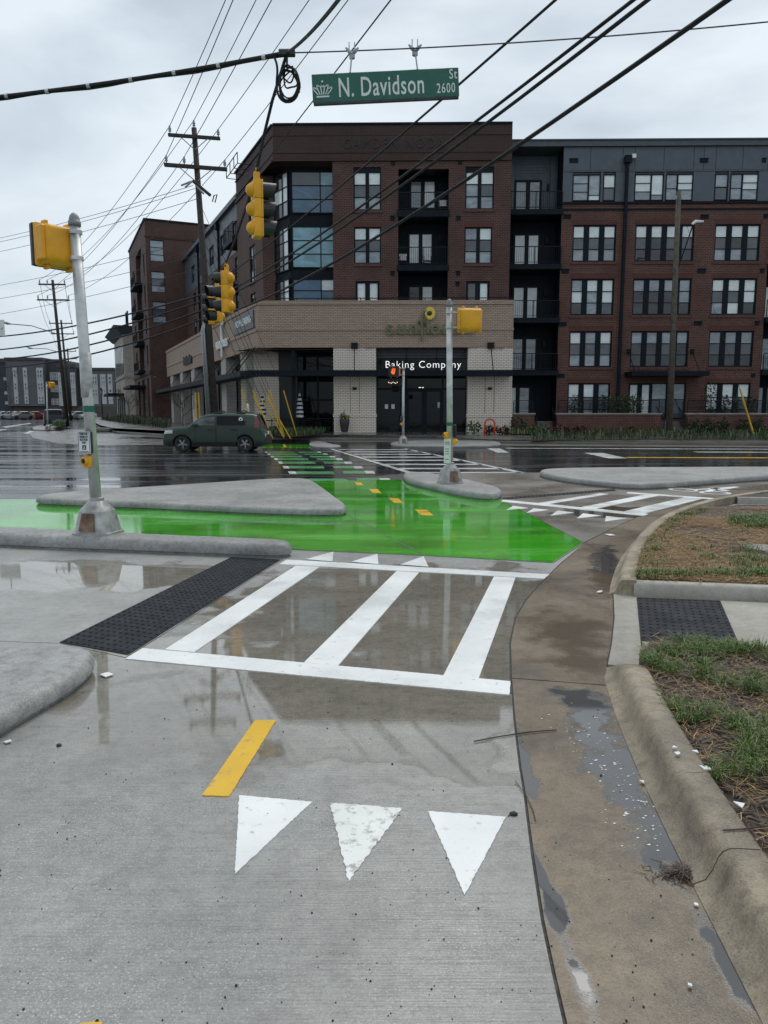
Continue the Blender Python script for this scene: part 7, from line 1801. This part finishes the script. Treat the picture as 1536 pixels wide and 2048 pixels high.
# bare street trees on the side street
def bare_tree(px, py, d, h, label, seed):
    rnd = random.Random(seed); p = W(px, py, d); p.z = ground_z(d) + 0.2; t = thing('bare_tree', label, 'tree', p, 'bare street trees')
    tr = MB(); tr.tube([p, p + Vector((0.05, 0, h * 0.35)), p + Vector((0, 0, h * 0.6))], [0.06, 0.05, 0.035], 7); tr.build('trunk', M['bark'], t); cr_ = MB()
    def branch(q, v, l, r_, dep):
        e = q + v * l; m_ = q.lerp(e, 0.5) + Vector((rnd.uniform(-.06, .06), rnd.uniform(-.06, .06), 0)) * l; cr_.tube([q, m_, e], [r_, r_ * 0.8, r_ * 0.55], 4, False)
        if dep == 0: return
        for _ in range(3): nv = (v + Vector((rnd.gauss(0, 0.5), rnd.gauss(0, 0.5), rnd.gauss(0.1, 0.35)))).normalized(); branch(q.lerp(e, rnd.uniform(0.45, 1)), nv, l * rnd.uniform(0.55, 0.8), r_ * 0.6, dep - 1)
    for k in range(6): a = k * 1.05 + rnd.random(); branch(p + Vector((0, 0, h * (0.28 + 0.06 * k))), Vector((math.cos(a), math.sin(a), 0.9)).normalized(), h * 0.28, 0.028, 3)
    cr_.build('crown', M['bark'], t)
bare_tree(365, 838, 58, 3.6, 'slim bare tree in front of the tan shop row', 1); bare_tree(258, 838, 90, 4.5, 'bare tree before the cream building', 2); bare_tree(22, 832, 120, 9.0, 'large bare tree before the navy far building', 3); bare_tree(286, 842, 80, 3.4, 'small bare tree before the brick block', 4)
# street lamp of the side street
for (pxt, pyt, pyb, d, lab) in ((313, 745, 838, 84, 'black lantern street lamp at the brick block corner'), (205, 775, 835, 112, 'distant black lantern street lamp left of the cream building')):
    p = W(pxt, pyb, d); p.z = ground_z(d) + 0.15; q = W(pxt, pyt, d); t = thing('street_lamp', lab, 'street lamp', p); hgt = q.z - p.z
    MB().lathe([(0.2, 0), (0.2, 0.3), (0.09, 0.5), (0.07, hgt - 1.0), (0.10, hgt - 0.95)], p, 10).build('post', M['black_metal'], t, True)
    MB().lathe([(0.12, hgt - 0.95), (0.24, hgt - 0.45), (0.24, hgt - 0.40)], p, 10).build('lantern_glass', M['g_half'], t); MB().lathe([(0.28, hgt - 0.40), (0.12, hgt - 0.2), (0.03, hgt)], p, 10).build('lantern_cap', M['black_metal'], t)
# boulder-like kerb stub and white bollard near the corner
p = G(205, 862, 0.14); tag(MB().rbox(p.x - 0.7, p.x + 0.7, p.y - 0.5, p.y + 0.4, p.z - 0.1, p.z + 0.25, 0.12, 2).build('concrete_block', M['far_kerb'], None, True), 'low rounded concrete block on the far corner pavement', 'concrete block')
p = W(496, 840, 44.0); p.z = plaza_z((p.x, p.y)) - 0.02
tag(MB().lathe([(0.09, 0), (0.09, 1.7), (0.07, 1.78), (0.02, 1.82)], p, 12).build('marker_post', M['letter_white']), 'white marker post standing behind the roof of the green car', 'post')
fd = W(410, 815, 45); 
for k, (xa, xb) in enumerate(((391, 393), (397, 400))):
    p0 = W(xb, 842, 44.5); p1 = W(xa, 785, 44.5); p0.z = 0.3; t_ = MB().tube([p0, p1], 0.045, 6).build('guy_guard', M['guard']); tag(t_, 'upright yellow guard left of the tall pole foot, %s of two' % ('left', 'right')[k], 'guy guard', 'upright guards at the tall pole')

# ================================================================== NEAR VERGES: grass, straw, litter
def inside_poly(poly, x, y):
    c = False; j = len(poly) - 1
    for i in range(len(poly)):
        if (poly[i][1] > y) != (poly[j][1] > y) and x < (poly[j][0] - poly[i][0]) * (y - poly[i][1]) / (poly[j][1] - poly[i][1]) + poly[i][0]: c = not c
        j = i
    return c
from mathutils import noise as mnoise
def blades(poly, box, n, lo, hi, m, name, lab, dens, z0=0.122, wid=0.0035, lying=False):
    mb = MB(); k = 0; tries = 0
    while k < n and tries < n * 30:
        tries += 1; x, y = random.uniform(box[0], box[1]), random.uniform(box[2], box[3])
        if not inside_poly(poly, x, y) or random.random() > dens(x, y): continue
        k += 1; a = random.uniform(0, 6.283); c_, s_ = math.cos(a), math.sin(a); ln = random.uniform(lo, hi); w_ = wid * random.uniform(0.6, 1.3); e = Vector((-s_, c_, 0)) * w_
        if lying:
            z = z0 + random.uniform(0.002, 0.035); dz = random.uniform(-0.008, 0.012); p = Vector((x, y, z)); q = Vector((x + c_ * ln, y + s_ * ln, max(z0 + 0.002, z + dz))); mid = (p + q) / 2 + Vector((-s_, c_, 0.1)) * ln * random.uniform(-0.12, 0.12)
            mb.add([p - e, p + e, mid + e, mid - e, q], [(0, 1, 2, 3), (3, 2, 4)])
        else:
            le = random.uniform(0.2, 1.6) * ln; p = Vector((x, y, z0)); q = p + Vector((c_ * le * 0.35, s_ * le * 0.35, ln * 0.6)); r_ = p + Vector((c_ * le, s_ * le, ln * random.uniform(0.55, 0.9)))
            mb.add([p - e, p + e, q + e * 0.8, q - e * 0.8, r_], [(0, 1, 2, 3), (3, 2, 4)])
    return tag(mb.build(name, M[m]), lab, 'grass' if m == 'grass' else 'straw', kind='stuff')
random.seed(4)
def cl(x, y, s_=3.0, o=0.0): return mnoise.noise(Vector((x * s_, y * s_, o)))
nbx = [p[0] for p in verge_near]; 
box_n = (1.1, 3.0, 1.5, 4.75); box_f = (1.9, 6.4, 6.0, 11.2)
def tufts(poly, spots, m, name, lab, n, rad, lo, hi, wid, z0=0.122):
    mb = MB()
    for (cx, cy, k_) in spots:
        if not inside_poly(poly, cx, cy): continue
        for _ in range(int(n * k_)):
            a = random.uniform(0, 6.283); r_ = abs(random.gauss(0, rad)); x, y = cx + r_ * math.cos(a), cy + r_ * math.sin(a)
            if not inside_poly(poly, x, y): continue
            a += random.gauss(0, 0.7); c_, s_ = math.cos(a), math.sin(a); ln = random.uniform(lo, hi) * (0.6 + 0.5 * k_); le = ln * random.uniform(0.2, 1.3); e = Vector((-s_, c_, 0)) * wid * random.uniform(0.6, 1.3)
            p = Vector((x, y, z0)); q = p + Vector((c_ * le * 0.4, s_ * le * 0.4, ln * 0.62)); t_ = p + Vector((c_ * le, s_ * le, ln * random.uniform(0.5, 0.9))); mb.add([p - e, p + e, q + e * 0.8, q - e * 0.8, t_], [(0, 1, 2, 3), (3, 2, 4)])
    return tag(mb.build(name, M[m]), lab, 'grass', kind='stuff')
spots = []
while len(spots) < 640:
    x, y = random.uniform(box_n[0], box_n[1]), random.uniform(box_n[2], box_n[3])
    if random.random() < 0.35 + 1.6 * cl(x, y, 2.6): spots.append((x, y, random.uniform(0.4, 1.2)))
tufts(verge_near, spots, 'grass', 'grass', 'wet green grass tufts on the near verge', 85, 0.030, 0.03, 0.10, 0.0017)
blades(verge_near, box_n, 7000, 0.04, 0.15, 'straw', 'dead_straw', 'dead straw lying on the near verge', lambda x, y: 0.5, wid=0.0016, lying=True)
blades(verge_near, box_n, 9000, 0.02, 0.06, 'litter', 'leaf_litter', 'dark leaf litter on the near verge', lambda x, y: 0.6, wid=0.004, lying=True)
blades(verge_far, box_f, 30000, 0.05, 0.18, 'straw', 'dead_straw', 'brown straw covering the far verge', lambda x, y: max(0.1, min(1, 0.6 + 1.5 * cl(x, y, 0.9, 2))), wid=0.003, lying=True)
spots = []
for _ in range(60): q = G(random.gauss(1505, 22), random.gauss(1047, 6), 0.125); spots.append((q.x, q.y, random.uniform(0.8, 1.6)))
for _ in range(60): q = G(random.gauss(1480, 45), random.gauss(1120, 20), 0.125); spots.append((q.x, q.y, random.uniform(0.3, 1.0)))
for _ in range(70): q = G(random.uniform(1275, 1540), random.gauss(1152, 4), 0.125); spots.append((q.x, q.y, random.uniform(0.3, 0.9)))
for _ in range(70):
    i = random.randrange(len(vf)); spots.append((vf[i][0] + random.uniform(0.03, 0.25), vf[i][1] + random.uniform(-0.1, 0.1), random.uniform(0.3, 0.9)))
tufts(verge_far, spots, 'grass', 'grass', 'green grass patches on the far verge', 45, 0.06, 0.03, 0.10, 0.0032)
pq = G(1526, 1097, 0.13); tag(MB().lathe([(0.20, 0.118), (0.20, 0.145), (0.16, 0.15)], (pq.x, pq.y, 0), 18).build('utility_cover', M['island']), 'small grey utility cover set in the straw verge', 'cover')
# litter
def shard(px, py, s_, label, z=None, group='white plastic fragments by the kerb'):
    p = G(px, py, z if z is not None else TOP); mb = MB(); k = random.choice((3, 4, 5)); a0_ = random.uniform(0, 6)
    b = [(p.x + s_ * random.uniform(0.6, 1.1) * math.cos(a0_ + 6.283 * i / k), p.y + s_ * random.uniform(0.6, 1.1) * math.sin(a0_ + 6.283 * i / k)) for i in range(k)]
    t_ = random.uniform(-0.25, 0.25)
    mb.prism(b, lambda q: p.z + 0.004 + t_ * (q[0] - p.x) + abs(t_) * s_, lambda q: p.z + 0.009 + t_ * (q[0] - p.x) + abs(t_) * s_)
    return tag(mb.build('plastic_fragment', M['shard']), label, 'fragment', group)
random.seed(14)
for px, py, s_, z, lab in ((1349, 1497, 0.016, 0.155, 'upper of two white plastic fragments on the kerb top'), (1355, 1510, 0.017, 0.155, 'lower of two white plastic fragments on the kerb top'), (1390, 1507, 0.024, 0.14, 'white fragment at the kerb back, highest on the verge'), (1412, 1541, 0.026, 0.14, 'white fragment in the verge beside the kerb'), (1480, 1614, 0.030, 0.14, 'largest white fragment lying on the near verge'), (1285, 1568, 0.020, TOP, 'white fragment in the puddle against the kerb'), (1221, 1071, 0.09, TOP, 'crumpled white litter in the wet gutter bend'), (1200, 1186, 0.03, TOP, 'small white litter before the upper kerb end'), (1380, 1976, 0.010, TOP, 'white chip low in the gutter'), (1392, 1813, 0.010, TOP, 'white chip below the leaf clump'), (214, 1352, 0.045, TOP, 'white crumpled scrap at the corner of the near island'), (16, 1487, 0.022, TOP, 'white scrap at the left edge beside the near island')):
    shard(px, py, s_, lab, z)
fl = MB()
for _ in range(260):
    q = random.random(); px = 1140 + 190 * q + random.gauss(0, 34); py = 1440 + 240 * q + random.gauss(0, 26); p = G(px, py, TOP); s_ = 0.0009 + random.random() ** 3 * 0.004
    fl.prism([(p.x - s_ * random.uniform(1, 2.4), p.y), (p.x, p.y - s_), (p.x + s_ * random.uniform(1, 2.4), p.y + s_ * 0.4), (p.x, p.y + s_)], TOP + 0.0005, TOP + 0.002)
tag(fl.build('paint_flecks', M['shard']), 'white flecks floating in the gutter puddle', 'flecks', kind='stuff')
gr = MB()
for _ in range(420):
    if random.random() < 0.75: px, py = random.uniform(0, 1040), random.uniform(1330, 2048)
    else: px, py = random.uniform(1040, 1400), random.uniform(1380, 2048)
    p = G(px, py, TOP); s_ = abs(random.gauss(0.0006, 0.0013)) + 0.0008
    gr.lathe([(s_ * 0.7, TOP - 0.001), (s_, TOP + s_ * 0.6), (s_ * 0.5, TOP + s_ * 1.3)], (p.x, p.y, 0), 5)
tag(gr.build('grit', M['stone_dark']), 'dark grit scattered over the wet concrete', 'grit', kind='stuff')
p = G(1027, 1630, TOP); tag(MB().lathe([(0.010, TOP - 0.002), (0.015, TOP + 0.004), (0.011, TOP + 0.011), (0.004, TOP + 0.014)], (p.x, p.y, 0), 7, Matrix.Diagonal((1.2, 0.8, 1, 1))).build('pebble', M['stone_dark']), 'dark pebble at the gutter joint beside the right triangle', 'pebble')
p = G(118, 1492, TOP); tag(MB().lathe([(0.009, TOP - 0.002), (0.013, TOP + 0.004), (0.009, TOP + 0.010), (0.003, TOP + 0.012)], (p.x, p.y, 0), 6).build('pebble', M['stone_dark']), 'dark pebble on the open concrete at the left', 'pebble')
def twig(pts, r_, label, z=TOP + 0.006):
    return tag(MB().tube([G(a, b, z) + Vector((0, 0, 0.001)) for a, b in pts], r_, 5).build('twig', M['bark']), label, 'twig')
twig([(948, 1483), (1000, 1473), (1060, 1464), (1113, 1460)], 0.0032, 'thin brown twig lying across the gutter joint'); twig([(1446, 1661), (1480, 1659), (1536, 1652)], 0.003, 'thin stick lying over the kerb back', 0.155)
twig([(1030, 1562), (1052, 1590), (1066, 1620), (1071, 1642)], 0.0018, 'curved pine needle beside the gutter joint')
lc = MB(); p = G(1365, 1748, TOP)
for _ in range(420):
    a = random.uniform(0, 6.283); r_ = abs(random.gauss(0, 0.045)); q = Vector((p.x + r_ * math.cos(a) * 1.1, p.y + r_ * math.sin(a) * 0.7, TOP + max(0, 0.018 - r_ * 0.25) * random.random() + 0.002)); b = random.uniform(0, 6.283); l = random.uniform(0.012, 0.045); v = Vector((math.cos(b), math.sin(b), random.uniform(-0.1, 0.12))) * l; e = Vector((-math.sin(b), math.cos(b), 0)) * 0.0022
    lc.add([q - e, q + e, q + v + e * 0.4, q + v - e * 0.4], [(0, 1, 2, 3)])
tag(lc.build('leaf_clump', M['litter']), 'clump of dark wet leaf debris against the kerb', 'leaf debris')

for o in bpy.data.objects:
    if '_base' in o.keys(): del o['_base']
